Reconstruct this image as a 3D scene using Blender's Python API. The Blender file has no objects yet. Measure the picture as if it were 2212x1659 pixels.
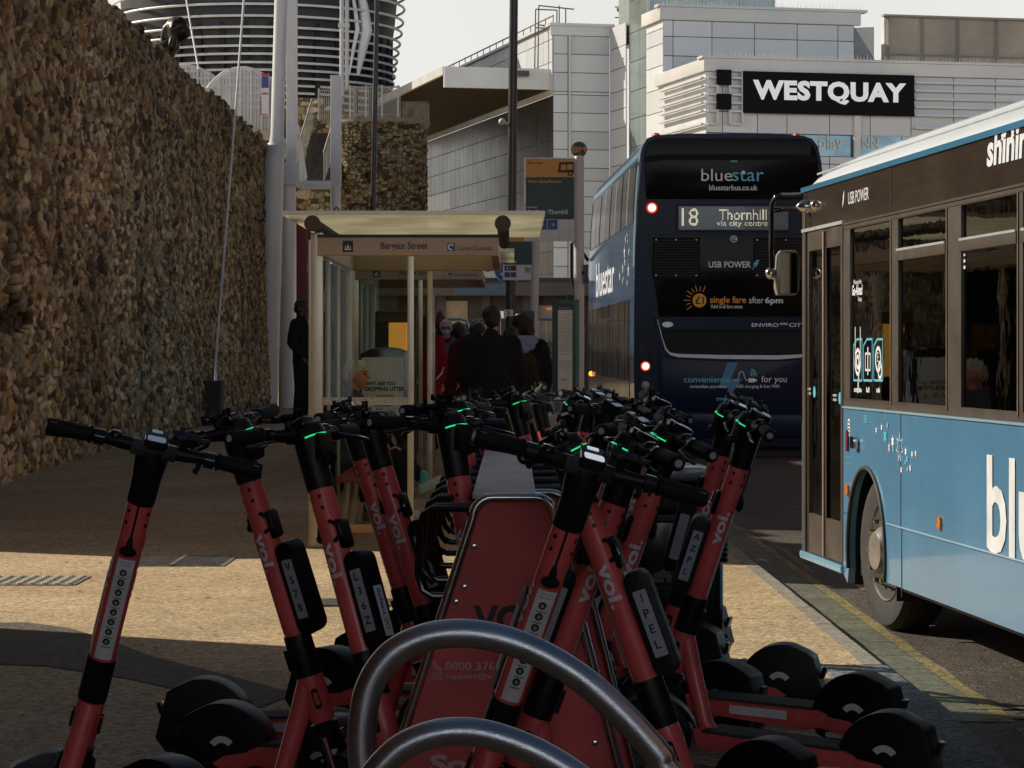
import bpy, bmesh, math, random
import numpy as np
from mathutils import Vector, Matrix, noise
from math import sin, cos, pi, radians, sqrt, atan2
R = radians
random.seed(7)
SC = bpy.context.scene
COL = SC.collection
F = 5806.5          # focal length in the units the measurements were taken in
H = 1.40            # camera height above the near pavement

def at(u, v, Y):
    """point at real depth Y seen at measurement (u, v)"""
    return Vector(((u - 1106.0) * Y / F, Y, H - (v - 760.0) * Y / F))
def ax(u, Y): return (u - 1106.0) * Y / F
def az(v, Y): return H - (v - 760.0) * Y / F

def sstep(a, b, x):
    t = min(1.0, max(0.0, (x - a) / (b - a)))
    return t * t * (3 - 2 * t)
def ground_z(X, Y):
    w = 0.25 + 0.75 * sstep(-5.2, -3.4, X) - 0.5 * sstep(-2.4, -0.4, X) - 0.2 * sstep(-0.2, 1.5, X)
    return 0.42 * sstep(26, 38, Y) * w
def road_z(Y): return -0.11 + 0.10 * sstep(26, 36, Y)
def kerb_x(Y): return 1.76 - 0.0075 * Y if Y < 60 else 1.31

# ------------------------------------------------------------------ materials
MATS = {}
def nd(nt, typ, **kw):
    n = nt.nodes.new(typ)
    for k, v in kw.items():
        if k in n.inputs.keys(): n.inputs[k].default_value = v
        else: setattr(n, k, v)
    return n
def mat(name, col, rough=0.5, metal=0.0, var=0.12, scale=6.0, bump=0.0, bscale=40.0, coat=0.0,
        emit=None, estr=0.0, dirt=0.0, attr=False, spec=0.5, rvar=0.1, stretch=(1, 1, 1)):
    if name in MATS: return MATS[name]
    m = bpy.data.materials.new(name); m.use_nodes = True
    nt = m.node_tree; b = nt.nodes['Principled BSDF']; L = nt.links.new
    tc = nd(nt, 'ShaderNodeTexCoord'); mp = nd(nt, 'ShaderNodeMapping'); mp.inputs['Scale'].default_value = stretch
    L(tc.outputs['Object'], mp.inputs['Vector'])
    n1 = nd(nt, 'ShaderNodeTexNoise', Scale=scale, Detail=5.0, Roughness=0.6)
    L(mp.outputs['Vector'], n1.inputs['Vector'])
    ramp = nd(nt, 'ShaderNodeValToRGB')
    c = Vector(col[:3])
    ramp.color_ramp.elements[0].position = 0.3; ramp.color_ramp.elements[1].position = 0.7
    ramp.color_ramp.elements[0].color = (*[max(0, x * (1 - var)) for x in c], 1)
    ramp.color_ramp.elements[1].color = (*[min(1, x * (1 + var)) for x in c], 1)
    L(n1.outputs['Fac'], ramp.inputs['Fac'])
    out = ramp.outputs['Color']
    if attr:
        a = nd(nt, 'ShaderNodeAttribute', attribute_name='Col')
        mx = nd(nt, 'ShaderNodeMixRGB', blend_type='MULTIPLY'); mx.inputs['Fac'].default_value = 1
        L(out, mx.inputs['Color1']); L(a.outputs['Color'], mx.inputs['Color2']); out = mx.outputs['Color']
    if dirt > 0:
        n2 = nd(nt, 'ShaderNodeTexNoise', Scale=scale * 0.35, Detail=8.0, Roughness=0.7)
        L(mp.outputs['Vector'], n2.inputs['Vector'])
        r2 = nd(nt, 'ShaderNodeValToRGB'); r2.color_ramp.elements[0].position = 0.42; r2.color_ramp.elements[1].position = 0.62
        r2.color_ramp.elements[0].color = (1 - dirt, 1 - dirt, 1 - dirt * 1.05 if dirt < .9 else 0, 1); r2.color_ramp.elements[1].color = (1, 1, 1, 1)
        L(n2.outputs['Fac'], r2.inputs['Fac'])
        mx = nd(nt, 'ShaderNodeMixRGB', blend_type='MULTIPLY'); mx.inputs['Fac'].default_value = 1
        L(out, mx.inputs['Color1']); L(r2.outputs['Color'], mx.inputs['Color2']); out = mx.outputs['Color']
    L(out, b.inputs['Base Color'])
    if rvar > 0:
        mr = nd(nt, 'ShaderNodeMapRange'); mr.inputs['To Min'].default_value = max(0.02, rough - rvar); mr.inputs['To Max'].default_value = min(1, rough + rvar)
        L(n1.outputs['Fac'], mr.inputs['Value']); L(mr.outputs['Result'], b.inputs['Roughness'])
    else: b.inputs['Roughness'].default_value = rough
    b.inputs['Metallic'].default_value = metal
    b.inputs['Coat Weight'].default_value = coat; b.inputs['Coat Roughness'].default_value = 0.04
    b.inputs['Specular IOR Level'].default_value = spec
    if emit:
        b.inputs['Emission Color'].default_value = (*emit, 1); b.inputs['Emission Strength'].default_value = estr
    if bump > 0:
        n3 = nd(nt, 'ShaderNodeTexNoise', Scale=bscale, Detail=4.0); L(mp.outputs['Vector'], n3.inputs['Vector'])
        bp = nd(nt, 'ShaderNodeBump', Strength=bump, Distance=0.01); L(n3.outputs['Fac'], bp.inputs['Height']); L(bp.outputs['Normal'], b.inputs['Normal'])
    MATS[name] = m
    return m
def glass(name, tint=(0.3, 0.3, 0.3), trans=0.5, rough=0.02, refl=1.0, wob=0.05, frost=None, base=(0.01, 0.01, 0.01), ior=1.5):
    """thin sheet: fresnel mirror over a tinted see-through"""
    m = bpy.data.materials.new(name); m.use_nodes = True
    nt = m.node_tree; nt.nodes.clear(); L = nt.links.new
    o = nd(nt, 'ShaderNodeOutputMaterial'); tr = nd(nt, 'ShaderNodeBsdfTransparent'); tr.inputs['Color'].default_value = (*tint, 1)
    gl = nd(nt, 'ShaderNodeBsdfGlossy'); gl.inputs['Roughness'].default_value = rough; gl.inputs['Color'].default_value = (refl, refl, refl, 1)
    df = nd(nt, 'ShaderNodeBsdfDiffuse'); df.inputs['Color'].default_value = (*base, 1)
    m1 = nd(nt, 'ShaderNodeMixShader'); m1.inputs['Fac'].default_value = trans
    L(df.outputs[0], m1.inputs[1]); L(tr.outputs[0], m1.inputs[2])
    fr = nd(nt, 'ShaderNodeFresnel', IOR=ior)
    m2 = nd(nt, 'ShaderNodeMixShader'); L(fr.outputs[0], m2.inputs['Fac']); L(m1.outputs[0], m2.inputs[1]); L(gl.outputs[0], m2.inputs[2])
    tc = nd(nt, 'ShaderNodeTexCoord'); nz = nd(nt, 'ShaderNodeTexNoise', Scale=3.0, Detail=3.0); L(tc.outputs['Object'], nz.inputs['Vector'])
    bp = nd(nt, 'ShaderNodeBump', Strength=wob, Distance=0.02); L(nz.outputs['Fac'], bp.inputs['Height']); L(bp.outputs['Normal'], gl.inputs['Normal'])
    if frost:
        n2 = nd(nt, 'ShaderNodeTexNoise', Scale=frost[0], Detail=6.0); L(tc.outputs['Object'], n2.inputs['Vector'])
        mr = nd(nt, 'ShaderNodeMapRange'); mr.inputs['From Min'].default_value = .4; mr.inputs['From Max'].default_value = .7
        mr.inputs['To Min'].default_value = trans; mr.inputs['To Max'].default_value = frost[1]; L(n2.outputs['Fac'], mr.inputs['Value']); L(mr.outputs[0], m1.inputs['Fac'])
    L(m2.outputs[0], o.inputs['Surface'])
    MATS[name] = m
    return m

def ground_mat(name, c1, c2, scale=110.0, stain=0.35, rough=0.85, bump=0.6, spec=0.4, patch=None, dist=.006):
    m = bpy.data.materials.new(name); m.use_nodes = True
    nt = m.node_tree; b = nt.nodes['Principled BSDF']; L = nt.links.new
    tc = nd(nt, 'ShaderNodeTexCoord')
    v = nd(nt, 'ShaderNodeTexVoronoi', Scale=scale); L(tc.outputs['Object'], v.inputs['Vector'])
    sep = nd(nt, 'ShaderNodeSeparateColor'); L(v.outputs['Color'], sep.inputs[0])
    mx = nd(nt, 'ShaderNodeMixRGB'); L(sep.outputs[0], mx.inputs['Fac'])
    mx.inputs['Color1'].default_value = (*c1, 1); mx.inputs['Color2'].default_value = (*c2, 1)
    out = mx.outputs['Color']
    for sc_, lo, hi in ((0.55, 0.40, 0.62), (5.0, 0.35, 0.65), (24.0, 0.38, 0.56), (60.0, .40, .58)):
        n = nd(nt, 'ShaderNodeTexNoise', Scale=sc_, Detail=8.0, Roughness=0.65); L(tc.outputs['Object'], n.inputs['Vector'])
        r = nd(nt, 'ShaderNodeValToRGB'); r.color_ramp.elements[0].position = lo; r.color_ramp.elements[1].position = hi
        k = 1 - stain * (1.0 if sc_ < 1 else .6 if sc_ < 10 else 1.25); r.color_ramp.elements[0].color = (k, k, k, 1); r.color_ramp.elements[1].color = (1, 1, 1, 1)
        L(n.outputs['Fac'], r.inputs['Fac'])
        q = nd(nt, 'ShaderNodeMixRGB', blend_type='MULTIPLY'); q.inputs['Fac'].default_value = 1
        L(out, q.inputs['Color1']); L(r.outputs['Color'], q.inputs['Color2']); out = q.outputs['Color']
    L(out, b.inputs['Base Color']); b.inputs['Roughness'].default_value = rough; b.inputs['Specular IOR Level'].default_value = spec
    bp = nd(nt, 'ShaderNodeBump', Strength=bump, Distance=dist); L(v.outputs['Distance'], bp.inputs['Height']); bp.invert = True
    n9 = nd(nt, 'ShaderNodeTexNoise', Scale=3.0, Detail=4.0); L(tc.outputs['Object'], n9.inputs['Vector'])
    bp2 = nd(nt, 'ShaderNodeBump', Strength=0.5, Distance=0.03); L(n9.outputs['Fac'], bp2.inputs['Height']); L(bp.outputs['Normal'], bp2.inputs['Normal'])
    L(bp2.outputs['Normal'], b.inputs['Normal'])
    MATS[name] = m
    return m

M_RED = mat('scooter red paint', (0.93, 0.135, 0.13), 0.42, coat=0.25, var=0.1, dirt=0.18, scale=9, rvar=.12)
M_RED2 = mat('rack red panel', (0.86, 0.13, 0.12), 0.55, var=0.1, dirt=0.2, scale=5)
M_BLK = mat('black plastic', (0.008, 0.008, 0.009), 0.42, spec=.35, var=0.3, bump=0.15, bscale=160, dirt=.3, scale=14)
M_BLKM = mat('black matt rubber', (0.007, 0.007, 0.007), 0.6, spec=.3, var=0.3, bump=0.4, bscale=180)
M_BLKG = mat('black gloss', (0.012, 0.012, 0.014), 0.12, var=0.2, rvar=.05)
M_GRIP = mat('deck grip', (0.05, 0.047, 0.045), 0.8, var=0.4, bump=0.6, bscale=260, scale=30)
M_STEEL = mat('brushed stainless', (0.48, 0.50, 0.54), 0.30, metal=1.0, var=0.12, scale=14, rvar=0.1, bump=.08, bscale=300)
M_CHROME = mat('chrome', (0.60, 0.58, 0.55), 0.15, metal=1.0, var=0.08, rvar=.06)
M_WHITE = mat('white label', (0.80, 0.82, 0.85), 0.45, var=0.06, dirt=.1, scale=20)
M_WHITEP = mat('white painted steel', (0.74, 0.75, 0.76), 0.42, var=0.05, dirt=0.16, scale=2.5, stretch=(1, 1, .3))
M_INK = mat('black ink', (0.012, 0.012, 0.012), 0.5, var=0.1)
M_LED = mat('green led strip', (0.02, 0.5, 0.15), 0.4, emit=(0.03, 1.0, 0.33), estr=0.75)
M_AMBER = mat('amber reflector', (0.55, 0.14, 0.02), 0.2, var=.2, scale=90)
M_SCREEN = mat('display glass', (0.40, 0.46, 0.52), 0.15, var=.15, scale=30, emit=(.6, .75, .95), estr=.13)  # faint glow stands in for sky reflected by the screens
M_RUB = mat('tyre rubber', (0.028, 0.026, 0.025), 0.75, var=0.3, bump=.3, bscale=80)
M_DARK = mat('dark grey metal', (0.045, 0.047, 0.052), 0.45, metal=.3, var=.15)
M_STONEC = mat('granite', (0.30, 0.27, 0.23), 0.8, var=0.3, scale=40, bump=.5, bscale=90, dirt=.2)
M_POLE = mat('lamp post grey', (0.07, 0.075, 0.08), 0.4, metal=.4, var=.15)

# ------------------------------------------------------------------ mesh building
class MB:
    def __init__(s): s.v = []; s.f = []; s.mi = []; s.m = []; s.cur = 0
    def use(s, m):
        if m not in s.m: s.m.append(m)
        s.cur = s.m.index(m); return s
    def add(s, vs, fs, M=None):
        o = len(s.v)
        for p in vs:
            p = Vector(p)
            s.v.append(M @ p if M is not None else p)
        for f in fs: s.f.append([i + o for i in f]); s.mi.append(s.cur)
    def box(s, c, d, M=None, rot=None):
        x, y, z = d[0] / 2, d[1] / 2, d[2] / 2; c = Vector(c)
        vs = [Vector((i, j, k)) for i in (-x, x) for j in (-y, y) for k in (-z, z)]
        if rot is not None: vs = [rot @ p for p in vs]
        s.add([p + c for p in vs], [(0, 1, 3, 2), (4, 6, 7, 5), (0, 4, 5, 1), (2, 3, 7, 6), (0, 2, 6, 4), (1, 5, 7, 3)], M)
        return s
    def bx(s, x0, x1, y0, y1, z0, z1, M=None):
        return s.box(((x0 + x1) / 2, (y0 + y1) / 2, (z0 + z1) / 2), (abs(x1 - x0), abs(y1 - y0), abs(z1 - z0)), M)
    def prism(s, poly, a, b, axis='y', M=None):
        """extrude a 2-D outline between a and b along an axis (outline given in the two other axes, in order)"""
        def P(p, t):
            if axis == 'y': return (p[0], t, p[1])
            if axis == 'x': return (t, p[0], p[1])
            return (p[0], p[1], t)
        n = len(poly); vs = [P(p, a) for p in poly] + [P(p, b) for p in poly]
        fs = [list(range(n)), list(range(2 * n - 1, n - 1, -1))] + [(i, i + n, (i + 1) % n + n, (i + 1) % n) for i in range(n)]
        s.add(vs, fs, M); return s
    def tube(s, pts, r, seg=10, M=None, closed=False, cap=True, sx=1.0):
        pts = [Vector(p) for p in pts]; n = len(pts)
        rs = r if isinstance(r, (list, tuple)) else [r] * n
        vs = []; up = None
        for i, p in enumerate(pts):
            if closed: t = (pts[(i + 1) % n] - pts[i - 1])
            else: t = (pts[min(n - 1, i + 1)] - pts[max(0, i - 1)])
            if t.length < 1e-9: t = Vector((0, 0, 1))
            t.normalize()
            if up is None: up = Vector((0, 0, 1)) if abs(t.z) < .9 else Vector((1, 0, 0))
            x = t.cross(up)
            if x.length < 1e-5: x = t.orthogonal()
            x.normalize(); y = x.cross(t).normalized(); up = y
            for k in range(seg):
                a = 2 * pi * k / seg
                vs.append(p + (x * cos(a) * sx + y * sin(a)) * rs[i])
        fs = []
        for i in range(n if closed else n - 1):
            j = (i + 1) % n
            for k in range(seg):
                l = (k + 1) % seg
                fs.append((i * seg + k, i * seg + l, j * seg + l, j * seg + k))
        if cap and not closed:
            fs.append(list(range(seg))[::-1]); fs.append([(n - 1) * seg + k for k in range(seg)])
        s.add(vs, fs, M); return s
    def cyl(s, p0, p1, r0, r1=None, seg=16, M=None, cap=True):
        return s.tube([p0, p1], [r0, r0 if r1 is None else r1], seg, M, cap=cap)
    def lathe(s, prof, seg=24, M=None, c=(0, 0, 0), axis='z'):
        vs = []
        for (r, z) in prof:
            for k in range(seg):
                a = 2 * pi * k / seg
                if axis == 'z': vs.append((c[0] + r * cos(a), c[1] + r * sin(a), c[2] + z))
                elif axis == 'y': vs.append((c[0] + r * cos(a), c[1] + z, c[2] + r * sin(a)))
                else: vs.append((c[0] + z, c[1] + r * cos(a), c[2] + r * sin(a)))
        n = len(prof)
        fs = [(i * seg + k, i * seg + (k + 1) % seg, (i + 1) * seg + (k + 1) % seg, (i + 1) * seg + k) for i in range(n - 1) for k in range(seg)]
        if prof[0][0] > 1e-6: fs.append(list(range(seg))[::-1])
        if prof[-1][0] > 1e-6: fs.append([(n - 1) * seg + k for k in range(seg)])
        s.add(vs, fs, M); return s
    def sph(s, c, r, seg=12, rings=8, M=None, sc=(1, 1, 1)):
        vs = []; fs = []
        for i in range(rings + 1):
            th = pi * i / rings
            for k in range(seg):
                a = 2 * pi * k / seg
                vs.append((c[0] + r * sc[0] * sin(th) * cos(a), c[1] + r * sc[1] * sin(th) * sin(a), c[2] + r * sc[2] * cos(th)))
        for i in range(rings):
            for k in range(seg):
                fs.append((i * seg + k, (i + 1) * seg + k, (i + 1) * seg + (k + 1) % seg, i * seg + (k + 1) % seg))
        s.add(vs, fs, M); return s
    def quad(s, a, b, c, d, M=None): s.add([a, b, c, d], [(0, 1, 2, 3)], M); return s
    def build(s, name, m=None, parent=None, smooth=True, bevel=0.0, angle=35, M=None):
        me = bpy.data.meshes.new(name)
        me.from_pydata([tuple(p) for p in s.v], [], s.f)
        ms = s.m if s.m else [m]
        for x in ms: me.materials.append(x)
        if s.m and len(s.m) > 1: me.polygons.foreach_set('material_index', s.mi)
        bm = bmesh.new(); bm.from_mesh(me); bmesh.ops.remove_doubles(bm, verts=bm.verts, dist=1e-5)
        bmesh.ops.recalc_face_normals(bm, faces=bm.faces)
        if bevel > 0:
            es = [e for e in bm.edges if len(e.link_faces) == 2 and e.calc_face_angle(0) > R(38)]
            bmesh.ops.bevel(bm, geom=es, offset=bevel, segments=2, affect='EDGES', profile=.7, clamp_overlap=True)
        bm.to_mesh(me); bm.free()
        if smooth:
            me.polygons.foreach_set('use_smooth', [True] * len(me.polygons))
            me.set_sharp_from_angle(angle=R(angle))
        me.update()
        o = bpy.data.objects.new(name, me); COL.objects.link(o)
        if parent is not None: o.parent = parent
        if M is not None: o.matrix_basis = M
        return o

def rrect(x0, x1, z0, z1, r, n=4):
    out = []
    for (cx, cz, a0) in ((x1 - r, z1 - r, 0), (x0 + r, z1 - r, 90), (x0 + r, z0 + r, 180), (x1 - r, z0 + r, 270)):
        for i in range(n + 1):
            a = R(a0 + 90 * i / n); out.append((cx + r * cos(a), cz + r * sin(a)))
    return out

def thing(name, label, cat, loc=(0, 0, 0), rz=0, group=None, M=None):
    o = bpy.data.objects.new(name, None); COL.objects.link(o); o.empty_display_size = .2
    if M is not None: o.matrix_basis = M
    else: o.location = loc; o.rotation_euler = (0, 0, rz)
    o['label'] = label; o['category'] = cat
    if group: o['group'] = group
    return o
def tag(o, label, cat, group=None, kind=None):
    if label: o['label'] = label
    if cat: o['category'] = cat
    if group: o['group'] = group
    if kind: o['kind'] = kind
    return o
def struct(name, mb, m=None, **k):
    o = mb.build(name, m, **k); o['kind'] = 'structure'; return o
def kids(o): return [c for c in list(COL.objects) if c.parent == o]
CH = {}
def copy_tree(src, childmap):
    c = src.copy(); COL.objects.link(c); newmap = {}
    def rec(s, d):
        for ch in childmap.get(s.name, []):
            k = ch.copy(); COL.objects.link(k); k.parent = d; newmap.setdefault(d.name, []).append(k); rec(ch, k)
    rec(src, c)
    return c

# ------------------------------------------------------------------ text
_tc = {}
def text_geo(s, bold=0.0, spacing=1.0, fine=0):
    key = (s, bold, spacing, fine)
    if key in _tc: return _tc[key]
    cu = bpy.data.curves.new('tmp', 'FONT'); cu.body = s; cu.size = 1.0; cu.offset = bold; cu.resolution_u = 3; cu.space_character = spacing
    o = bpy.data.objects.new('tmp', cu); COL.objects.link(o)
    me = bpy.data.meshes.new_from_object(o.evaluated_get(bpy.context.evaluated_depsgraph_get()))
    if fine:
        bm = bmesh.new(); bm.from_mesh(me); bmesh.ops.triangulate(bm, faces=bm.faces)
        for _ in range(fine):
            es = [e for e in bm.edges if e.calc_length() > .10]
            bmesh.ops.subdivide_edges(bm, edges=es, cuts=1); bmesh.ops.triangulate(bm, faces=bm.faces)
        bm.to_mesh(me); bm.free()
    vs = [tuple(v.co) for v in me.vertices]; fs = [tuple(p.vertices) for p in me.polygons]
    bpy.data.objects.remove(o); bpy.data.curves.remove(cu); bpy.data.meshes.remove(me)
    if not vs: return ([], [], 0, 0, 1, 1)
    xs = [v[0] for v in vs]; ys = [v[1] for v in vs]
    _tc[key] = (vs, fs, min(xs), min(ys), max(xs), max(ys)); return _tc[key]
def text_into(mb, s, o, xd, yd, w=None, h=None, bold=0.0, align='l', fn=None, spacing=1.0, skew=0.0):
    """lettering laid from o along xd, up yd. h = height of the ink, w = width of the ink (fit)"""
    vs, fs, x0, y0, x1, y1 = text_geo(s, bold, spacing)
    if not vs: return
    o = Vector(o); xd = Vector(xd).normalized(); yd = Vector(yd).normalized()
    sy = h / (y1 - y0) if h else None; sx = w / (x1 - x0) if w else None
    if sy is None: sy = sx
    if sx is None: sx = sy
    W_ = (x1 - x0) * sx; sh = {'l': 0, 'c': -W_ / 2, 'r': -W_}[align]
    out = []
    for v in vs:
        a = (v[0] - x0) * sx + sh + skew * (v[1] - y0) * sy; b = (v[1] - y0) * sy
        out.append(fn(a, b) if fn else o + xd * a + yd * b)
    mb.add(out, fs)
def star_into(mb, o, xd, yd, r, n=5, r2=.45, rot=0.0, hollow=None):
    o = Vector(o); xd = Vector(xd).normalized(); yd = Vector(yd).normalized(); pts = []
    for i in range(2 * n):
        a = rot + pi / 2 + pi * i / n; q = r if i % 2 == 0 else r * r2
        pts.append(o + xd * q * cos(a) + yd * q * sin(a))
    if hollow:
        inner = [o + (p - o) * hollow for p in pts]; k = len(pts)
        mb.add(pts + inner, [(i, (i + 1) % k, (i + 1) % k + k, i + k) for i in range(k)])
    else: mb.add(pts + [o], [(i, (i + 1) % (2 * n), 2 * n) for i in range(2 * n)])
def disc_into(mb, o, xd, yd, r, seg=20, inner=0.0, a0=0, a1=2 * pi):
    o = Vector(o); xd = Vector(xd).normalized(); yd = Vector(yd).normalized()
    P = lambda q, a: o + xd * q * cos(a) + yd * q * sin(a)
    if inner <= 0 and a1 - a0 > 6.28: mb.add([P(r, 2 * pi * i / seg) for i in range(seg)], [list(range(seg))]); return
    vs = []; 
    for i in range(seg + 1):
        a = a0 + (a1 - a0) * i / seg; vs += [P(r, a), P(inner, a)]
    mb.add(vs, [(2 * i, 2 * i + 2, 2 * i + 3, 2 * i + 1) for i in range(seg)])
def bar_into(mb, o, xd, yd, a, b, w):
    """straight stroke between 2-D points a, b"""
    o = Vector(o); xd = Vector(xd).normalized(); yd = Vector(yd).normalized()
    A = Vector(a); B = Vector(b); t = (B - A).normalized(); n = Vector((-t.y, t.x)) * w / 2
    mb.add([o + xd * p.x + yd * p.y for p in (A + n, A - n, B - n, B + n)], [(0, 1, 2, 3)])
def line_into(mb, o, xd, yd, pts, w):
    for i in range(len(pts) - 1): bar_into(mb, o, xd, yd, pts[i], pts[i + 1], w)

# ------------------------------------------------------------------ camera, world, sun
cam = bpy.data.cameras.new('camera'); camo = bpy.data.objects.new('camera', cam); COL.objects.link(camo)
camo.location = (0, 0, H); camo.rotation_euler = (R(90), 0, 0)
cam.sensor_width = 36; cam.lens = 36 * F / 2212.0; cam.shift_y = -(1659 / 2 - 760) / 2212.0
cam.clip_start = .1; cam.clip_end = 2000
SC.camera = camo
cam.dof.use_dof = False
BEHIND = 2.15
SUN_EL = R(31); SUN_AZ = atan2(-0.886, 0.46)   # the sun stands to the left and a little ahead
w = bpy.data.worlds.new('World'); SC.world = w; w.use_nodes = True
nt = w.node_tree; L = nt.links.new; bg = nt.nodes['Background']
sky = nt.nodes.new('ShaderNodeTexSky'); sky.sky_type = 'NISHITA'; sky.sun_disc = False
sky.sun_elevation = SUN_EL; sky.sun_rotation = SUN_AZ; sky.air_density = 1.2; sky.dust_density = 2.5; sky.ozone_density = 1.0
bg.inputs['Strength'].default_value = 0.04
L(sky.outputs[0], bg.inputs['Color'])
# bright thin cloud low in the sky ahead
geo = nt.nodes.new('ShaderNodeTexCoord'); sp = nt.nodes.new('ShaderNodeSeparateXYZ'); L(geo.outputs['Generated'], sp.inputs[0])
def rng(src, a_, b_, lo=0.0, hi=1.0):
    m = nt.nodes.new('ShaderNodeMapRange'); m.interpolation_type = 'SMOOTHSTEP'
    m.inputs['From Min'].default_value = a_; m.inputs['From Max'].default_value = b_; m.inputs['To Min'].default_value = lo; m.inputs['To Max'].default_value = hi
    L(src, m.inputs['Value']); return m.outputs[0]
def mth(op, a_, b_):
    m = nt.nodes.new('ShaderNodeMath'); m.operation = op
    for i, q in enumerate((a_, b_)):
        if isinstance(q, (int, float)): m.inputs[i].default_value = q
        else: L(q, m.inputs[i])
    return m.outputs[0]
low = rng(sp.outputs['Z'], 0.15, 0.36, 1, 0)               # haze thins with height
ahead = rng(sp.outputs['Y'], 0.45, 0.93)                   # bright cloud ahead
behind = rng(mth('MULTIPLY', sp.outputs['Y'], -1.0), 0.25, 0.85)  # bright sky band behind the camera, added to light surfaces facing it
cn = nt.nodes.new('ShaderNodeTexNoise'); cn.inputs['Scale'].default_value = 4; cn.inputs['Detail'].default_value = 6; L(geo.outputs['Generated'], cn.inputs['Vector'])
vary = rng(cn.outputs['Fac'], .3, .7, .93, 1.04)
bg2 = nt.nodes.new('ShaderNodeBackground'); bg2.inputs['Color'].default_value = (1.0, 0.995, 0.955, 1); L(mth('MULTIPLY', vary, 0.86), bg2.inputs['Strength'])
bg3 = nt.nodes.new('ShaderNodeBackground'); bg3.inputs['Color'].default_value = (0.86, 0.93, 1.0, 1); bg3.inputs['Strength'].default_value = BEHIND
ms0 = nt.nodes.new('ShaderNodeMixShader'); L(mth('MULTIPLY', low, behind), ms0.inputs[0]); L(bg.outputs[0], ms0.inputs[1]); L(bg3.outputs[0], ms0.inputs[2])
ms = nt.nodes.new('ShaderNodeMixShader'); L(mth('MULTIPLY', low, ahead), ms.inputs[0]); L(ms0.outputs[0], ms.inputs[1]); L(bg2.outputs[0], ms.inputs[2])
L(ms.outputs[0], nt.nodes['World Output'].inputs['Surface'])
sl = bpy.data.lights.new('sun', 'SUN'); sl.energy = 5.0; sl.angle = R(0.5); sl.color = (1.0, 0.92, 0.78)
so = bpy.data.objects.new('sun', sl); COL.objects.link(so)
d = Vector((0.886 * cos(SUN_EL), -0.46 * cos(SUN_EL), -sin(SUN_EL)))
so.rotation_euler = d.to_track_quat('-Z', 'Y').to_euler(); so.location = (-20, 20, 30)
SC.view_settings.view_transform = 'Standard'; SC.view_settings.look = 'None'; SC.view_settings.exposure = 0; SC.view_settings.gamma = 1
SC.cycles.max_bounces = 8; SC.cycles.transparent_max_bounces = 16; SC.cycles.caustics_reflective = False; SC.cycles.caustics_refractive = False
SC.cycles.sample_clamp_indirect = 4
# ------------------------------------------------------------------ ground
M_PAVE = ground_mat('buff resin pavement', (0.97, 0.74, 0.43), (0.52, 0.34, 0.17), 45, stain=.24)
M_ROAD = ground_mat('asphalt road', (0.10, 0.088, 0.078), (0.27, 0.215, 0.16), 80, stain=.4, bump=.8)
M_PATCH = ground_mat('dark asphalt patch', (0.13, 0.11, 0.09), (0.30, 0.23, 0.16), 60, stain=.3)
M_KERB = ground_mat('concrete kerb stone', (0.66, 0.58, 0.45), (0.52, 0.45, 0.34), 200, stain=.3)
M_GUT = ground_mat('worn green grey gutter paint', (0.30, 0.31, 0.21), (0.22, 0.23, 0.16), 60, stain=.35, bump=.3)
M_YEL = ground_mat('worn yellow line', (0.62, 0.48, 0.16), (0.50, 0.42, 0.22), 90, stain=.45)
M_GRAN = ground_mat('granite slab', (0.12, 0.13, 0.14), (0.40, 0.41, 0.42), 60, stain=.3, bump=.5)

def grid_sheet(xs, ys, zf):
    mb = MB(); vs = [(x(y) if callable(x) else x, y, zf(x(y) if callable(x) else x, y)) for y in ys for x in xs]
    n = len(xs); mb.add(vs, [(j * n + i, j * n + i + 1, (j + 1) * n + i + 1, (j + 1) * n + i) for j in range(len(ys) - 1) for i in range(n - 1)])
    return mb
ys = [-40, -20, -5] + [i * 1.0 for i in range(0, 24)] + [24 + .5 * i for i in range(33)] + [42, 50, 60, 80, 120, 200, 600]
xin = lambda y: kerb_x(y) - (0.30 if y < 11.99 else 0.10)
xs = [-600, -100, -30, -12, -8, -6.5, -5.8, -5.4, -5, -4.6, -4.2, -3.8, -3.4, -3, -2.6, -2.2, -1.8, -1.4, -1, -.6, -.2, .2, .6, 1.0]
ys_p = sorted(set(ys + [11.98, 12.0]))
struct('pavement', grid_sheet(xs + [xin], ys_p, ground_z), M_PAVE, angle=60)
struct('road', grid_sheet([kerb_x, 2.5, 4, 6, 9], ys, lambda x, y: road_z(y)), M_ROAD, angle=60)
struct('far_pavement', grid_sheet([9.0, 9.01, 30, 100, 600], ys, lambda x, y: road_z(y) + (0.12 if x > 9.005 else 0)), M_PAVE, angle=60)
mb = MB(); y = 12.02
while y < 80:
    l = 0.9; a, b = y, y + l - 0.012
    za, zb = ground_z(1.4, a) + .003, ground_z(1.4, b) + .003; wob = random.uniform(-.004, .004)
    p = []
    for (yy, z) in ((a, za), (b, zb)):
        k = kerb_x(yy) + wob
        p += [(k - .10, yy, z - .3), (k - .10, yy, z), (k - .012, yy, z), (k, yy, z - .014), (k, yy, z - .3)]
    mb.add(p, [(0, 1, 2, 3, 4), (9, 8, 7, 6, 5)] + [(i, i + 5, (i + 1) % 5 + 5, (i + 1) % 5) for i in range(5)])
    y += l
struct('kerb', mb, M_KERB, angle=20)
mb = MB(); y = 2.0; k = 0
while y < 11.95:
    l = [1.15, .62, .9][k % 3]; l = min(l, 12.0 - y); k += 1
    mb.bx(kerb_x(y) - .296, kerb_x(y), y, y + l - .012, -.3, .004 + random.uniform(0, .002))
    y += l
struct('granite_kerb', mb, M_GRAN, bevel=.006)
mb = MB()
yy = [10.95 + .6 * i for i in range(110)]
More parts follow.
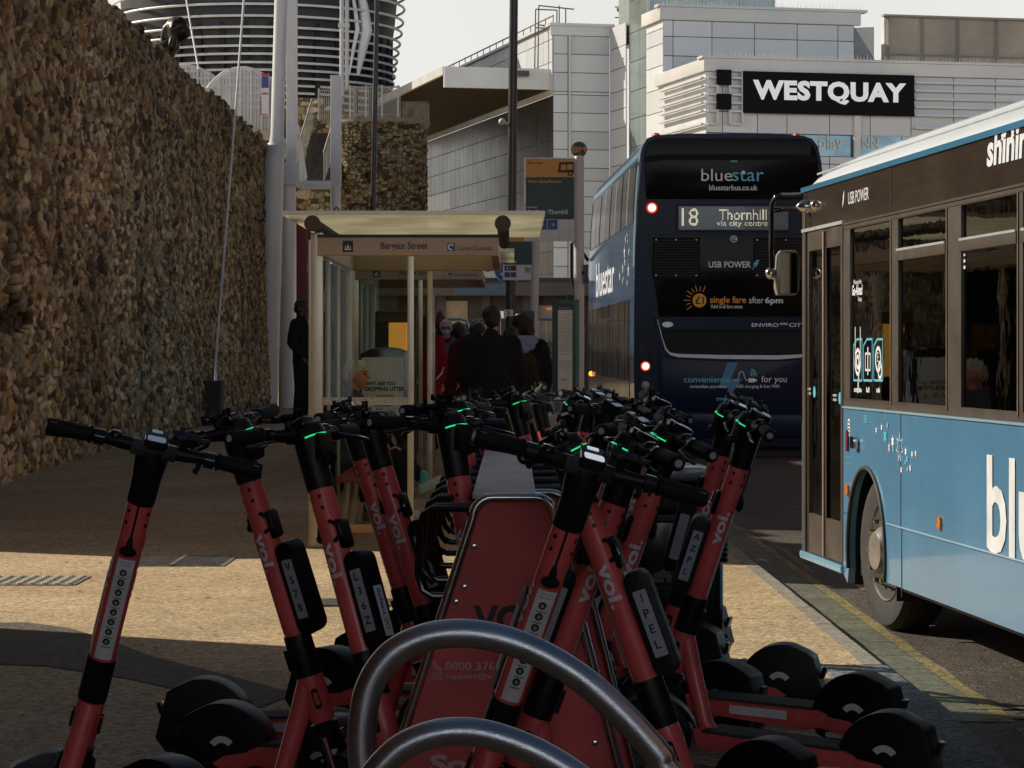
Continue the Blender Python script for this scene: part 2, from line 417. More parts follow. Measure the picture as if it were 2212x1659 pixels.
for a, b in zip(yy, yy[1:]):
    mb.quad((kerb_x(a) + .012, a, road_z(a) + .004), (kerb_x(a) + .31, a, road_z(a) + .004), (kerb_x(b) + .31, b - .01, road_z(b) + .004), (kerb_x(b) + .012, b - .01, road_z(b) + .004))
struct('gutter_strip', mb, M_GUT)
mb = MB()
for a, b in zip(yy, yy[1:]):
    if a > 24: break
    w1, w2 = .385 + .012 * sin(a * 5), .385 + .012 * sin(b * 5)
    mb.quad((kerb_x(a) + .315, a, road_z(a) + .004), (kerb_x(a) + w1, a, road_z(a) + .004), (kerb_x(b) + w2, b, road_z(b) + .004), (kerb_x(b) + .315, b, road_z(b) + .004))
for (a, b, off) in ((9.0, 11.2, .62), (8.8, 11.3, .86), (8.6, 10.8, .33)):
    n = 14
    for i in range(n):
        y0 = a + (b - a) * i / n; y1 = a + (b - a) * (i + .8) / n
        mb.quad((kerb_x(y0) + off, y0, road_z(y0) + .004), (kerb_x(y0) + off + .055, y0, road_z(y0) + .004), (kerb_x(y1) + off + .05, y1, road_z(y1) + .004), (kerb_x(y1) + off, y1, road_z(y1) + .004))
for (x, y, sx, sy) in ((2.42, 11.35, .5, .035), (2.2, 11.05, .28, .03), (2.28, 17.2, .07, .25)):
    mb.quad((x - sx, y - sy, road_z(y) + .006), (x + sx, y - sy, road_z(y) + .006), (x + sx, y + sy, road_z(y) + .006), (x - sx, y + sy, road_z(y) + .006))
struct('yellow_line', mb, M_YEL)
# dark asphalt repair in the pavement
mb = MB()
def flat(poly, z): mb.add([(px, py, z) for px, py in poly], [list(range(len(poly)))])
def gp(u, v, z=0.0):
    Y = (H - z) * F / (v - 760.0); return (ax(u, Y), Y)
flat([gp(-300, 1345), gp(60, 1346), gp(150, 1358), gp(240, 1385), gp(330, 1420), gp(500, 1462), gp(640, 1500), gp(560, 1530), gp(420, 1500), gp(280, 1468), gp(100, 1440), gp(-300, 1425)], .004)
struct('asphalt_patch', mb, M_PATCH)
# iron covers and tactile pavers let into the pavement
M_IRON = mat('worn cast iron', (0.30, 0.26, 0.22), .45, metal=.5, var=.3, scale=20, dirt=.3)
M_TACT = mat('tactile paving', (0.80, 0.76, 0.68), .7, var=.15, scale=20, dirt=.25)
def cover(name, label, cat, u0, u1, v0, v1, kind):
    Y1 = (H) * F / (v0 - 760); Y0 = H * F / (v1 - 760); xa, xb = ax(u0, (Y0 + Y1) / 2), ax(u1, (Y0 + Y1) / 2)
    mb = MB(); mb.bx(xa, xb, Y0, Y1, -.02, .006)
    if kind == 'bars':
        n = 9
        for i in range(n):
            yy = Y0 + (Y1 - Y0) * (i + .5) / n; mb.bx(xa + .03, xb - .03, yy - .012, yy + .012, .004, .013)
        mb.bx(xa + (xb - xa) * .48, xa + (xb - xa) * .52, Y0, Y1, .004, .015)
    elif kind == 'dots':
        mb.m = []; mb.cur = 0; mb.use(mat('tactile base', (.24, .20, .15), .8, var=.3)); mb.mi = [0] * len(mb.f); mb.use(M_TACT); nx, ny = int((xb - xa) / .075), int((Y1 - Y0) / .075)
        for i in range(nx):
            for j in range(ny): mb.lathe([(.019, 0), (.017, .010), (0, .011)], 8, c=(xa + (i + .5) * .075, Y0 + (j + .5) * .075, .006))
    else:
        nx, ny = int((xb - xa) / .035), int((Y1 - Y0) / .05)
        for i in range(nx):
            for j in range(ny):
                mb.box((xa + (i + .5) * .035, Y0 + (j + .5) * .05, .008), (.008, .03, .006), rot=Matrix.Rotation(.7 if (i // 3 + j) % 2 else -.7, 3, 'Z'))
    o = mb.build(name, M_IRON if kind != 'dots' else M_TACT); tag(o, label, cat); return o
cover('drain_grate', 'long ribbed iron drain cover in the sunlit pavement behind the leftmost scooter', 'drain cover', 275, 500, 1202, 1224, 'bars')
cover('tactile_paver', 'studded tactile paving slab in the sunlit pavement at the left edge', 'paving slab', -60, 180, 1246, 1265, 'dots')
cover('manhole_cover', 'pale ribbed cover in the sunlit pavement seen between the left hand scooters', 'manhole cover', 672, 930, 1297, 1311, 'bars')
cover('tread_plate_cover', 'chequered iron cover plate in the pavement right of the black litter bin', 'manhole cover', 1572, 1672, 1426, 1452, 'tread')
# scattered fallen leaves
M_LEAF = mat('dry leaf', (0.32, 0.16, 0.05), .8, var=.4, scale=3)
mb = MB(); rr = random.Random(3)
for i in range(260):
    Y = rr.uniform(8.5, 30); X = rr.uniform(-5.2, 1.45); a = rr.uniform(0, 6.3); q = rr.uniform(.008, .028); z = ground_z(X, Y) + .004
    mb.add([(X + q * cos(a), Y + q * sin(a), z), (X + q * .5 * cos(a + 1.6), Y + q * .5 * sin(a + 1.6), z + .006), (X - q * cos(a), Y - q * sin(a), z + .002), (X + q * .5 * cos(a - 1.6), Y + q * .5 * sin(a - 1.6), z + .005)], [(0, 1, 2, 3)])
o = mb.build('fallen_leaves', M_LEAF); o['label'] = 'small dry leaves and litter scattered over the pavement'; o['category'] = 'leaves'; o['kind'] = 'stuff'

# ------------------------------------------------------------------ rubble stone surfaces
def vor(a, b, seed):
    """jittered-cell distance field: returns F1, F2, cell hash"""
    ia, ib = np.floor(a).astype(int), np.floor(b).astype(int)
    f1 = np.full(a.shape, 9.0); f2 = np.full(a.shape, 9.0); hid = np.zeros(a.shape); tl = np.zeros(a.shape)
    def h(i, j, k):
        v = np.sin(i * 127.1 + j * 311.7 + k * 74.7 + seed * 13.13) * 43758.5453
        return v - np.floor(v)
    for di in (-1, 0, 1):
        for dj in (-1, 0, 1):
            ci, cj = ia + di, ib + dj
            px = ci + .5 + (h(ci, cj, 1) - .5) * .85; py = cj + .5 + (h(ci, cj, 2) - .5) * .75
            ua, ub = np.abs(a - px), np.abs(b - py); dd = .55 * np.sqrt(ua ** 2 + ub ** 2) + .45 * np.maximum(ua, ub)
            lt = dd < f1
            tl = np.where(lt, (a - px) * (h(ci, cj, 5) - .5) + (b - py) * (h(ci, cj, 6) - .5), tl)
            f2 = np.where(lt, f1, np.minimum(f2, dd)); hid = np.where(lt, h(ci, cj, 3), hid); f1 = np.where(lt, dd, f1)
    return f1, f2, hid, tl
def vnoise(a, b, seed):
    ia, ib = np.floor(a), np.floor(b); fa, fb = a - ia, b - ib
    h = lambda i, j: np.modf(np.abs(np.sin(i * 12.9898 + j * 78.233 + seed) * 43758.5453))[0]
    fa = fa * fa * (3 - 2 * fa); fb = fb * fb * (3 - 2 * fb)
    return (h(ia, ib) * (1 - fa) + h(ia + 1, ib) * fa) * (1 - fb) + (h(ia, ib + 1) * (1 - fa) + h(ia + 1, ib + 1) * fa) * fb
PAL = np.array([(.44, .32, .18), (.27, .18, .10), (.58, .44, .27), (.18, .125, .08), (.36, .31, .23), (.46, .28, .13), (.11, .08, .055), (.66, .52, .34)])
def rubble(name, na, nb, amax, bmax, pos, size=(.28, .125), depth=.055, seed=1, gain=1.0, parent=None, macro=False):
    A, B = np.meshgrid(np.linspace(0, amax, na), np.linspace(0, bmax, nb), indexing='ij')
    wa = A + .10 * (vnoise(A * 3, B * 3, 5) - .5); wb = B + .10 * (vnoise(A * 3 + 9, B * 3, 6) - .5)
    big = vnoise(A * .6, B * .8, 31) > .55
    f1, f2, hid, tl = vor(wa / size[0], wb / size[1], seed)
    g1, g2, hid2, tl2 = vor(wa / (size[0] * 1.7), wb / (size[1] * 1.9), seed + 3)
    f1 = np.where(big & (hid2 > .72), g1, f1); f2 = np.where(big & (hid2 > .72), g2, f2); hid = np.where(big & (hid2 > .72), hid2, hid)
    e = np.clip((f2 - f1) / .17, 0, 1); e = e * e * (3 - 2 * e)
    r2 = np.modf(hid * 57.31)[0]; r3 = np.modf(hid * 191.7)[0]
    disp = depth * (e * (.30 + .70 * r2)) + depth * 1.1 * tl * e + .03 * (vnoise(A * 14, B * 14, 2) - .5) * e + .12 * (vnoise(A * .7, B * .9, 11) - .5)
    hole = vnoise(A * 1.1, B * 1.6, 77) > .93
    disp = np.where(hole, disp - .10, disp)
    ci = np.clip((r3 * 8).astype(int), 0, 7); C = PAL[ci] * gain
    C = C * (.75 + .5 * vnoise(A * 20, B * 26, 8))[..., None]
    tone = (.72 + .56 * vnoise(A * .35, B * .5, 17)) * (.8 + .4 * vnoise(A * 1.3, B * 1.1, 19))
    mort = np.array((.13, .10, .07)) * gain
    C = C * np.array((.98, 1.04, .98))
    C = C * e[..., None] + mort * (1 - e[..., None]) * .38
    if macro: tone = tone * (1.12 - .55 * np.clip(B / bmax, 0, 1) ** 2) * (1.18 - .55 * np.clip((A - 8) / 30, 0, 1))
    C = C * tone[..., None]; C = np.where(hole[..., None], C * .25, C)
    P = pos(A, B, disp)
    nv = na * nb; idx = np.arange(nv).reshape(na, nb)
    q = np.stack([idx[:-1, :-1], idx[1:, :-1], idx[1:, 1:], idx[:-1, 1:]], -1).reshape(-1, 4)
    me = bpy.data.meshes.new(name); me.vertices.add(nv); me.vertices.foreach_set('co', P.reshape(-1))
    me.loops.add(q.size); me.polygons.add(len(q))
    me.loops.foreach_set('vertex_index', q.reshape(-1).astype(np.int32)); me.polygons.foreach_set('loop_start', (np.arange(len(q)) * 4).astype(np.int32))
    me.update(calc_edges=True)
    at_ = me.color_attributes.new('Col', 'FLOAT_COLOR', 'POINT')
    at_.data.foreach_set('color', np.concatenate([C.reshape(-1, 3), np.ones((nv, 1))], 1).reshape(-1).astype(np.float32))
    me.polygons.foreach_set('use_smooth', [True] * len(q)); me.materials.append(M_RUB_ST)
    o = bpy.data.objects.new(name, me); COL.objects.link(o)
    if parent: o.parent = parent
    return o
M_RUB_ST = mat('rubble stone', (1, 1, 1), .9, var=.18, scale=12, attr=True, bump=.7, bscale=35, spec=.15)

WX = -5.55
def wall_top(Y): return np.where(Y < 21.7, 2.7, np.where(Y < 27, 5.0, np.minimum(6.15, 5.0 + (Y - 27) * 3.5)))  # unseen near stretch, its height stepped to shape sunlight on the shelter
def wall_pos(A, B, D):
    Y = 20.3 + A; t = B / 6.6
    top = wall_top(Y) + .16 * (vnoise(Y * 1.4, Y * 0, 3) - .5) + .12 * (vnoise(Y * 5, Y * 0, 4) - .5)
    Z = -.15 + np.minimum(t * 1.06, 1.0) * (top + .15)
    back = np.clip((t - .943) / .057, 0, 1)
    X = WX + D * (1 - back * .3) - .75 * back + .35 * (1 - t) ** 2 * .4 
    return np.stack([X, Y, Z + .03 * back], -1)
sw = thing('stone_wall', 'tall old rubble stone city wall along the left side of the pavement', 'stone wall', (0, 0, 0))
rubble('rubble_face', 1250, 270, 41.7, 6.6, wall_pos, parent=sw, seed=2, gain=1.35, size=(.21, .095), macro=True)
mb = MB(); mb.bx(WX - .9, WX - .12, 27.9, 62.0, -.3, 6.05).bx(WX - .9, WX - .12, 21.7, 27.9, -.3, 4.9).bx(WX - .9, WX - .12, 20.3, 21.7, -.3, 2.6)
mb.build('wall_core', mat('wall core stone', (.16, .12, .08), .9, var=.3, scale=4, bump=.6, bscale=12), sw)

# leaning bronze figure on the wall top
M_BRONZE = mat('dark bronze', (0.055, 0.045, 0.035), .35, metal=.75, var=.35, scale=8, dirt=.3)
# ------------------------------------------------------------------ body builder (used for the statue and the people)
def capsule(mb, p0, p1, r0, r1, seg=14, sc=(1, 1)):
    p0, p1 = Vector(p0), Vector(p1); t = p1 - p0; L_ = max(t.length, 1e-6); t = t / L_
    up = Vector((0, 1, 0)) if abs(t.y) < .9 else Vector((1, 0, 0))
    x = t.cross(up).normalized(); y = x.cross(t).normalized(); rings = []
    for i in range(5): a = -pi / 2 + pi / 2 * i / 4; rings.append((p0 + t * r0 * sin(a), max(r0 * cos(a), 1e-4)))
    for i in range(5): a = pi / 2 * i / 4; rings.append((p1 + t * r1 * sin(a), max(r1 * cos(a), 1e-4)))
    vs = []
    for c, r in rings:
        for k in range(seg):
            a = 2 * pi * k / seg; vs.append(c + x * r * cos(a) * sc[0] + y * r * sin(a) * sc[1])
    n = len(rings)
    mb.add(vs, [(i * seg + k, (i + 1) * seg + k, (i + 1) * seg + (k + 1) % seg, i * seg + (k + 1) % seg) for i in range(n - 1) for k in range(seg)] + [list(range(seg)), [(n - 1) * seg + k for k in range(seg)][::-1]])
def blob(name, shapes, m, parent=None, voxel=.014, smooth=6, M=None):
    """one continuous skin grown round a list of overlapping tapered volumes"""
    mb = MB()
    for s in shapes:
        if s[0] == 'c': capsule(mb, s[1], s[2], s[3], s[4], sc=s[5] if len(s) > 5 else (1, 1))
        elif s[0] == 's': mb.sph(s[1], 1.0, 16, 10, sc=s[2])
    me = bpy.data.meshes.new(name); me.from_pydata([tuple(p) for p in mb.v], [], mb.f)
    o = bpy.data.objects.new(name, me); COL.objects.link(o)
    md = o.modifiers.new('r', 'REMESH'); md.mode = 'VOXEL'; md.voxel_size = voxel; md.adaptivity = 0
    if smooth:
        m2 = o.modifiers.new('s', 'SMOOTH'); m2.iterations = smooth; m2.factor = .5
    me2 = bpy.data.meshes.new_from_object(o.evaluated_get(bpy.context.evaluated_depsgraph_get()))
    o.modifiers.clear(); o.data = me2; bpy.data.meshes.remove(me); me2.name = name
    me2.polygons.foreach_set('use_smooth', [True] * len(me2.polygons)); me2.materials.clear(); me2.materials.append(m)
    if parent is not None: o.parent = parent
    if M is not None: o.matrix_basis = M
    return o

# statue leaning over the wall
c = at(383, 108, 44.5)
st = thing('statue', 'dark bronze statue of a long haired figure leaning over the stone wall top', 'statue', (c.x - .12, c.y, c.z - .28)); st.scale = (1.2, 1.2, 1.2)
def vn3(P, k, seed):
    q = P * k + seed; i = np.floor(q); f = q - i; f = f * f * (3 - 2 * f); out = 0
    for dx in (0, 1):
        for dy in (0, 1):
            for dz in (0, 1):
                hsh = np.modf(np.abs(np.sin((i[:, 0] + dx) * 12.99 + (i[:, 1] + dy) * 78.23 + (i[:, 2] + dz) * 37.72) * 43758.55))[0]
                out = out + hsh * (f[:, 0] if dx else 1 - f[:, 0]) * (f[:, 1] if dy else 1 - f[:, 1]) * (f[:, 2] if dz else 1 - f[:, 2])
    return out * 2 - 1
def fold(o, amp, k, seed):
    me = o.data; n = len(me.vertices); P = np.empty(n * 3); me.vertices.foreach_get('co', P); P = P.reshape(-1, 3)
    N = np.empty(n * 3); me.vertices.foreach_get('normal', N); N = N.reshape(-1, 3)
    P = P + N * (amp * .5 * vn3(P * np.array((1, 1, .6)), k, seed))[:, None]; me.vertices.foreach_set('co', P.reshape(-1)); me.update()
b = blob('body', [('c', (-.42, 0, -.45), (-.16, 0, .12), .24, .22), ('c', (-.16, 0, .12), (.02, 0, .30), .21, .13), ('c', (.02, 0, .3), (.1, 0, .42), .09, .09), ('s', (.14, 0, .50), (.13, .12, .15)), ('s', (.235, 0, .47), (.05, .05, .07)),
    ('c', (-.10, -.16, .10), (.02, -.2, -.18), .10, .075), ('c', (.02, -.2, -.18), (.06, -.1, -.46), .08, .06), ('c', (-.1, .16, .1), (0, .2, -.2), .1, .07), ('c', (0, .2, -.2), (.06, .1, -.46), .08, .06)], M_BRONZE, st, .02, 4); fold(b, .035, 7, 2)
h_ = blob('hair', [('s', (.09, 0, .55), (.16, .15, .14)), ('c', (.06, -.1, .5), (.04, -.12, .26), .07, .05), ('c', (.05, .1, .5), (.03, .12, .26), .07, .05), ('c', (-.02, 0, .52), (-.1, 0, .26), .09, .07)], M_BRONZE, st, .018, 3); fold(h_, .05, 12, 5)

# ------------------------------------------------------------------ white mast, ramp and footbridge behind the wall
def mast(name, label, u0, u1, ub0, ub1, vb, Y, w0, w1, top=15.5):
    t = thing(name, label, 'white mast', (ax((ub0 + ub1) / 2, Y), Y, 0))
    X0 = 0; X1 = (ax((u0 + u1) / 2, Y) - ax((ub0 + ub1) / 2, Y)) * (top) / (az(0, Y))
    mb = MB(); mb.tube([(0, 0, az(vb, Y) - .1), (X1 * .3, 0, 1.4 + (top - 1.4) * .3), (X1 * .45, 0, 5.9)], [w0, w0 * .97, w0 * .93], 28)
    mb.build('lower_tube', M_WHITEP, t)
    mb = MB(); mb.tube([(X1 * .45, 0, 5.9), (X1 * .47, 0, 6.25), (X1, 0, top)], [w0 * .8, w1, w1 * .95], 28).lathe([(w0 * .98, -.08), (w0 * .98, .10), (w0 * .8, .16)], 28, c=(X1 * .45, 0, 5.9))
    mb.build('upper_tube', M_WHITEP, t)
    return t
mast('steel_mast', 'leaning white steel mast at the end of the stone wall, nearer of the pair', 592, 618, 552, 600, 880, 60, .245, .15)
Yb = 62.0
t = thing('ramp_pillar', 'upright white pillar with a square collar right beside the leaning mast', 'white pillar', (ax(623, Yb), Yb, 0))
x = lambda u: ax(u, Yb) - ax(623, Yb)
MB().cyl((x(622), 0, -.1), (x(622), 0, az(400, Yb)), ax(643, Yb) - ax(622, Yb), (ax(639, Yb) - ax(622, Yb)), 28).build('lower_post', M_WHITEP, t)
MB().bx(x(607), x(648), -.25, .25, az(400, Yb), az(352, Yb)).build('collar', M_WHITEP, t, bevel=.02)
MB().bx(x(619), x(642), -.15, .15, az(352, Yb), az(-90, Yb)).build('upper_post', M_WHITEP, t, bevel=.03)
MB().bx(x(648), x(716), -.12, .12, az(408, Yb), az(391, Yb)).build('beam', M_WHITEP, t, bevel=.015)
t = thing('ramp_column', 'white square edged column standing right of the beam before the stone tower', 'white column', (ax(725, Yb), Yb, 0))
x = lambda u: ax(u, Yb) - ax(725, Yb)
MB().bx(x(714), x(737), -.1, .1, az(403, Yb), az(163, Yb)).build('upper_panel', M_WHITEP, t, bevel=.02)
MB().cyl((x(725), 0, -.1), (x(725), 0, az(403, Yb)), .12, .12, 20).build('lower_post', M_WHITEP, t)
mb = MB()
mb.tube([(x(735), -.16, az(455, Yb)), (x(728), -.16, az(448, Yb)), (x(718), -.16, az(460, Yb))], .02, 6); mb.build('red_tape', mat('red tape', (.4, .03, .03), .5), t)
Yc = 66
t = thing('twin_mast', 'pair of slim white tubes clamped together in front of the round dark building', 'white mast', (ax(742, Yc), Yc, 0)); x = lambda u: ax(u, Yc) - ax(742, Yc)
for (u, vb_) in ((738, 205), (749, 192)):
    MB().cyl((x(u), 0, az(vb_, Yc)), (x(u + .8), 0, az(-90, Yc)), .055, .05, 14).build('tube', M_WHITEP, t)
MB().bx(x(731), x(755), -.1, .1, az(60, Yc), az(50, Yc)).build('clamp', M_WHITEP, t, bevel=.02)
# cables
def cable(name, label, a, b, r, parts=None):
    mid = (a + b) / 2; mb = MB(); mb.tube([a - mid, -(a - mid) * 0 + Vector((0, 0, -.03)), b - mid], r, 8)
    o = mb.build(name, M_WHITEP); o.location = mid; tag(o, label, 'cable'); return o
Yp = 47.5
base = Vector((ax(458, Yp), Yp, ground_z(-5.3, Yp)))
t = thing('cable_anchor', 'dark tapered concrete block anchoring the white stay cable at the foot of the stone wall', 'anchor block', base)
zt = az(822, Yp) - base.z; w_ = ax(481, Yp) - ax(432, Yp)
MB().prism([(-w_ * .54, -.05), (w_ * .40, -.05), (w_ * .5, zt), (-w_ * .46, zt)], -.28, .28, 'y').build('block', mat('dark concrete', (.055, .055, .055), .8, var=.25, bump=.4, bscale=20, dirt=.3), t, bevel=.02)
MB().cyl((.04, 0, zt), (.05, 0, zt + .22), .05, .03, 12).build('socket', M_STEEL, t)
a = base + Vector((.05, 0, zt + .2)); b = at(530, -40, 51.5)
cable('stay_cable', 'long white stay cable rising from the dark block past the wall', a, b, .022)
cable('stay_cable', 'thin pale cable crossing the round building left of the longer stay', at(429, 150, 63), at(400, -15, 66), .022)
# footbridge with a waving balustrade
fb = thing('footbridge', 'white footbridge with tall slatted balustrade arching behind the top of the stone wall', 'footbridge', at(480, 260, 64))
o0 = fb.location.copy(); P = lambda u, v, Y: at(u, v, Y) - o0
def balustrade(pts, Yf, vb, n, wd=.07, name='balustrade'):
    mb = MB(); us = [p[0] for p in pts]; vs_ = [p[1] for p in pts]
    top = lambda u: float(np.interp(u, us, vs_))
    N = 40; mb.tube([P(us[0] + (us[-1] - us[0]) * i / N, top(us[0] + (us[-1] - us[0]) * i / N), Yf(us[0] + (us[-1] - us[0]) * i / N)) for i in range(N + 1)], .055, 8)
    for i in range(n):
        u = us[0] + (us[-1] - us[0]) * (i + .5) / n; Y = Yf(u); a_ = P(u, top(u) + 2, Y); b_ = P(u, vb(u), Y)
        mb.bx(a_.x - wd / 2, a_.x + wd / 2, a_.y - .02, a_.y + .02, b_.z, a_.z)
        if i % 3 == 0: mb.bx(a_.x - .02, a_.x + .02, a_.y - .15, a_.y - .05, b_.z, a_.z)
    mb.build(name, M_WHITEP, fb)
arc = lambda pts: [(np.interp(t_, np.linspace(0, 1, len(pts)), [p[0] for p in pts]), np.interp(t_, np.linspace(0, 1, len(pts)), [p[1] for p in pts])) for t_ in np.linspace(0, 1, 30)]
balustrade([(350, 168), (365, 153), (380, 146), (402, 143), (425, 147), (450, 158), (468, 172), (500, 205), (520, 225)], lambda u: 66.0, lambda u: 290, 21)
balustrade([(425, 226), (440, 205), (460, 178), (480, 160), (505, 150), (530, 148), (552, 153), (575, 166), (592, 180)], lambda u: 63.5, lambda u: 268 + (u - 425) * .09, 22)
mb = MB(); mb.prism([(P(330, 0, 64).x, P(0, 262, 64).z), (P(600, 0, 64).x, P(0, 284, 64).z), (P(600, 0, 64).x, P(0, 308, 64).z), (P(560, 0, 64).x, P(0, 318, 64).z), (P(330, 0, 64).x, P(0, 300, 64).z)], -.6, 3.0, 'y')
mb.build('deck', mat('cream bridge deck', (.52, .42, .28), .6, var=.15, dirt=.2), fb)
bn = thing('banner', 'small banner with red and blue bands tied to the white bridge balustrade', 'banner', at(572, 200, 63.3)); bo = bn.location.copy()
q = lambda u, v: at(u, v, 63.3) - bo
for nm, (u0, u1, v0, v1), m in (('white_cloth', (563, 581, 158, 250), M_WHITE), ('blue_panel', (565, 580, 165, 190), mat('banner blue', (.07, .09, .35), .6)), ('red_panel', (565, 580, 158, 164), mat('banner red', (.5, .04, .04), .6))):
    a_, b_ = q(u0, v1), q(u1, v0); MB().bx(a_.x, b_.x, 0 if nm == 'white_cloth' else -.012, .02, a_.z, b_.z).build(nm, m, bn)
mb = MB(); text_into(mb, 'sale', q(565, 205) + Vector((0, -.01, 0)), (1, 0, 0), (0, 0, 1), w=.15, bold=.02); line_into(mb, q(562, 250) + Vector((0, -.01, 0)), (1, 0, 0), (0, 0, 1), [(.02, .45), (.02, .03), (.17, .03)], .02)
mb.build('lettering', MATS['banner red'], bn)

# ------------------------------------------------------------------ round dark building wrapped in white rings
Yr = 150.0; cx = ax(560, Yr)
rb = thing('round_building', 'huge dark drum shaped building wrapped in thin white rings rising behind the bridge', 'building', (cx, Yr, 0))
M_DRUM = mat('dark drum cladding', (0.022, 0.024, 0.028), .6, var=.4, scale=.6)
prof = [(az(240, Yr), 7.35), (az(215, Yr), 7.35), (az(120, Yr), 7.75), (az(60, Yr), 8.0), (az(0, Yr), 8.15), (az(-120, Yr), 8.3)]
mb = MB(); mb.lathe([(r - .45, z) for z, r in [(0, 7.2)] + prof], 72); mb.build('drum', M_DRUM, rb)
mb = MB()
for k in range(36):
    a = 2 * pi * k / 36
    mb.box((7.35 * cos(a), 7.35 * sin(a), az(60, Yr) - 3), (.22, .28, 13), rot=Matrix.Rotation(a, 3, 'Z'))
mb.build('upright_ribs', mat('drum rib black', (.008, .008, .008), .7), rb)
zr = lambda v: H + (760 - v) * (Yr - 8) / F
for v in [-52, -22, 8, 33, 57, 77, 97, 114, 132, 148, 165, 181, 197, 213, 228]:
    z = zr(v); r = float(np.interp(z, [p[0] for p in prof], [p[1] for p in prof])) 
    MB().tube([(r * cos(2 * pi * k / 96), r * sin(2 * pi * k / 96), z) for k in range(96)], .07, 6, closed=True).build('ring', M_WHITEP, rb)
for (ua, w_, lean) in ((775, .55, .06), (757, .22, .02)):
    X = ax(ua, Yr - 6) - cx; yy = -sqrt(max(.1, 7.75 ** 2 - X * X))
    mb = MB(); mb.tube([(X - .1, yy + .12, zr(150)), (X + .1, yy + .1, zr(100)), (X + .35, yy + .1, zr(50)), (X + .2, yy + .1, zr(0)), (X - .1, yy + .1, zr(-60))], [w_ * .15, w_ * .45, w_ * .6, w_ * .5, w_ * .3], 10)
    mb.build('curved_column', M_WHITEP, rb)

# ------------------------------------------------------------------ stone tower with a railed platform
Yt = 90.0; tx = ax(829, Yt); tr = 1.46; zt = az(262, Yt)
tw = thing('stone_tower', 'round rubble stone tower with railed platform left of the dark mall wing', 'stone tower', (tx, Yt, 0))
def tpos(A, B, D):
    a = pi * 1.02 + A / (tr) ; r = tr + D * 1.2; Z = -.3 + np.minimum(B, zt + .3)
    return np.stack([r * np.cos(a), r * np.sin(a), Z], -1)
rubble('rubble_face', 190, 420, pi * tr * .98, zt + .3, tpos, parent=tw, seed=9, size=(.17, .10), gain=.42)
mb = MB(); mb.lathe([(tr - .05, zt - .3), (tr + .1, zt - .1), (tr + .1, zt)], 40); mb.build('coping', mat('coping stone', (.2, .17, .13), .9, var=.3), tw)
x = lambda u: ax(u, Yt) - tx
MB().bx(x(868), x(925), -.3, 1.5, zt - .1, az(221, Yt)).build('parapet_wall', mat('parapet stone', (.20, .15, .10), .9, var=.5, scale=3, bump=1, bscale=8), tw)
rl = thing('platform_railing', 'tangle of pale metal railings on top of the round stone tower', 'railing', (tx, Yt, zt))
for (u0, u1, yy) in ((735, 800, -1.2), (762, 868, -1.45), (690, 770, -.3)):
    mb = MB(); n = max(6, int((u1 - u0) / 4.2)); a_, b_ = x(u0), x(u1); hh = (262 - 197) * Yt / F
    for i in range(n + 1):
        xx = a_ + (b_ - a_) * i / n; thick = .035 if i % 8 == 0 else .013
        mb.cyl((xx, yy, 0), (xx, yy, hh if i % 8 else hh * 1.06), thick, thick, 6)
    mb.cyl((a_, yy, hh), (b_, yy, hh), .03, .03, 6); mb.cyl((a_, yy, .1), (b_, yy, .1), .02, .02, 6)
    mb.build('railing_panel', mat('pale galvanised rail', (.42, .40, .35), .45, metal=.5), rl)
wl = thing('stair_wall', 'low rubble stone wall with stone steps between the white pillars and the round tower', 'stone wall', (ax(690, 94), 94, 0)); xs_ = lambda u: ax(u, 94) - ax(690, 94)
def spos(A, B, D): return np.stack([xs_(636) + A, -D, B], -1)
rubble('rubble_face', 60, 330, xs_(742) - xs_(636), az(212, 94), spos, parent=wl, seed=4, size=(.26, .17), gain=1.0)
st_ = thing('stone_stair', 'dark flight of steps climbing beside the white pillars towards the tower platform', 'stairs', (ax(683, 88), 88, 0)); xq = lambda u: ax(u, 88) - ax(683, 88)
mb = MB(); n = 13
for i in range(n):
    z1 = az(395 - (395 - 268) * (i + 1) / n, 88); mb.bx(xq(652), xq(712), i * .3, 4.5, z1 - .17, z1)
mb.build('steps', mat('dark step stone', (.07, .055, .042), .9, var=.4, bump=.5), st_)
for (ua, ub) in ((640, 660), (700, 722)):
    mb = MB()
    for i in range(14):
        f_ = i / 13; mb.cyl((xq(ua + (ub - ua) * f_), -.1 + f_ * 3, az(398 - 128 * f_, 88)), (xq(ua + (ub - ua) * f_), -.1 + f_ * 3, az(330 - 134 * f_, 88)), .014, .014, 6)
    mb.tube([(xq(ua), -.1, az(330, 88)), (xq(ub), 2.9, az(196, 88))], .035, 8)
    mb.build('handrail', MATS['pale galvanised rail'], st_)
# white slatted ramp rail beside the pillar
rr_ = thing('ramp_railing', 'narrow white slatted ramp rail right beside the square collared pillar', 'railing', at(655, 360, 64)); ro = rr_.location.copy()
mb = MB()
for i in range(6):
    u = 645 + i * 3.2; a_ = at(u, 300 + i * 14, 64) - ro; b_ = at(u, 402, 64) - ro; mb.bx(a_.x - .012, a_.x + .012, -.02, .02, b_.z, a_.z)
mb.tube([at(643, 268, 64) - ro, at(662, 385, 64) - ro], .03, 6); mb.build('slats', M_WHITEP, rr_)
# red hoarding
hd = thing('red_hoarding', 'tall red painted hoarding between the white pillar and the bus shelter', 'hoarding', (ax(660, 57), 57, 0))
M_HOARD = mat('hoarding red', (.20, .018, .02), .55, var=.2, scale=1.5, dirt=.2)
xh = lambda u: ax(u, 57) - ax(660, 57)
for i in range(2): MB().bx(xh(640 + i * 24), xh(663 + i * 24), 0, .08, 0, az(462, 57)).build('board', M_HOARD, hd, bevel=.01)

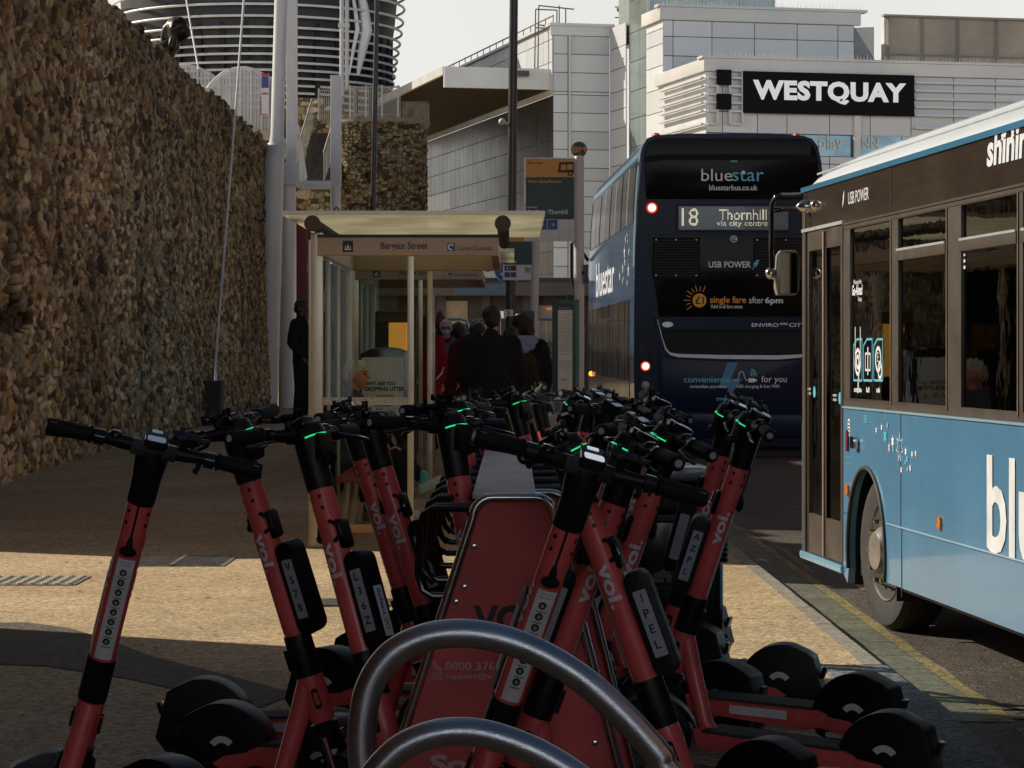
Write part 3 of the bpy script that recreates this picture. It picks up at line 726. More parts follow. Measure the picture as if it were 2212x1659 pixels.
# ------------------------------------------------------------------ mall
O = Vector((ax(1195, 130), 130, 0)); U = Vector((-0.2351, 0.972, 0)); N_ = Vector((0.972, 0.2351, 0))
def hit(u, P0, D):
    """distance along D from P0 where the line is seen at measurement u"""
    k = (u - 1106) / F; return (k * P0.y - P0.x) / (D.x - k * D.y)
M_PANEL = mat('pale cladding panel', (0.66, 0.675, 0.69), .45, var=.05, scale=.4, dirt=.06, attr=True, stretch=(1, 1, .25))
M_JOINT = mat('dark joint', (.05, .05, .05), .8)
M_BROWN = mat('shaded brown wall panel', (0.055, 0.048, 0.043), .30, var=.25, scale=.5, attr=True, spec=.6)  # brownish panels, darkened further for the shadow over the wing
M_CORN = mat('pale cornice', (0.66, 0.65, 0.63), .4, var=.05, scale=.6, dirt=.1)
M_GLS = mat('mall glazing', (0.30, 0.35, 0.33), .10, var=.3, scale=.4, attr=True, metal=.3, rvar=.05)
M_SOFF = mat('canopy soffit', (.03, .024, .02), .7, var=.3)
mall = thing('shopping_mall', 'large pale panel clad shopping mall with black sign band filling the right background', 'building', tuple(O))
def loc(p): return p - O
def cladding(name, P0, D, L_, zs, xs_, m, off=.0, gap=.035, depth=.12):
    """panels P0 + D*s over the cells of xs_ x zs, each a plate proud of a dark backing"""
    out = Vector((D.y, -D.x, 0)); 
    if out.y > 0 and abs(out.y) > abs(out.x): out = -out
    if abs(out.x) >= abs(out.y) and out.x > 0: out = -out
    mb = MB(); cols = []; rr = random.Random(len(name) + int(L_ * 10))
    Q = lambda s, z, o: loc(P0 + D * s + out * o) + Vector((0, 0, z))
    for a_, b_ in zip(xs_, xs_[1:]):
        for c_, d_ in zip(zs, zs[1:]):
            k = rr.uniform(.88, 1.05); g = gap / 2; n0 = len(mb.v)
            f = [Q(a_ + g, c_ + g, off), Q(b_ - g, c_ + g, off), Q(b_ - g, d_ - g, off), Q(a_ + g, d_ - g, off)]; r_ = [Q(a_ + g, c_ + g, off - .05), Q(b_ - g, c_ + g, off - .05), Q(b_ - g, d_ - g, off - .05), Q(a_ + g, d_ - g, off - .05)]
            mb.add(f + r_, [(0, 1, 2, 3), (0, 4, 5, 1), (1, 5, 6, 2), (2, 6, 7, 3), (3, 7, 4, 0)]); cols += [k] * 8
    me = bpy.data.meshes.new(name); me.from_pydata([tuple(p) for p in mb.v], [], mb.f); me.materials.append(m)
    ca = me.color_attributes.new('Col', 'FLOAT_COLOR', 'POINT'); ca.data.foreach_set('color', [x for k in cols for x in (k, k, k, 1)]); me.update()
    o = bpy.data.objects.new(name, me); COL.objects.link(o); o.parent = mall
    mb = MB(); z0, z1, a_, b_ = zs[0], zs[-1], xs_[0], xs_[-1]
    mb.add([Q(a_, z0, off - .03), Q(b_, z0, off - .03), Q(b_, z1, off - .03), Q(a_, z1, off - .03)], [(0, 1, 2, 3)]); 
    j = mb.build(name.replace('panels', 'backing'), M_JOINT, mall)
    return out
def zh(v, Pt): return H + (760 - v) / F * Pt.y
def lin(a, b, n): return [a + (b - a) * i / n for i in range(n + 1)]
def slab(name, P0, D, s0, s1, z0, z1, o0, o1, m, out, bevel=0.0):
    mb = MB(); Q = lambda s, z, o: loc(P0 + D * s + out * o) + Vector((0, 0, z))
    mb.add([Q(s, z, o) for s in (s0, s1) for o in (o0, o1) for z in (z0, z1)], [(0, 1, 3, 2), (4, 6, 7, 5), (0, 4, 5, 1), (2, 3, 7, 6), (0, 2, 6, 4), (1, 5, 7, 3)])
    return mb.build(name, m, mall, bevel=bevel)
fout = -U; lout = -N_
zC1 = zh(56, O)
# left wing in brown panels darkened for shade, pale strip above, canopy
Lw = hit(868, O, U)
zc = zh(152, O)       # canopy level
cladding('wing_panels', O, U, Lw, lin(-.2, zh(205, O), 13), lin(0, Lw, 34), M_BROWN, off=0)
cladding('parapet_panels', O, U, Lw, [zh(205, O), zh(133, O), zh(84, O), zC1], lin(0, Lw, 22), M_PANEL, off=.05)
slab('parapet_cap', O, U, -.05, Lw, zC1, zC1 + .12, -.4, .22, M_CORN, lout)
# rail along the wing roof
mb = MB(); P0 = O + lout * .0
for i in range(26): s = Lw * i / 25; p = loc(O + U * s); mb.cyl(p + Vector((0, 0, zC1)), p + Vector((0, 0, zC1 + .55)), .025, .025, 6)
mb.cyl(loc(O) + Vector((0, 0, zC1 + .5)), loc(O + U * Lw) + Vector((0, 0, zC1 + .5)), .035, .035, 6); mb.build('roof_rail', mat('rusty rail', (.25, .13, .06), .6), mall)
# canopy: curved underside, projecting to the left of the wing
Pc = O + lout * 0
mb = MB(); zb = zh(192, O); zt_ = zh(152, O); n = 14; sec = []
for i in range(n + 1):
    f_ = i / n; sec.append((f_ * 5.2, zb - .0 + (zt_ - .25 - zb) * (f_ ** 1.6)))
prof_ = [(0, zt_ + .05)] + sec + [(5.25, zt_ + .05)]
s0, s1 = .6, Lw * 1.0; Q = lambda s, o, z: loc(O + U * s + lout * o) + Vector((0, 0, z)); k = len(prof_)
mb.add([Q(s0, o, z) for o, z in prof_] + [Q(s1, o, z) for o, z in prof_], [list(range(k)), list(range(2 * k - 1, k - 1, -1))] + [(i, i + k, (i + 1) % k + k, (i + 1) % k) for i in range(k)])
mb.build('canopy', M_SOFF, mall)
slab('canopy_fascia', O, U, .55, Lw, zt_ - .28, zt_ + .12, 5.2, 5.35, M_CORN, lout)
slab('canopy_end', O, U, .35, .6, zt_ - .9, zt_ + .1, 0, 5.3, M_CORN, lout)
slab('flood_lamp', O, U, -.05, .3, zh(150, O) - .35, zh(150, O) - .1, 1.2, 1.9, M_DARK, lout)
# middle bay
Wm = hit(1317, O, N_)
zs_m = [-.2] + [zh(v, O) for v in (760, 690, 620, 575, 535, 500, 462, 424, 390, 362, 322, 283, 243, 204, 197, 156, 116, 76)]
cladding('bay_panels', O, N_, Wm, zs_m, [0, Wm * .26, Wm * .30, Wm], M_PANEL)
slab('bay_cornice', O, N_, -.15, Wm + .1, zh(76, O), zC1, -.1, .12, M_CORN, fout, .03)
slab('bay_cap', O, N_, -.2, Wm + .2, zC1, zC1 + .14, -.3, .2, M_CORN, fout)
slab('down_pipe', O, N_, Wm * .265, Wm * .295, 0, zh(76, O), 0, .14, M_CORN, fout)
# return wall coming towards us
C2 = O + N_ * Wm; Dn = -U
sG0, sG1, sB = hit(1352, C2, Dn), hit(1396, C2, Dn), hit(1432, C2, Dn)
zs_r = [-.2] + [zh(v, C2) for v in (700, 640, 575, 520, 480, 440, 400, 362, 322, 283, 243, 204, 156, 110, 62)]
cladding('return_panels', C2, Dn, sG0, zs_r, [0, sG0], M_PANEL)
cladding('stair_glazing_panels', C2 + N_ * .15, Dn, 1, [-.2] + [zh(v, C2) for v in (700, 620, 540, 470, 400, 330, 270, 212, 150, 88, 20, -60, -140)], lin(sG0, sG1, 2), M_GLS)
zU = zh(15, C2 + Dn * sB)
zs_u = [-.2] + [zh(v, C2 + Dn * sB) for v in (700, 640, 560, 500, 440, 390, 340, 290, 240, 190, 140, 93, 60, 43)]
cladding('upper_side_panels', C2, Dn, 1, zs_u, [sG1, sB], M_PANEL)
# upper block front
C3 = C2 + Dn * sB; Wu = hit(1857, C3, N_)
cladding('upper_panels', C3, N_, Wu, [0] + [zh(v, C3) for v in (170, 120, 78, 43)], [0] + [hit(u, C3, N_) for u in (1454, 1538, 1630, 1722, 1810, 1845)], M_PANEL)
slab('upper_cornice', C3, N_, -.2, Wu, zh(43, C3), zU, -.1, .18, M_CORN, fout, .04)
slab('upper_cap', C3, N_, -.3, Wu + .3, zU, zU + .12, -.4, .25, M_CORN, fout)
slab('upper_side_cornice', C2, Dn, sG1 - .3, sB, zh(43, C3), zU, -.1, .16, M_CORN, lout, .04)
# glazed lantern on the roof
P4 = C3 + U * 3; slab('roof_lantern', P4, N_, hit(1400, P4, N_), hit(1672, P4, N_), zU - 1, zU + 3, -5, 0, mat('pale glazing', (.36, .42, .40), .1, var=.2), fout)
mb = MB()
for u in (1400, 1440, 1520, 1600, 1672): s = hit(u, P4, N_); p = loc(P4 + N_ * s + fout * .04); mb.cyl(p + Vector((0, 0, zU - 1)), p + Vector((0, 0, zU + 3)), .05, .05, 6)
mb.build('lantern_frame', M_CORN, mall)
# sloping flank right of the upper block
s0 = hit(1845, C3, N_); s1 = hit(1925, C3, N_); mb = MB(); Q = lambda s, z, o: loc(C3 + N_ * s + fout * o) + Vector((0, 0, z))
zz0 = zh(152, C3); mb.add([Q(s0, zz0, .02), Q(s1 - .3, zz0, .02), Q(s0, zh(45, C3), .02), Q(s0, zz0, -4), Q(s1 - .3, zz0, -4), Q(s0, zh(45, C3), -4)], [(0, 1, 2), (5, 4, 3), (1, 4, 5, 2), (0, 2, 5, 3)]); mb.build('sloping_flank', mat('flank grey', (.22, .22, .23), .6, var=.15, scale=2), mall)
mb = MB(); mb.add([Q(s0, zh(45, C3), -.5), Q(s1 - .3, zz0, -.5), Q(hit(1912, C3, N_), zz0, -1.4), Q(hit(1912, C3, N_), zh(36, C3), -1.4)], [(0, 1, 2, 3)]); mb.build('white_flank', mat('white flank', (.75, .74, .72), .6), mall)
# louvred plant screen
P5 = C3 + U * 2; sA, sZ = hit(1912, P5, N_), hit(2330, P5, N_); zl0, zl1 = zh(155, P5), zh(20, P5)
M_LOUV = mat('plant screen louvre', (.84, .78, .70), .6, var=.12, scale=.5)
mb = MB(); n = 54; Q = lambda s, z, o: loc(P5 + N_ * s + fout * o) + Vector((0, 0, z))
for i in range(n):
    z = zl0 + (zl1 - zl0) * i / n; dz = (zl1 - zl0) / n
    mb.add([Q(sA, z, .08), Q(sZ, z, .08), Q(sZ, z + dz * .62, -.02), Q(sA, z + dz * .62, -.02)], [(0, 1, 2, 3)])
mb.build('louvre_blades', M_LOUV, mall)
mb = MB(); slab('louvre_backing', P5, N_, sA, sZ, zl0, zl1, -.5, -.12, mat('louvre backing', (.8, .74, .66), .7, var=.30, scale=.35), fout)
for k_, u in enumerate((1915, 1990, 2066, 2150, 2235)):
    s = hit(u, P5, N_); slab('louvre_post', P5, N_, s, s + .18, zl0, zl1, -.12, -.06, mat('louvre post', (.30, .26, .22), .6), fout)
slab('louvre_beam', P5, N_, sA, sZ, zh(105, P5), zh(101, P5), -.12, -.05, MATS['louvre post'], fout); slab('louvre_cap', P5, N_, sA - .1, sZ, zl1, zl1 + .1, -.2, .15, MATS['louvre post'], fout)
# sign block
sS = hit(1525, C2, Dn); C5 = C2 + Dn * sS; Ws = hit(2420, C5, N_); zT = zh(126, C5)
zr_ = [zh(v, C5) for v in (268, 240, 222, 204, 186, 168, 154)]
cladding('sign_side_panels', C2, Dn, 1, [-.2] + [zh(v, C5) for v in (680, 600, 520, 440, 400, 360, 320, 268)] + zr_[1:], [sB, sB + (sS - sB) * .5, sS], M_PANEL)
slab('sign_side_cornice', C2, Dn, sB - .8, sS, zh(154, C5), zT, -.1, .16, M_CORN, lout, .04)
slab('sign_cornice', C5, N_, -.15, Ws, zh(154, C5), zT, -.1, .18, M_CORN, fout, .04); slab('sign_cap', C5, N_, -.25, Ws, zT, zT + .1, -.5, .25, M_CORN, fout)
cladding('sign_panels', C5, N_, Ws, [-.2] + [zh(v, C5) for v in (680, 600, 520, 440, 395, 350, 333)] , [hit(u, C5, N_) for u in (1525, 1636, 1700, 1792, 1880, 1968, 2060, 2150, 2240, 2420)], M_PANEL)
cladding('sign_band_panels', C5, N_, Ws, [zh(286, C5), zh(240, C5), zh(154, C5)], [hit(u, C5, N_) for u in (1525, 1561, 1636, 1700, 1792, 1880, 1968, 2060, 2150, 2240, 2420)], M_PANEL)
cladding('shop_glazing_panels', C5, N_, Ws, [zh(333, C5), zh(286, C5)], [hit(u, C5, N_) for u in (1525, 1640, 1740, 1842, 1860, 1950, 2060, 2200, 2420)], mat('tinted shop glass', (.16, .27, .32), .06, var=.35, scale=1.2, attr=True, metal=.3, rvar=.04), off=-.1)
for i, z in enumerate(zr_[:-1]):
    slab('shading_bar', C2, Dn, sB + .1, sS + .1, z - .04, z + .04, .12, .26, M_CORN, lout)
    for (u0, u1) in ((1525, 1546), (1575, 1600), (1972, 2420)):
        slab('shading_bar', C5, N_, hit(u0, C5, N_), hit(u1, C5, N_), z - .04, z + .04, .12, .26, M_CORN, fout)
for u in (1546, 1573, 1600): s = hit(u, C5, N_); slab('shading_post', C5, N_, s - .04, s + .04, zr_[0], zr_[-2] + .3, .1, .3, M_CORN, fout)
slab('column_strip', C5, N_, hit(1843, C5, N_), hit(1857, C5, N_), 0, zh(240, C5), 0, .15, M_CORN, fout)
# pigeon spikes
mb = MB(); rr = random.Random(4)
for (P_, s_a, s_b, z) in ((C5, 0, Ws, zT + .1), (C3, 0, Wu, zU + .12)):
    s = s_a
    while s < s_b:
        p = loc(P_ + N_ * s + fout * .1) + Vector((0, 0, z)); mb.cyl(p, p + Vector((rr.uniform(-.06, .06), 0, rr.uniform(.12, .24))), .012, .006, 4, cap=False); s += .16
_o = mb.build('bird_spikes', mat('bird spikes', (.6, .6, .6), .5), mall); _o['kind'] = 'stuff'
# the sign and two square emblems
def plaque(name, label, cat, u0, u1, v0, v1, P_, o=.34):
    a_, b_ = hit(u0, P_, N_), hit(u1, P_, N_); t = thing(name, label, cat, tuple(P_ + N_ * a_ + fout * o + Vector((0, 0, zh(v1, P_)))))
    wd = b_ - a_; hg = zh(v0, P_) - zh(v1, P_); return t, wd, hg
M_SIGN = mat('sign black', (.008, .0075, .007), .6, var=.2, spec=.08)
MTX = Matrix(((N_.x, fout.x * -1, 0), (N_.y, fout.y * -1, 0), (0, 0, 1))).to_4x4()
t, wd, hg = plaque('mall_sign', 'long black sign reading WESTQUAY in white capitals on the mall', 'sign', 1600, 1969, 153, 243, C5)
MB().bx(0, wd, 0, .2, 0, hg).build('sign_board', M_SIGN, t, M=MTX)
mb = MB(); text_into(mb, 'WESTQUAY', (wd * .055, -.03, hg * .24), (1, 0, 0), (0, 0, 1), w=wd * .895, h=hg * .56, bold=.05, spacing=1.08); mb.build('lettering', mat('sign white', (.80, .81, .83), .5, emit=(.85, .88, .92), estr=.28), t, M=MTX)  # white letters given added glow to read brighter
for (v0, v1, lb) in ((151, 184, 'upper small black square panel left of the long mall sign'), (203, 237, 'lower small black square panel left of the long mall sign')):
    t, wd, hg = plaque('square_panel', lb, 'sign panel', 1544, 1575, v0, v1, C5)
    MB().bx(0, wd, 0, .15, 0, hg).build('panel', M_SIGN, t, M=MTX)
# reflected lettering in the shop glass
mb = MB(); g0 = hit(1770, C5, N_)
mb_o = loc(C5 + N_ * g0 + fout * -.06) + Vector((0, 0, zh(328, C5))); text_into(mb, 'play', mb_o, N_, (0, 0, 1), w=1.1, h=.85, bold=.01); 
mb_o = loc(C5 + N_ * hit(1862, C5, N_) + fout * -.06) + Vector((0, 0, zh(314, C5))); text_into(mb, 'NN', mb_o, N_, (0, 0, 1), w=.8, h=.5, bold=.03)
mb.build('window_lettering', mat('window white', (.6, .6, .55), .5), mall)
# roof ladder frames and mast
rf = thing('roof_ladder', 'thin metal ladder frame standing on the mall roof beside the lamp post', 'roof ladder', tuple(O + U * 1 + Vector((0, 0, zC1)))); ro = rf.location.copy()
P6 = O + U * 1.0; mb = MB(); px = lambda u, v: Vector((ax(u, P6.y), P6.y, zh(v, P6))) - ro
for (a_, b_) in (((1155, 150), (1157, 20)), ((1162, 150), (1164, 12)), ((1157, 20), (1203, 22)), ((1157, 60), (1203, 62)), ((1164, 12), (1240, 20)), ((1203, 22), (1203, 56)), ((1208, 12), (1208, 56)), ((1222, 20), (1222, 56)), ((1164, 54), (1238, 60))):
    mb.cyl(px(*a_), px(*b_), .035, .035, 6)
mb.build('frame', mat('roof ladder grey', (.15, .14, .13), .5), rf)
an = thing('roof_antenna', 'small antenna cross on the mall roof left of the glazed stair', 'antenna', tuple(Vector((ax(1338, 136), 136, zh(60, Vector((0, 136, 0))))))); ro = an.location.copy(); P7 = Vector((0, 136, 0)); px = lambda u, v: Vector((ax(u, 136), 136, zh(v, P7))) - ro
mb = MB()
for (a_, b_) in (((1338, 60), (1338, 12)), ((1328, 15), (1350, 15)), ((1328, 38), (1350, 38))): mb.cyl(px(*a_), px(*b_), .03, .03, 6)
mb.sph(px(1338, 20), .15); mb.build('aerial', MATS['roof ladder grey'], an)

# ------------------------------------------------------------------ lower buildings closing the street, seen between the people
M_SHOP = mat('dark brown shop front', (.075, .062, .050), .6, var=.35, scale=.6, dirt=.2)  # plain dark brown wall colour
M_BRICK = None
sf = thing('shop_row', 'low dark shop front with lit windows behind the waiting people', 'shop', (0, 78, 0))
xk = lambda u: ax(u, 78)
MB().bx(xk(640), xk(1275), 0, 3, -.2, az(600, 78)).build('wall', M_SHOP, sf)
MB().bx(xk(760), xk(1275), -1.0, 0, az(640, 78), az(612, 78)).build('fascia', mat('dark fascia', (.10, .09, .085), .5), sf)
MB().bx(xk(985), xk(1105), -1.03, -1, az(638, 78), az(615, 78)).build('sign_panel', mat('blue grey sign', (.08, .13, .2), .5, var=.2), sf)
for i, (u0, u1, v0, v1, c_, e_) in enumerate(((1073, 1088, 672, 690, (.5, .6, .65), .45), (1091, 1104, 675, 692, (.5, .6, .65), .4), (1107, 1120, 678, 694, (.5, .6, .65), .4), (1180, 1192, 664, 670, (1, .6, .3), .7), (960, 1010, 650, 700, (.3, .2, .1), .12), (1150, 1235, 660, 740, (.25, .17, .1), .06), (790, 860, 640, 720, (.1, .09, .07), 0.0))):
    MB().bx(xk(u0), xk(u1), -.04, .05, az(v1, 78), az(v0, 78)).build('window', mat('shop window %d' % i, c_, .2, var=.3, scale=2, emit=c_ if e_ else None, estr=e_), sf)
for u in (900, 945, 1040, 1130, 1145, 1240): MB().bx(xk(u), xk(u) + .25, -.15, 0, -.2, az(615, 78)).build('pier', mat('shop pier', (.11, .10, .09), .7), sf)
# more of the town outside the frame: it throws the shade in the foreground
M_BR = mat('town brick', (.20, .10, .065), .85, var=.3, scale=5, bump=.4, bscale=30)
def town(name, label, x0, x1, y0, y1, h):
    t = thing(name, label, 'building', ((x0 + x1) / 2, (y0 + y1) / 2, -.15)); a_, b_ = (x1 - x0) / 2, (y1 - y0) / 2
    MB().bx(-a_, a_, -b_, b_, 0, h).build('wall', M_BR, t)
    MB().bx(-a_ - .2, a_ + .2, -b_ - .2, b_ + .2, h, h + .35).build('roof', M_SOFF, t)
    n = max(2, int((y1 - y0) / 5.2)); side = a_ + .02 if x1 < 0 else -a_ - .02
    for f_ in range(int(h / 3.2)):
        for i in range(n):
            yy = -b_ + (i + .5) * 2 * b_ / n; MB().bx(side - .03, side + .03, yy - .6, yy + .6, 1 + f_ * 3.2, 2.7 + f_ * 3.2).build('window', M_DARK, t)
town('brick_building', 'tall brick building shading the near pavement on the left', -30, -6.0, -34, 15.35, 20)
town('brick_building', 'brick building standing behind the camera across the street end', -5, 34, -60, -46, 6)
town('brick_building', 'brick terrace across the road on the right', 15, 30, -28, 52, 11)
# ------------------------------------------------------------------ bus shelters
M_ALU = mat('warm anodised aluminium', (0.50, 0.43, 0.32), .32, metal=.55, var=.1, scale=4, dirt=.12)
M_FASC = mat('tan fascia panel', (0.42, 0.33, 0.25), .45, var=.06, scale=3)
M_SGL = glass('shelter glass', (0.90, 0.92, 0.88), .992, .01, refl=.2, wob=0.0)
M_ROOFG = mat('dirty glass roof', (0.62, 0.57, 0.40), .35, var=.3, scale=3.5, dirt=.25, stretch=(.5, 2.5, 1), emit=(.5, .42, .2), estr=.0)
def roofmat():
    m = M_ROOFG; nt = m.node_tree; b = nt.nodes['Principled BSDF']; o = nt.nodes['Material Output']
    tl = nt.nodes.new('ShaderNodeBsdfTranslucent'); tl.inputs['Color'].default_value = (.9, .82, .5, 1); mx = nt.nodes.new('ShaderNodeMixShader'); mx.inputs[0].default_value = .6
    nt.links.new(b.outputs[0], mx.inputs[1]); nt.links.new(tl.outputs[0], mx.inputs[2]); nt.links.new(mx.outputs[0], o.inputs['Surface'])
    tr = nt.nodes.new('ShaderNodeBsdfTransparent'); tr.inputs['Color'].default_value = (.9, .88, .75, 1); mz = nt.nodes.new('ShaderNodeMixShader'); mz.inputs[0].default_value = .42; nt.links.new(mx.outputs[0], mz.inputs[1]); nt.links.new(tr.outputs[0], mz.inputs[2]); nt.links.new(mz.outputs[0], o.inputs['Surface'])
    nz = nt.nodes.new('ShaderNodeTexNoise'); nz.inputs['Scale'].default_value = 4; nz.inputs['Detail'].default_value = 6
    r = nt.nodes.new('ShaderNodeValToRGB'); r.color_ramp.elements[0].color = (.50, .45, .30, 1); r.color_ramp.elements[1].color = (.98, .95, .80, 1); r.color_ramp.elements[0].position = .35; r.color_ramp.elements[1].position = .65
    nt.links.new(nz.outputs['Fac'], r.inputs[0]); nt.links.new(r.outputs[0], tl.inputs['Color'])
roofmat()
def shelter(label, X0, Y0, L_, gz, near=True):
    """X0 = outer face of the wall-side post; the end screen faces the camera"""
    t = thing('bus_shelter', label, 'bus shelter', (X0, Y0, gz), group='bus shelters along the kerb')
    W_ = 1.34
    for (y, nm) in ((0, 'corner_post'), (L_, 'corner_post')):
        MB().bx(0, .085, y, y + .10, -.02, 2.25).bx(-.018, .004, y + .03, y + .07, -.02, 2.2).build(nm, M_ALU, t, bevel=.006)
    for y in (L_ * .33, L_ * .66): MB().bx(0, .06, y, y + .06, 0, 2.2).build('wall_post', M_ALU, t, bevel=.004)
    MB().bx(.69, .735, 0, .05, .05, 2.17).build('end_post', M_ALU, t, bevel=.004)
    MB().bx(.72, .765, L_, L_ + .05, .05, 2.17).build('end_post', M_ALU, t, bevel=.004)
    MB().bx(.10, .68, .02, .03, .16, 2.10).build('end_screen', M_SGL, t, smooth=False)
    MB().bx(.10, .71, L_ + .02, L_ + .03, .16, 2.10).build('end_screen', M_SGL, t, smooth=False)
    for i in range(3): MB().bx(.03, .04, .11 + i * L_ * .33, L_ * .33 * (i + 1) - .01, .25, 2.08).build('side_screen', M_SGL, t, smooth=False)
    MB().bx(.09, .69, .0, .05, .11, .17).build('bottom_rail', mat('amber rail', (.50, .27, .09), .4), t, bevel=.004)
    MB().bx(.09, .69, .008, .016, 1.025, 1.075).build('frosted_band', mat('frosted band', (.45, .42, .36), .6, var=.5, scale=80), t, smooth=False)
    MB().bx(.09, .69, .006, .02, 1.022, 1.03).build('band_edge', M_ALU, t)
    # fascia beams
    MB().bx(0.05, W_, -.03, .06, 2.085, 2.215).build('fascia', M_FASC, t, bevel=.008)
    MB().bx(0.05, W_, L_ - .03, L_ + .06, 2.085, 2.215).build('fascia', M_FASC, t, bevel=.008)
    MB().bx(W_ - .06, W_, .06, L_ - .03, 2.10, 2.2).bx(.02, .08, .1, L_, 2.10, 2.2).build('side_beam', M_FASC, t, bevel=.006)
    MB().bx(.05, W_, -.04, .07, 2.215, 2.235).build('gutter', M_INK, t)
    for x in (.02, W_ + .03):
        mb = MB(); mb.cyl((x, -.10, 2.31), (x, L_ + .15, 2.31), .037, .037, 16)
        for i in range(18): mb.cyl((x, .1 + i * L_ / 18, 2.31), (x, .14 + i * L_ / 18, 2.31), .045, .045, 12)
        mb.build('roof_beam', M_DARK, t)
    for x in (.02, W_ + .03): MB().cyl((x, -.115, 2.31), (x, -.10, 2.31), .058, .058, 20).build('beam_cap', mat('rusty cap', (.07, .045, .03), .6), t)
    mb = MB(); n = 12
    for i in range(n):
        a_ = -.18 + (W_ + .50) * i / n
    mb.bx(-.20, W_ + .33, -.10, L_ + .2, 2.375, 2.395); mb.build('roof_glass', M_ROOFG, t)
    MB().bx(-.20, W_ + .33, -.115, -.10, 2.37, 2.40).build('roof_edge', M_ALU, t)
    # seat
    MB().bx(.14, .42, .5, L_ - .3, .44, .475).build('bench_seat', mat('bench red', (.40, .03, .03), .4), t, bevel=.012)
    for y in (.7, L_ / 2, L_ - .5): MB().cyl((.18, y, 0), (.22, y, .44), .025, .025, 10).build('bench_leg', M_ALU, t)
    # lettering on the fascia
    mb = MB(); X_, Z_ = (1, 0, 0), (0, 0, 1)
    text_into(mb, 'Bargate Street', (.50, -.0325, 2.117), X_, Z_, w=.335, h=.064, bold=.02)
    text_into(mb, 'C', (1.045, -.0325, 2.122), X_, Z_, h=.032, bold=.01); text_into(mb, 'LEAR', (1.072, -.0325, 2.122), X_, Z_, h=.024, w=.075, bold=.01)
    text_into(mb, 'C', (1.155, -.0325, 2.122), X_, Z_, h=.032, bold=.01); text_into(mb, 'HANNEL', (1.182, -.0325, 2.122), X_, Z_, h=.024, w=.115, bold=.01)
    mb.build('fascia_lettering', mat('fascia ink', (.035, .05, .06), .5), t, smooth=False)
    mb = MB(); mb.bx(.23, .305, -.0335, -.031, 2.11, 2.19); sq = mb.build('emblem_tile', M_INK, t, smooth=False)
    mb = MB(); o_ = Vector((.267, -.0345, 2.125))
    for pts in ([(-.025, .0), (.025, 0), (.02, .01), (-.02, .01)], [(-.02, .014), (-.012, .014), (-.02, .034)], [(-.008, .014), (.008, .014), (0, .045)], [(.012, .014), (.02, .014), (.018, .034)]): mb.add([o_ + Vector((p[0], 0, p[1])) for p in pts], [list(range(len(pts)))])
    mb.build('ship_emblem', M_WHITE, sq, smooth=False)
    mb = MB(); mb.bx(.975, 1.03, -.0335, -.031, 2.118, 2.172); lg = mb.build('company_tile', mat('logo blue', (.02, .10, .20), .5), t, smooth=False)
    mb = MB(); disc_into(mb, (1.002, -.0345, 2.145), X_, Z_, .023, 16, .013, R(30), R(300)); mb.build('company_mark', M_WHITE, lg, smooth=False)
    return t
shelter('nearer glass bus shelter with a seated woman inside and a golden lit roof', ax(671, 19.16), 19.16, 3.5, 0)
shelter('farther bus shelter, its tan name board visible beside the crowd above the heads', ax(757, 27.4), 27.4, 3.4, .05)

# yellow advert panel and notice bin behind the shelter glass
ad = thing('advert_panel', 'glowing orange advertising panel seen through the end glass of the bus shelter', 'advert panel', (ax(852, 23.2), 23.2, 0)); k = 23.2 / F
MB().bx(-42 * k, 48 * k, 0, .10, 0.4, az(672, 23.2)).build('panel_case', M_DARK, ad, bevel=.01)
MB().bx(-12 * k, 42 * k, -.02, .0, az(815, 23.2), az(697, 23.2)).build('poster', mat('orange poster', (.75, .36, .07), .5, var=.3, scale=6, emit=(1, .45, .08), estr=.42), ad)
MB().bx(-36 * k, 42 * k, -.015, .0, az(695, 23.2), az(676, 23.2)).build('header', mat('poster header', (.12, .1, .08), .5), ad)
Yn = 21.0; k = Yn / F
nb = thing('grit_bin', 'black domed litter bin with grey WHY ARE YOU DROPPING LITTER poster inside the shelter', 'litter bin', (ax(830, Yn + 1.2), Yn + 1.2, 0))
Yn = Yn + 1.2; k = Yn / F
top = az(752, Yn); mb = MB(); pr = [(-.20, 0), (.24, 0), (.24, top - .09), (.20, top - .03), (.12, top), (0, top + .012), (-.12, top - .005), (-.19, top - .04), (-.20, top - .1)]
mb.prism(pr, 0, .40, 'y'); mb.build('bin_body', M_BLKG, nb, bevel=.01)
px = lambda u, v: Vector((ax(u, Yn) - ax(830, Yn), -.004, az(v, Yn)))
a_, b_ = px(781, 905), px(872, 772); MB().bx(a_.x, b_.x, -.006, .0, a_.z, b_.z).build('poster', mat('grey poster', (.62, .68, .68), .5, var=.12, scale=8), nb)
mb = MB(); X_, Z_ = (1, 0, 0), (0, 0, 1); o_ = Vector((0, -.004, 0))
text_into(mb, 'WHY ARE YOU', px(789, 833) + o_, X_, Z_, w=66 * k, h=9 * k, bold=.04); text_into(mb, 'DROPPING LITTER', px(789, 845) + o_, X_, Z_, w=84 * k, h=9.5 * k, bold=.04)
for i, s_ in enumerate(("I don't care about", 'the planet', "I don't care about", 'wildlife', "I don't care about")): text_into(mb, s_, px(812, 878 + i * 8) + o_, X_, Z_, w=34 * k if i % 2 == 0 else 16 * k, h=4.5 * k, bold=.02)
mb.build('poster_lettering', M_INK, nb, smooth=False)
a_, b_ = px(812, 862), px(850, 852); MB().bx(a_.x, b_.x, -.012, -.006, a_.z, b_.z).build('clip', mat('yellow clip', (.45, .33, .04), .5), nb)

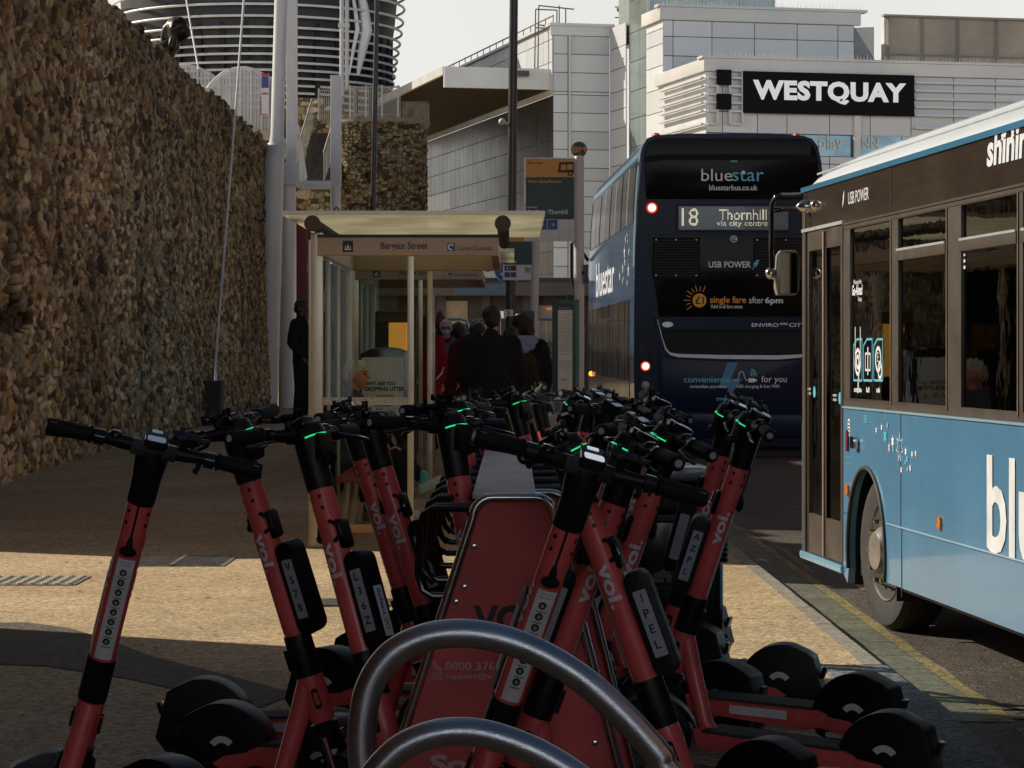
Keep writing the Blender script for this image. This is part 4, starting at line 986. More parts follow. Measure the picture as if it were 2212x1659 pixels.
# ------------------------------------------------------------------ lamp posts, bus stop flags
def post(name, label, cat, u_top, u_bot, Y, r0, r1, top, m=M_POLE):
    g = ground_z(ax(u_bot, Y), Y); t = thing(name, label, cat, (ax(u_bot, Y), Y, g)); lean = (ax(u_top, Y) - ax(u_bot, Y)) * top / max(.5, az(0, Y))
    MB().tube([(0, 0, -.02), (0, 0, 1.2), (0, 0, 1.25)], [r0 * 1.5, r0 * 1.5, r0], 18).build('base', m, t)
    MB().tube([(lean * .15, 0, 1.2), (lean, 0, top)], [r0, r1], 18).build('shaft', m, t)
    return t, lean
t, ln = post('lamp_post', 'tall dark lamp post rising out of frame between bus shelter and bus stop flag', 'lamp post', 1110, 1099, 33, .062, .045, 9)
MB().tube([(ln, 0, 8.9), (ln, -.1, 9.3), (ln + .1, -.6, 9.5), (ln + .15, -1.2, 9.5)], .035, 10).build('bracket', M_POLE, t); MB().box((ln + .15, -1.4, 9.48), (.2, .6, .12)).build('lantern', M_DARK, t, bevel=.03)
MB().sph((-.11 + .03, -.06, az(287, 33)), .045).cyl((-.10, -.06, az(287, 33)), (.02, 0, az(292, 33)), .02, .02, 8).build('camera', M_WHITEP, t)
MB().bx(-.06, .055, -.10, -.09, az(706, 33), az(692, 33)).build('number_tag', M_WHITE, t); mb = MB(); text_into(mb, '3', (-.02, -.102, az(704, 33)), (1, 0, 0), (0, 0, 1), h=.055, bold=.03); mb.build('tag_number', M_INK, t, smooth=False)
t, ln = post('lamp_post', 'slimmer dark lamp post in front of the round stone tower', 'lamp post', 815, 797, 48, .055, .036, 10)
MB().tube([(ln, 0, 9.9), (ln + .2, -.4, 10.3), (ln + .2, -1.2, 10.4)], .03, 8).build('bracket', M_POLE, t)

M_GREEN = mat('dark green sign', (.008, .055, .045), .45, var=.1); M_ORG = mat('orange sign', (.72, .33, .045), .45, var=.06); M_BOLT = mat('route blue', (.02, .06, .22), .45)
Ys = 24.4; k = Ys / F
fl = thing('bus_stop_flag', 'near bus stop flag with orange header and round BM disc on a thick white pole', 'bus stop', (ax(1251, Ys), Ys, 0))
px = lambda u, v, o=0.0: Vector((ax(u, Ys) - ax(1251, Ys), o, az(v, Ys)))
mb = MB(); mb.tube([(0, 0, -.02), (0, 0, az(342, Ys))], .046, 20); mb.lathe([(.046, 0), (.04, .02), (0, .025)], 20, c=(0, 0, az(342, Ys))); mb.build('pole', M_WHITEP, fl)
def plate(nm, u0, u1, v0, v1, m, y0=-.02, y1=.02, par=None, b=.003):
    a_, b_ = px(u0, v1), px(u1, v0); return MB().bx(a_.x, b_.x, y0, y1, a_.z, b_.z).build(nm, m, par or fl, bevel=b)
brd = plate('flag_board', 1133, 1241, 341, 521, M_WHITE)
plate('orange_header', 1136, 1240, 343, 383, M_ORG, -.023, -.018, brd, 0); plate('name_panel', 1136, 1240, 383, 474, M_GREEN, -.023, -.018, brd, 0)
for (u0, v0) in ((1161, 475), (1184, 475)): plate('route_tile', u0 - 1, u0 + 20, v0, v0 + 21, M_BOLT, -.023, -.018, brd, 0)
mb = MB(); 
for u in (1158, 1182, 1206, 1229): a_, b_ = px(u, 521), px(u + .6, 474); mb.bx(a_.x, b_.x, -.0215, -.02, a_.z, b_.z)
a_, b_ = px(1135, 498), px(1240, 497.4); mb.bx(a_.x, b_.x, -.0215, -.02, a_.z, b_.z); mb.build('tile_lines', mat('pale grey line', (.35, .37, .4), .5), brd)
mb = MB(); T_ = lambda mb, s, u, v, w, h, bold=.02: text_into(mb, s, px(u, v, -.0245), X_, Z_, w=w * k, h=h * k, bold=bold)
T_(mb, 'Bus stop', 1140, 356, 32, 7.5, .01)
o_ = px(1203, 378, -.0245)
mb.add([o_ + Vector((a * k, 0, b * k)) for a, b in ((2, 6), (5, 27), (37, 28), (37, 23), (9, 22), (8, 10), (22, 10), (22, 5), (4, 5))], [list(range(9))])
for a_ in ((20, 22, 10, 23), (34, 37, 8, 24), (22, 37, 5, 11)): mb.add([o_ + Vector((x * k, 0, z * k)) for x, z in ((a_[0], a_[2]), (a_[1], a_[2]), (a_[1], a_[3]), (a_[0], a_[3]))], [(0, 1, 2, 3)])
disc_into(mb, o_ + Vector((29 * k, -.001, 3 * k)), X_, Z_, 6 * k, 16, 3 * k); mb.build('bus_pictogram', M_INK, brd, smooth=False)
mb = MB(); T_(mb, 'West Quay/Bargate', 1140, 397, 73, 8); mb.build('stop_name', M_ORG, brd, smooth=False)
mb = MB(); T_(mb, 'towards', 1139, 450, 21, 4.5, .01); T_(mb, '/Thornhill', 1182, 463, 44, 10, .02); T_(mb, 'City Centre', 1140, 463, 38, 9, .02); T_(mb, '16', 1168, 488, 7, 5, .02); T_(mb, '3', 1193, 488, 3.5, 5, .02); mb.build('towards_text', M_WHITE, brd, smooth=False)
mb = MB(); star_into(mb, px(1171, 486, -.0238), X_, Z_, 8.5 * k, 8, .6); star_into(mb, px(1194, 486, -.0238), X_, Z_, 8.5 * k, 8, .6); mb.build('route_stars', mat('route star blue', (.05, .14, .35), .5), brd, smooth=False)
c_ = px(1251, 323); mb = MB(); mb.lathe([(17 * k, -.012), (17 * k, .012)], 32, c=tuple(c_), axis='y'); ds = mb.build('disc', M_GREEN, fl); MB().cyl(px(1251, 345), px(1251, 335), .02, .02, 10).build('disc_neck', M_WHITEP, fl)
mb = MB(); text_into(mb, 'BM', c_ + Vector((0, -.013, -7 * k)), X_, Z_, w=28 * k, h=13.5 * k, align='c', bold=.02); mb.build('disc_letters', M_ORG, ds, smooth=False)
# timetable case on the same pole
tc_ = thing('timetable_case', 'tall dark green framed timetable case beside the white bus stop pole', 'timetable', (ax(1221, Ys), Ys - .05, 0)); px = lambda u, v, o=0.0: Vector((ax(u, Ys) - ax(1221, Ys), o, az(v, Ys)))
def tplate(nm, u0, u1, v0, v1, m, y0, y1, par=tc_, b=.0): a_, b_ = px(u0, v1), px(u1, v0); return MB().bx(a_.x, b_.x, y0, y1, a_.z, b_.z).build(nm, m, par, bevel=b)
tplate('frame', 1193, 1250, 648, 866, M_GREEN, -.03, .04, b=.006); tplate('green_edge', 1242.5, 1249, 652, 862, mat('bright green edge', (.02, .19, .10), .4), -.033, -.028)
sh = tplate('sheet', 1205, 1236, 666, 858, mat('timetable paper', (.78, .76, .68), .5, var=.1, scale=9), -.034, -.03)
tplate('sheet_header', 1205, 1236, 658, 670, mat('header navy', (.02, .03, .06), .5), -.036, -.033, sh); tplate('sheet_footer', 1205, 1236, 845, 858, MATS['header navy'], -.036, -.033, sh)
mb = MB(); rr = random.Random(2)
ln_ = ['Are you boarding the', 'correct bus?', '', 'Southampton buses have', 'stops with new', 'operating in the', 'coming hours. The', 'routes shown will be', 'up to the next evening', 'services run later from', 'this stop please show', 'your ticket to the driver', 'when you get on board', 'every day of the week', 'Night buses operate', 'hourly forward in', 'evening service until', 'times as noted', '', '', 'Please check here', 'destination on the bus', 'to find out the times', 'you are expecting']
for i, s_ in enumerate(ln_):
    if s_: text_into(mb, s_, px(1220.5, 681 + i * 5.0, -.0345), X_, Z_, w=min(29, 1.45 * len(s_)) * k, h=2.8 * k, align='c', bold=.01)
mb.build('timetable_print', mat('print grey', (.12, .12, .12), .5), sh, smooth=False)
mb = MB(); text_into(mb, 'bluestar', px(1220, 668, -.0365), X_, Z_, w=26 * k, h=6 * k, align='c'); mb.build('header_print', mat('header print', (.3, .42, .5), .5), sh, smooth=False)
mb = MB(); text_into(mb, 'blue', px(1213, 822, -.0345), X_, Z_, w=12 * k, h=5 * k, bold=.02); mb.build('logo_print', M_BOLT, sh, smooth=False)
mb = MB(); mb.bx(ax(1262, Ys) - ax(1221, Ys), ax(1270, Ys) - ax(1221, Ys), -.03, .05, az(612, Ys), az(572, Ys)); mb.cyl(px(1256, 590), px(1263, 590), .01, .01, 8); mb.build('reader_unit', M_DARK, tc_, bevel=.004)

Ys2 = 32.5; k2 = Ys2 / F; g2 = ground_z(ax(1150, Ys2), Ys2)
f2 = thing('bus_stop_flag', 'second bus stop flag reading Bitterne, lower and half hidden behind the shelter fascia', 'bus stop', (ax(1156, Ys2), Ys2, g2)); px = lambda u, v, o=0.0: Vector((ax(u, Ys2) - ax(1156, Ys2), o, az(v, Ys2) - g2))
mb = MB(); mb.tube([(px(1147, 880).x, 0, -.02), (px(1158, 510).x, 0, px(0, 505).z)], .05, 18); mb.build('pole', M_WHITEP, f2)
def plate2(nm, u0, u1, v0, v1, m, y0=-.02, y1=.02, par=None): a_, b_ = px(u0, v1), px(u1, v0); return MB().bx(a_.x, b_.x, y0, y1, a_.z, b_.z).build(nm, m, par or f2)
brd = plate2('flag_board', 1086, 1150, 505, 605, M_WHITE); plate2('orange_header', 1087, 1149, 507, 522, M_ORG, -.023, -.018, brd); plate2('name_panel', 1087, 1149, 522, 572, M_GREEN, -.023, -.018, brd)
for (u, v, m) in ((1090, 574, M_BOLT), (1103, 574, mat('route maroon', (.08, .01, .02), .5)), (1134, 578, mat('route green', (.05, .35, .06), .5)), (1090, 588, M_BOLT), (1103, 588, M_BOLT)): plate2('route_tile', u, u + 12, v, v + 11, m, -.023, -.018, brd)
mb = MB(); T2 = lambda s, u, v, w, h, b=.02: text_into(mb, s, px(u, v, -.0245), X_, Z_, w=w * k2, h=h * k2, bold=b)
T2('Bitterne', 1091, 568, 24, 7); T2('towards', 1091, 559, 12, 3, .01); T2('x10', 1135, 587, 10, 6); T2('1', 1095, 583, 2, 6); mb.build('towards_text', M_WHITE, brd, smooth=False)
bd = thing('road_sign', 'round blue road sign partly hidden behind the Bitterne bus stop flag', 'road sign', (ax(1099, 33.2), 33.2 - .12, az(580, 33.2)))
mb = MB(); mb.lathe([(33 * 33.2 / F, -.005), (33 * 33.2 / F, .005)], 40, c=(0, 0, 0), axis='y'); mb.build('blue_disc', mat('road sign blue', (.03, .12, .36), .4), bd); mb = MB(); disc_into(mb, (0, -.007, 0), X_, Z_, 33 * 33.2 / F, 40, 31 * 33.2 / F); bar_into(mb, (0, -.008, 0), X_, Z_, (-.10, -.06), (-.02, -.13), .03); mb.build('white_rim', M_WHITE, bd, smooth=False)
t2 = thing('timetable_case', 'small dark green timetable case on the farther white bus stop pole', 'timetable', (ax(1140, Ys2), Ys2 - .06, g2)); px = lambda u, v, o=0.0: Vector((ax(u, Ys2) - ax(1140, Ys2), o, az(v, Ys2) - g2))
a_, b_ = px(1126, 790), px(1154, 672); MB().bx(a_.x, b_.x, -.03, .03, a_.z, b_.z).build('frame', M_GREEN, t2, bevel=.005); a_, b_ = px(1132, 775), px(1146, 706); MB().bx(a_.x, b_.x, -.035, -.028, a_.z, b_.z).build('sheet', mat('dim paper', (.22, .28, .28), .5), t2)

# crowd barriers beyond the stop
def barrier(label, u0, u1, Y, vt=690):
    g = ground_z(ax((u0 + u1) / 2, Y), Y); t = thing('crowd_barrier', label, 'barrier', (ax((u0 + u1) / 2, Y), Y, g), group='steel crowd barriers behind the queue'); w_ = (ax(u1, Y) - ax(u0, Y)) / 2; h_ = az(vt, Y) - g
    mb = MB(); mb.tube([(-w_, 0, .0), (-w_, 0, h_ - .12), (-w_ + .03, 0, h_ - .03), (-w_ + .12, 0, h_), (w_ - .12, 0, h_), (w_ - .03, 0, h_ - .03), (w_, 0, h_ - .12), (w_, 0, 0)], .021, 8); mb.build('frame', M_STEEL, t)
    mb = MB(); n = int(w_ * 2 / .12)
    for i in range(1, n): mb.cyl((-w_ + i * 2 * w_ / n, 0, .2), (-w_ + i * 2 * w_ / n, 0, h_), .006, .006, 5)
    mb.cyl((-w_, 0, .2), (w_, 0, .2), .012, .012, 6); mb.build('bars', M_STEEL, t)
    mb = MB()
    for s_ in (-1, 1): mb.cyl((s_ * w_ * .9, -.3, .02), (s_ * w_ * .9, .3, .02), .018, .018, 8)
    mb.build('feet', M_STEEL, t)
barrier('steel barrier with rounded corners just right of the masked woman', 1018, 1128, 45)
barrier('steel barrier behind the long haired person in the red coat', 740, 1012, 45)
barrier('steel barrier seen between the farther bus stop pole and the timetable case', 1132, 1260, 45)
# low wall and railings far across, by the timetable
lw = thing('low_wall', 'low pale wall with railings seen between the bus stop pole and the timetable case', 'wall', (ax(1210, 56), 56, 0)); px = lambda u, v, o=0.0: Vector((ax(u, 56) - ax(1210, 56), o, az(v, 56)))
a_, b_ = px(1120, 858), px(1262, 818); MB().bx(a_.x, b_.x, 0, .3, 0, b_.z).build('wall', mat('pale low wall', (.30, .30, .29), .8, var=.2), lw)
mb = MB()
for i in range(22): p = px(1130 + i * 6, 818); mb.cyl(p, p + Vector((0, 0, .95)), .012, .012, 5)
mb.cyl(px(1130, 760), px(1262, 760), .03, .03, 6); mb.cyl(px(1130, 740) , px(1262, 740), .02, .02, 6); mb.build('rails', mat('aqua grey rail', (.22, .30, .32), .5), lw)
# ------------------------------------------------------------------ double decker
def paint(name, col, coat=.6, **k):
    return mat(name, col, .25, var=.05, scale=1.2, coat=coat, rvar=.05, dirt=.12, **k)
M_NAVY = paint('navy bus paint', (.008, .017, .058), coat=.0, spec=.16); M_BLUE = paint('mid blue bus paint', (.022, .085, .20)); M_SKYB = paint('light blue bus paint', (.30, .50, .66))
M_BGL = mat('black bus glass', (.010, .010, .010), .12, spec=.08, var=.5, scale=1.5, rvar=.03)
M_GREY = mat('bus vent black', (.007, .007, .008), .55, spec=.2, var=.3)
M_LOGO = mat('logo white', (.72, .74, .78), .45, emit=(.8, .85, .9), estr=.08); M_CYAN = mat('logo cyan', (.10, .42, .55), .45, emit=(.2, .7, .9), estr=.08)
M_SUNO = mat('fare orange', (.75, .36, .03), .45, emit=(1, .5, .05), estr=.05)
M_HOT = mat('lit lamp core', (1, .6, .5), .4, emit=(1.0, .62, .5), estr=2.2); M_GLOW = mat('lit red lens', (.8, .03, .02), .3, emit=(1.0, .05, .02), estr=.9)
M_REDL = mat('red lens', (.5, .02, .02), .2, var=.3, scale=60, emit=(1, .1, .03), estr=.12)
M_SILV = mat('silver trim', (.62, .66, .70), .3, metal=.4, var=.05)
Yd = 35.8; sd = F / Yd; x0d = ax(1372, Yd); z0d = -.01
dd = thing('double_decker_bus', 'navy blue double decker bus seen from behind, route 18, its brake lights lit', 'bus', (x0d, Yd, z0d), rz=math.atan(0.0269))
D = lambda u, v, o=0.0: Vector(((u - 1372) / sd, -o, H - (v - 760) / sd - z0d))
def dplate(nm, pts, m, o0, o1, par=dd, b=0.0, sm=False):
    return MB().prism([(D(u, v).x, D(u, v).z) for u, v in pts], -o1, -o0, 'y').build(nm, m, par, bevel=b, smooth=sm)
def drect(nm, u0, u1, v0, v1, m, o0, o1, par=dd, r=None, b=0.0):
    a_, b_ = D(u0, v1), D(u1, v0); pts = rrect(a_.x, b_.x, a_.z, b_.z, r) if r else [(a_.x, a_.z), (b_.x, a_.z), (b_.x, b_.z), (a_.x, b_.z)]
    return MB().prism(pts, -o1, -o0, 'y').build(nm, m, par, bevel=b, smooth=False)
out = [(1374, 965), (1371, 900), (1369, 780), (1370, 640), (1372, 520), (1376, 420), (1381, 350), (1388, 315), (1398, 299), (1415, 292), (1480, 288), (1660, 288), (1735, 292), (1756, 299), (1768, 315), (1776, 350), (1781, 420), (1785, 520), (1788, 640), (1789, 780), (1787, 900), (1784, 965)]
prf = [(D(u, v).x, D(u, v).z) for u, v in out]
mb = MB(); nL = 14; rings = []
for i in range(nL + 1):
    y = 11.0 * i / nL; k_ = 1.0
    rings.append([Vector((px_ , y, pz)) for px_, pz in prf])
# body shell: navy tail fading to mid blue flanks
mb.use(M_NAVY); n = len(prf)
mb.add(rings[0], [list(range(n))])
mb.use(M_BLUE)
vs = rings[0] + rings[-1]; mb.add([Vector((p.x, .0, p.z)) for p in rings[0]] + [Vector((p.x, .55, p.z)) for p in rings[0]], [(i, (i + 1) % n, (i + 1) % n + n, i + n) for i in range(n)])
mb.add([Vector((p.x, .55, p.z)) for p in rings[0]] + rings[-1], [(i, (i + 1) % n, (i + 1) % n + n, i + n) for i in range(n)] + [list(range(n, 2 * n))])
mb.build('body', None, dd, angle=30)
# flank glazing and trim (left side, local x just under 0)
xs = lambda z: float(np.interp(z, [p[1] for p in prf[:10]], [p[0] for p in prf[:10]]))
def side(nm, y0, y1, za, zb, m, o=.012, par=dd, n=6):
    vs = []
    for j in range(n + 1):
        z = za + (zb - za) * j / n; vs += [(xs(z) - o, y0, z), (xs(z) - o, y1, z)]
    return MB().add(vs, [(2 * i, 2 * i + 1, 2 * i + 3, 2 * i + 2) for i in range(n)]) or None
def sidep(nm, y0, y1, za, zb, m, o=.012, par=dd, n=5):
    mb = MB(); vs = []
    for j in range(n + 1):
        z = za + (zb - za) * j / n; vs += [(xs(z) - o, y0, z), (xs(z) - o, y1, z), (xs(z) + .02, y0, z), (xs(z) + .02, y1, z)]
    fs = []
    for i in range(n): a = 4 * i; c = a + 4; fs += [(a, a + 1, c + 1, c), (a, c, c + 2, a + 2), (a + 1, a + 3, c + 3, c + 1)]
    fs += [(0, 2, 3, 1), (4 * n, 4 * n + 1, 4 * n + 3, 4 * n + 2)]
    mb.add(vs, fs); return mb.build(nm, m, par, smooth=False)
for (za, zb, nm) in ((3.16, 3.96, 'upper_glazing'), (1.02, 2.12, 'lower_glazing')):
    sidep(nm, .35 if za > 2 else .9, 10.7, za, zb, mat('brown bus glass', (.05, .038, .03), .10, var=.4, scale=3, rvar=.04), .010)
for i in range(9):
    y = .35 + i * 1.29; sidep('window_bar', y, y + .05, 3.16, 3.96, M_SILV if i % 2 else M_DARK, .016)
    if i: sidep('window_bar', y + .1, y + .15, 1.02, 2.12, M_DARK, .016)
sidep('rear_pillar', .0, .30, 2.55, 4.02, M_SKYB, .006); sidep('skirt', .9, 10.7, .28, 1.0, mat('dark brown skirt', (.06, .045, .035), .15, var=.5, scale=4), .008)
sidep('cant_strip', 0.05, 10.9, 4.02, 4.12, M_SKYB, .006)
mb = MB(); rr = random.Random(8)
for i in range(12): star_into(mb, (xs(2.9) - .014, .9 + rr.uniform(0, 2), 2.35 + rr.uniform(0, .7)), (0, 1, 0), (0, 0, 1), rr.uniform(.04, .12), 5)
text_into(mb, 'bluestar', (xs(2.6) - .016, 8.6, 2.30), (0, -1, 0), (0, 0, 1), w=4.6, h=.55, bold=.01); mb.build('side_lettering', M_LOGO, dd, smooth=False)
for y in (2.4, 8.9):
    for xx in (.02, 2.26):
        g = MB(); g.lathe([(.2, 0), (.42, -.02), (.48, .05), (.48, .22), (.42, .26), (.2, .24)], 28, c=(xx, y, .47), axis='x'); g.build('wheel', M_RUB, dd)
g = MB(); g.tube([(-.02, 11.0, 3.0), (-.25, 11.15, 3.35), (-.30, 11.15, 3.3), (-.30, 11.1, 2.7), (-.26, 11.05, 2.5)], .03, 8).box((-.30, 11.1, 2.2), (.16, .06, .4)); g.build('front_mirror', M_DARK, dd)
# rear face
top = [(1394, 322), (1402, 306), (1420, 299), (1740, 299), (1752, 306), (1762, 322), (1768, 345), (1770, 430), (1396, 430), (1391, 345)]
dplate('upper_rear_glass', top, M_BGL, -.01, .015, b=.01, sm=True)
dplate('glass_brow', [(1395, 338), (1430, 333), (1730, 333), (1764, 338), (1766, 352), (1730, 346), (1430, 346), (1393, 352)], M_GREY, .015, .02)
drect('exit_sticker', 1578, 1594, 340, 350, mat('exit green', (.02, .30, .14), .4, emit=(.02, .4, .2), estr=.1), .015, .018)
# destination box
bx_ = drect('destination_box', 1461, 1708, 441, 501, M_NAVY, 0, .03, r=.03, b=.008)
drect('blind_glass', 1466, 1703, 446, 496, mat('blind glass', (.10, .14, .14), .12, var=.25, scale=1.5, rvar=.04), .03, .034, bx_); drect('blind_dark_part', 1610, 1703, 446, 496, mat('blind dark part', (.035, .025, .012), .15, var=.5, scale=5), .034, .0345, bx_)  # right part of the blind glass is darker
M_DOT = mat('blind dots', (.8, .75, .55), .5, emit=(1, .95, .72), estr=.75)
def dots(mb, s, u0, v1, w, h, nx, ny):
    """dot matrix lettering: the glyph outline sampled on a grid"""
    vs, fs, a0, b0, a1, b1 = text_geo(s, .0 if nx < 60 else 0, 1.0)
    tris = []
    for f in fs:
        for i in range(1, len(f) - 1): tris.append((vs[f[0]], vs[f[i]], vs[f[i + 1]]))
    T = np.array([[p[:2] for p in t] for t in tris]); 
    for i in range(nx):
        for j in range(ny):
            px_ = a0 + (a1 - a0) * (i + .5) / nx; py_ = b0 + (b1 - b0) * (j + .5) / ny
            A, B_, C_ = T[:, 0], T[:, 1], T[:, 2]
            d1 = (px_ - B_[:, 0]) * (A[:, 1] - B_[:, 1]) - (A[:, 0] - B_[:, 0]) * (py_ - B_[:, 1]); d2 = (px_ - C_[:, 0]) * (B_[:, 1] - C_[:, 1]) - (B_[:, 0] - C_[:, 0]) * (py_ - C_[:, 1]); d3 = (px_ - A[:, 0]) * (C_[:, 1] - A[:, 1]) - (C_[:, 0] - A[:, 0]) * (py_ - A[:, 1])
            if (((d1 >= 0) & (d2 >= 0) & (d3 >= 0)) | ((d1 <= 0) & (d2 <= 0) & (d3 <= 0))).any():
                u = u0 + w * (i + .5) / nx; v = v1 - h * (j + .5) / ny; q = .37
                mb.add([D(u + a * w / nx * q, v + b * h / ny * q, .036) for a, b in ((-1, -1), (1, -1), (1, 1), (-1, 1))], [(0, 1, 2, 3)])
mb = MB(); dots(mb, '18', 1472, 488, 36, 38, 14, 18); dots(mb, 'Thornhill', 1553, 475, 103, 23, 56, 13); dots(mb, 'via city centre', 1548, 491, 110, 14, 74, 9); mb.build('blind_dots', M_DOT, bx_, smooth=False)
X_, Z_ = (1, 0, 0), (0, 0, 1)
def T(mb, s, u0, u1, v1, h, bold=.0, o=.02, **k): text_into(mb, s, D(u0, v1, o), X_, Z_, w=(u1 - u0) / sd, h=h / sd, bold=bold, **k)
mb = MB(); T(mb, 'blue', 1515, 1582, 391, 26, .0); T(mb, 'bluestarbus.co.uk', 1532, 1637, 411, 12, .01); mb.build('operator_lettering', M_LOGO, dd, smooth=False)
mb = MB(); T(mb, 'star', 1582, 1650, 391, 23, .0); mb.build('operator_lettering', M_CYAN, dd, smooth=False)
mb = MB(); star_into(mb, D(1606, 372, .022), X_, Z_, 5 / sd, 7, .6); mb.build('small_star', M_LOGO, dd, smooth=False)
# dark mid panel
dplate('middle_panel', [(1400, 506), (1728, 506), (1775, 506), (1772, 600), (1758, 684), (1424, 684), (1412, 600)], M_BGL, -.01, .012, b=.006, sm=True)
for (u0, u1) in ((1409, 1512), (1628, 1768)):
    vp = drect('vent_panel', u0, u1, 513, 602, M_GREY, .012, .02)
    mb = MB()
    for i in range(14): v = 519 + i * 5.8; a_, b_ = D(u0 + 4, v + 1.6), D(u1 - 4, v); mb.bx(a_.x, b_.x, -.026, -.02, a_.z, b_.z)
    mb.build('louvres', M_INK, vp, smooth=False)
    mb = MB()
    for uu in (u0 + 8, (u0 + u1) / 2, u1 - 8):
        for vv in (518, 595): mb.lathe([(.012, 0), (.008, -.006)], 8, c=tuple(D(uu, vv, .026)), axis='y')
    mb.build('rivets', M_SILV, vp)
mb = MB(); c_ = D(1585, 516, .012); mb.sph((c_.x, c_.y, c_.z), .042); mb.lathe([(.05, 0), (.045, -.015)], 20, c=tuple(c_), axis='y'); mb.build('rear_camera', M_STEEL, dd)
mb = MB(); T(mb, 'USB POWER', 1531, 1622, 578, 13.5, .012); T(mb, 'after', 1618, 1650, 655, 14, 0); T(mb, '6pm', 1653, 1692, 659, 17, .02); T(mb, 'Valid in all fare zones', 1535, 1604, 666, 8, .005)
mb.build('offer_lettering', M_LOGO, dd, smooth=False)
mb = MB(); o_ = D(1632, 572, .021); q = 1 / sd; line_into(mb, o_, X_, Z_, [(-6 * q, -10 * q), (0, 0)], 1.5 * q); line_into(mb, o_, X_, Z_, [(-1 * q, -2 * q), (4 * q, 7 * q)], 8 * q); line_into(mb, o_ + Vector((0, -.001, 0)), X_, Z_, [(4 * q, 7 * q), (6.5 * q, 11 * q)], 5 * q); mb.build('plug_icon', M_CYAN, dd, smooth=False)
mb = MB(); T(mb, 'single fare', 1534, 1612, 659, 19, .015)
c_ = D(1511, 649, .02); disc_into(mb, c_, X_, Z_, 15 / sd, 28)
for i in range(9):
    a = R(68 + i * 18.5); r1 = 34 if i % 2 == 0 else 30; bar_into(mb, c_, X_, Z_, (20 / sd * cos(a), 20 / sd * sin(a)), (r1 / sd * cos(a), r1 / sd * sin(a)), 1.4 / sd)
mb.build('sun_offer', M_SUNO, dd, smooth=False)
mb = MB(); text_into(mb, '£1', D(1511, 657, .0215), X_, Z_, w=19 / sd, h=16 / sd, align='c', bold=.02); mb.build('offer_price', M_INK, dd, smooth=False)
# tail band, grille, silver strip
drect('tail_band', 1416, 1770, 685, 713, M_NAVY, 0, .025, b=.006)
mb = MB(); c_ = D(1442, 701, .027)
mb.add([c_ + Vector((12 / sd * cos(2 * pi * i / 20), 0, 6 / sd * sin(2 * pi * i / 20))) for i in range(20)], [list(range(20))]); mb.build('oval_badge', M_SILV, dd, smooth=False)
mb = MB(); T(mb, 'ENVIRO', 1624, 1682, 706, 8, .01, .027); T(mb, '400', 1684, 1702, 702, 5, .02, .027); T(mb, 'CITY', 1705, 1742, 706, 8, .01, .027); mb.build('model_lettering', M_SILV, dd, smooth=False)
dplate('engine_grille', [(1426, 715), (1768, 715), (1762, 766), (1440, 762)], M_GREY, 0, .014)
mb = MB()
for i in range(10): a_, b_ = D(1434, 722 + i * 4.6), D(1762, 720 + i * 4.6); mb.bx(a_.x, b_.x, -.022, -.014, a_.z, b_.z)
mb.build('grille_slats', M_INK, dd, smooth=False)
mb = MB(); pts = [(1420, 690), (1430, 730), (1438, 754), (1447, 764), (1465, 768), (1560, 771), (1680, 772), (1730, 769), (1750, 762), (1764, 735)]; wd = [1.5, 2, 3, 5, 7, 8.5, 9, 7, 4, 2]
vs = []
for (u, v), w_ in zip(pts, wd): vs += [D(u + (w_ * .3 if v < 760 and u < 1500 else 0), v - w_ / 2, .03), D(u - (w_ * .3 if v < 760 and u < 1500 else 0), v + w_ / 2, .03)]
mb.add(vs, [(2 * i, 2 * i + 2, 2 * i + 3, 2 * i + 1) for i in range(len(pts) - 1)]); mb.build('silver_strip', mat('pale strip', (.62, .68, .72), .35, emit=(.7, .8, .9), estr=.05), dd, smooth=False)
dplate('engine_door', [(1418, 716), (1424, 740), (1438, 775), (1560, 780), (1700, 780), (1762, 772), (1770, 895), (1428, 888)], M_NAVY, 0, .020, b=.008, sm=True)
dplate('bumper', [(1380, 880), (1424, 892), (1770, 897), (1784, 885), (1784, 930), (1740, 945), (1430, 945), (1384, 925)], M_NAVY, 0, .07, b=.015, sm=True)
drect('number_plate', 1566, 1632, 923, 938, mat('rear plate yellow', (.60, .34, .03), .5), .07, .075)
mb = MB(); T(mb, 'HJ63 JRX', 1569, 1629, 935.5, 10, .03, .0765); mb.build('plate_lettering', M_INK, dd, smooth=False)
drect('underbody', 1384, 1778, 935, 990, M_INK, -3, -.4)
mb = MB(); o_ = D(0, 0, .023)
mb.add([D(u, v, .023) for u, v in ((1572, 783), (1594, 783), (1579, 818), (1604, 818), (1553, 888), (1574, 838), (1552, 838))], [(0, 1, 2, 6), (2, 3, 5, 6), (3, 4, 5)]); mb.build('lightning_bolt', mat('bolt blue', (.07, .17, .33), .45, emit=(.1, .3, .6), estr=.05), dd, smooth=False)
mb = MB(); T(mb, 'convenience', 1477, 1578, 826, 12, 0, .026); T(mb, 'EMERGENCY ENGINE STOP', 1547, 1627, 865, 6, 0, .026); T(mb, 'under door', 1572, 1602, 872, 5, 0, .026)
for r in (6, 11, 16): disc_into(mb, D(1619, 812, .026), X_, Z_, r / sd, 10, (r - 2.2) / sd, R(-5), R(75))
mb.build('slogan_lettering', M_CYAN, dd, smooth=False)
mb = MB(); T(mb, 'for you', 1645, 1700, 830, 18, 0, .026); T(mb, 'contactless payments', 1490, 1569, 840, 9, 0, .026); T(mb, 'USB charging & free WiFi', 1591, 1684, 840, 9, 0, .026)
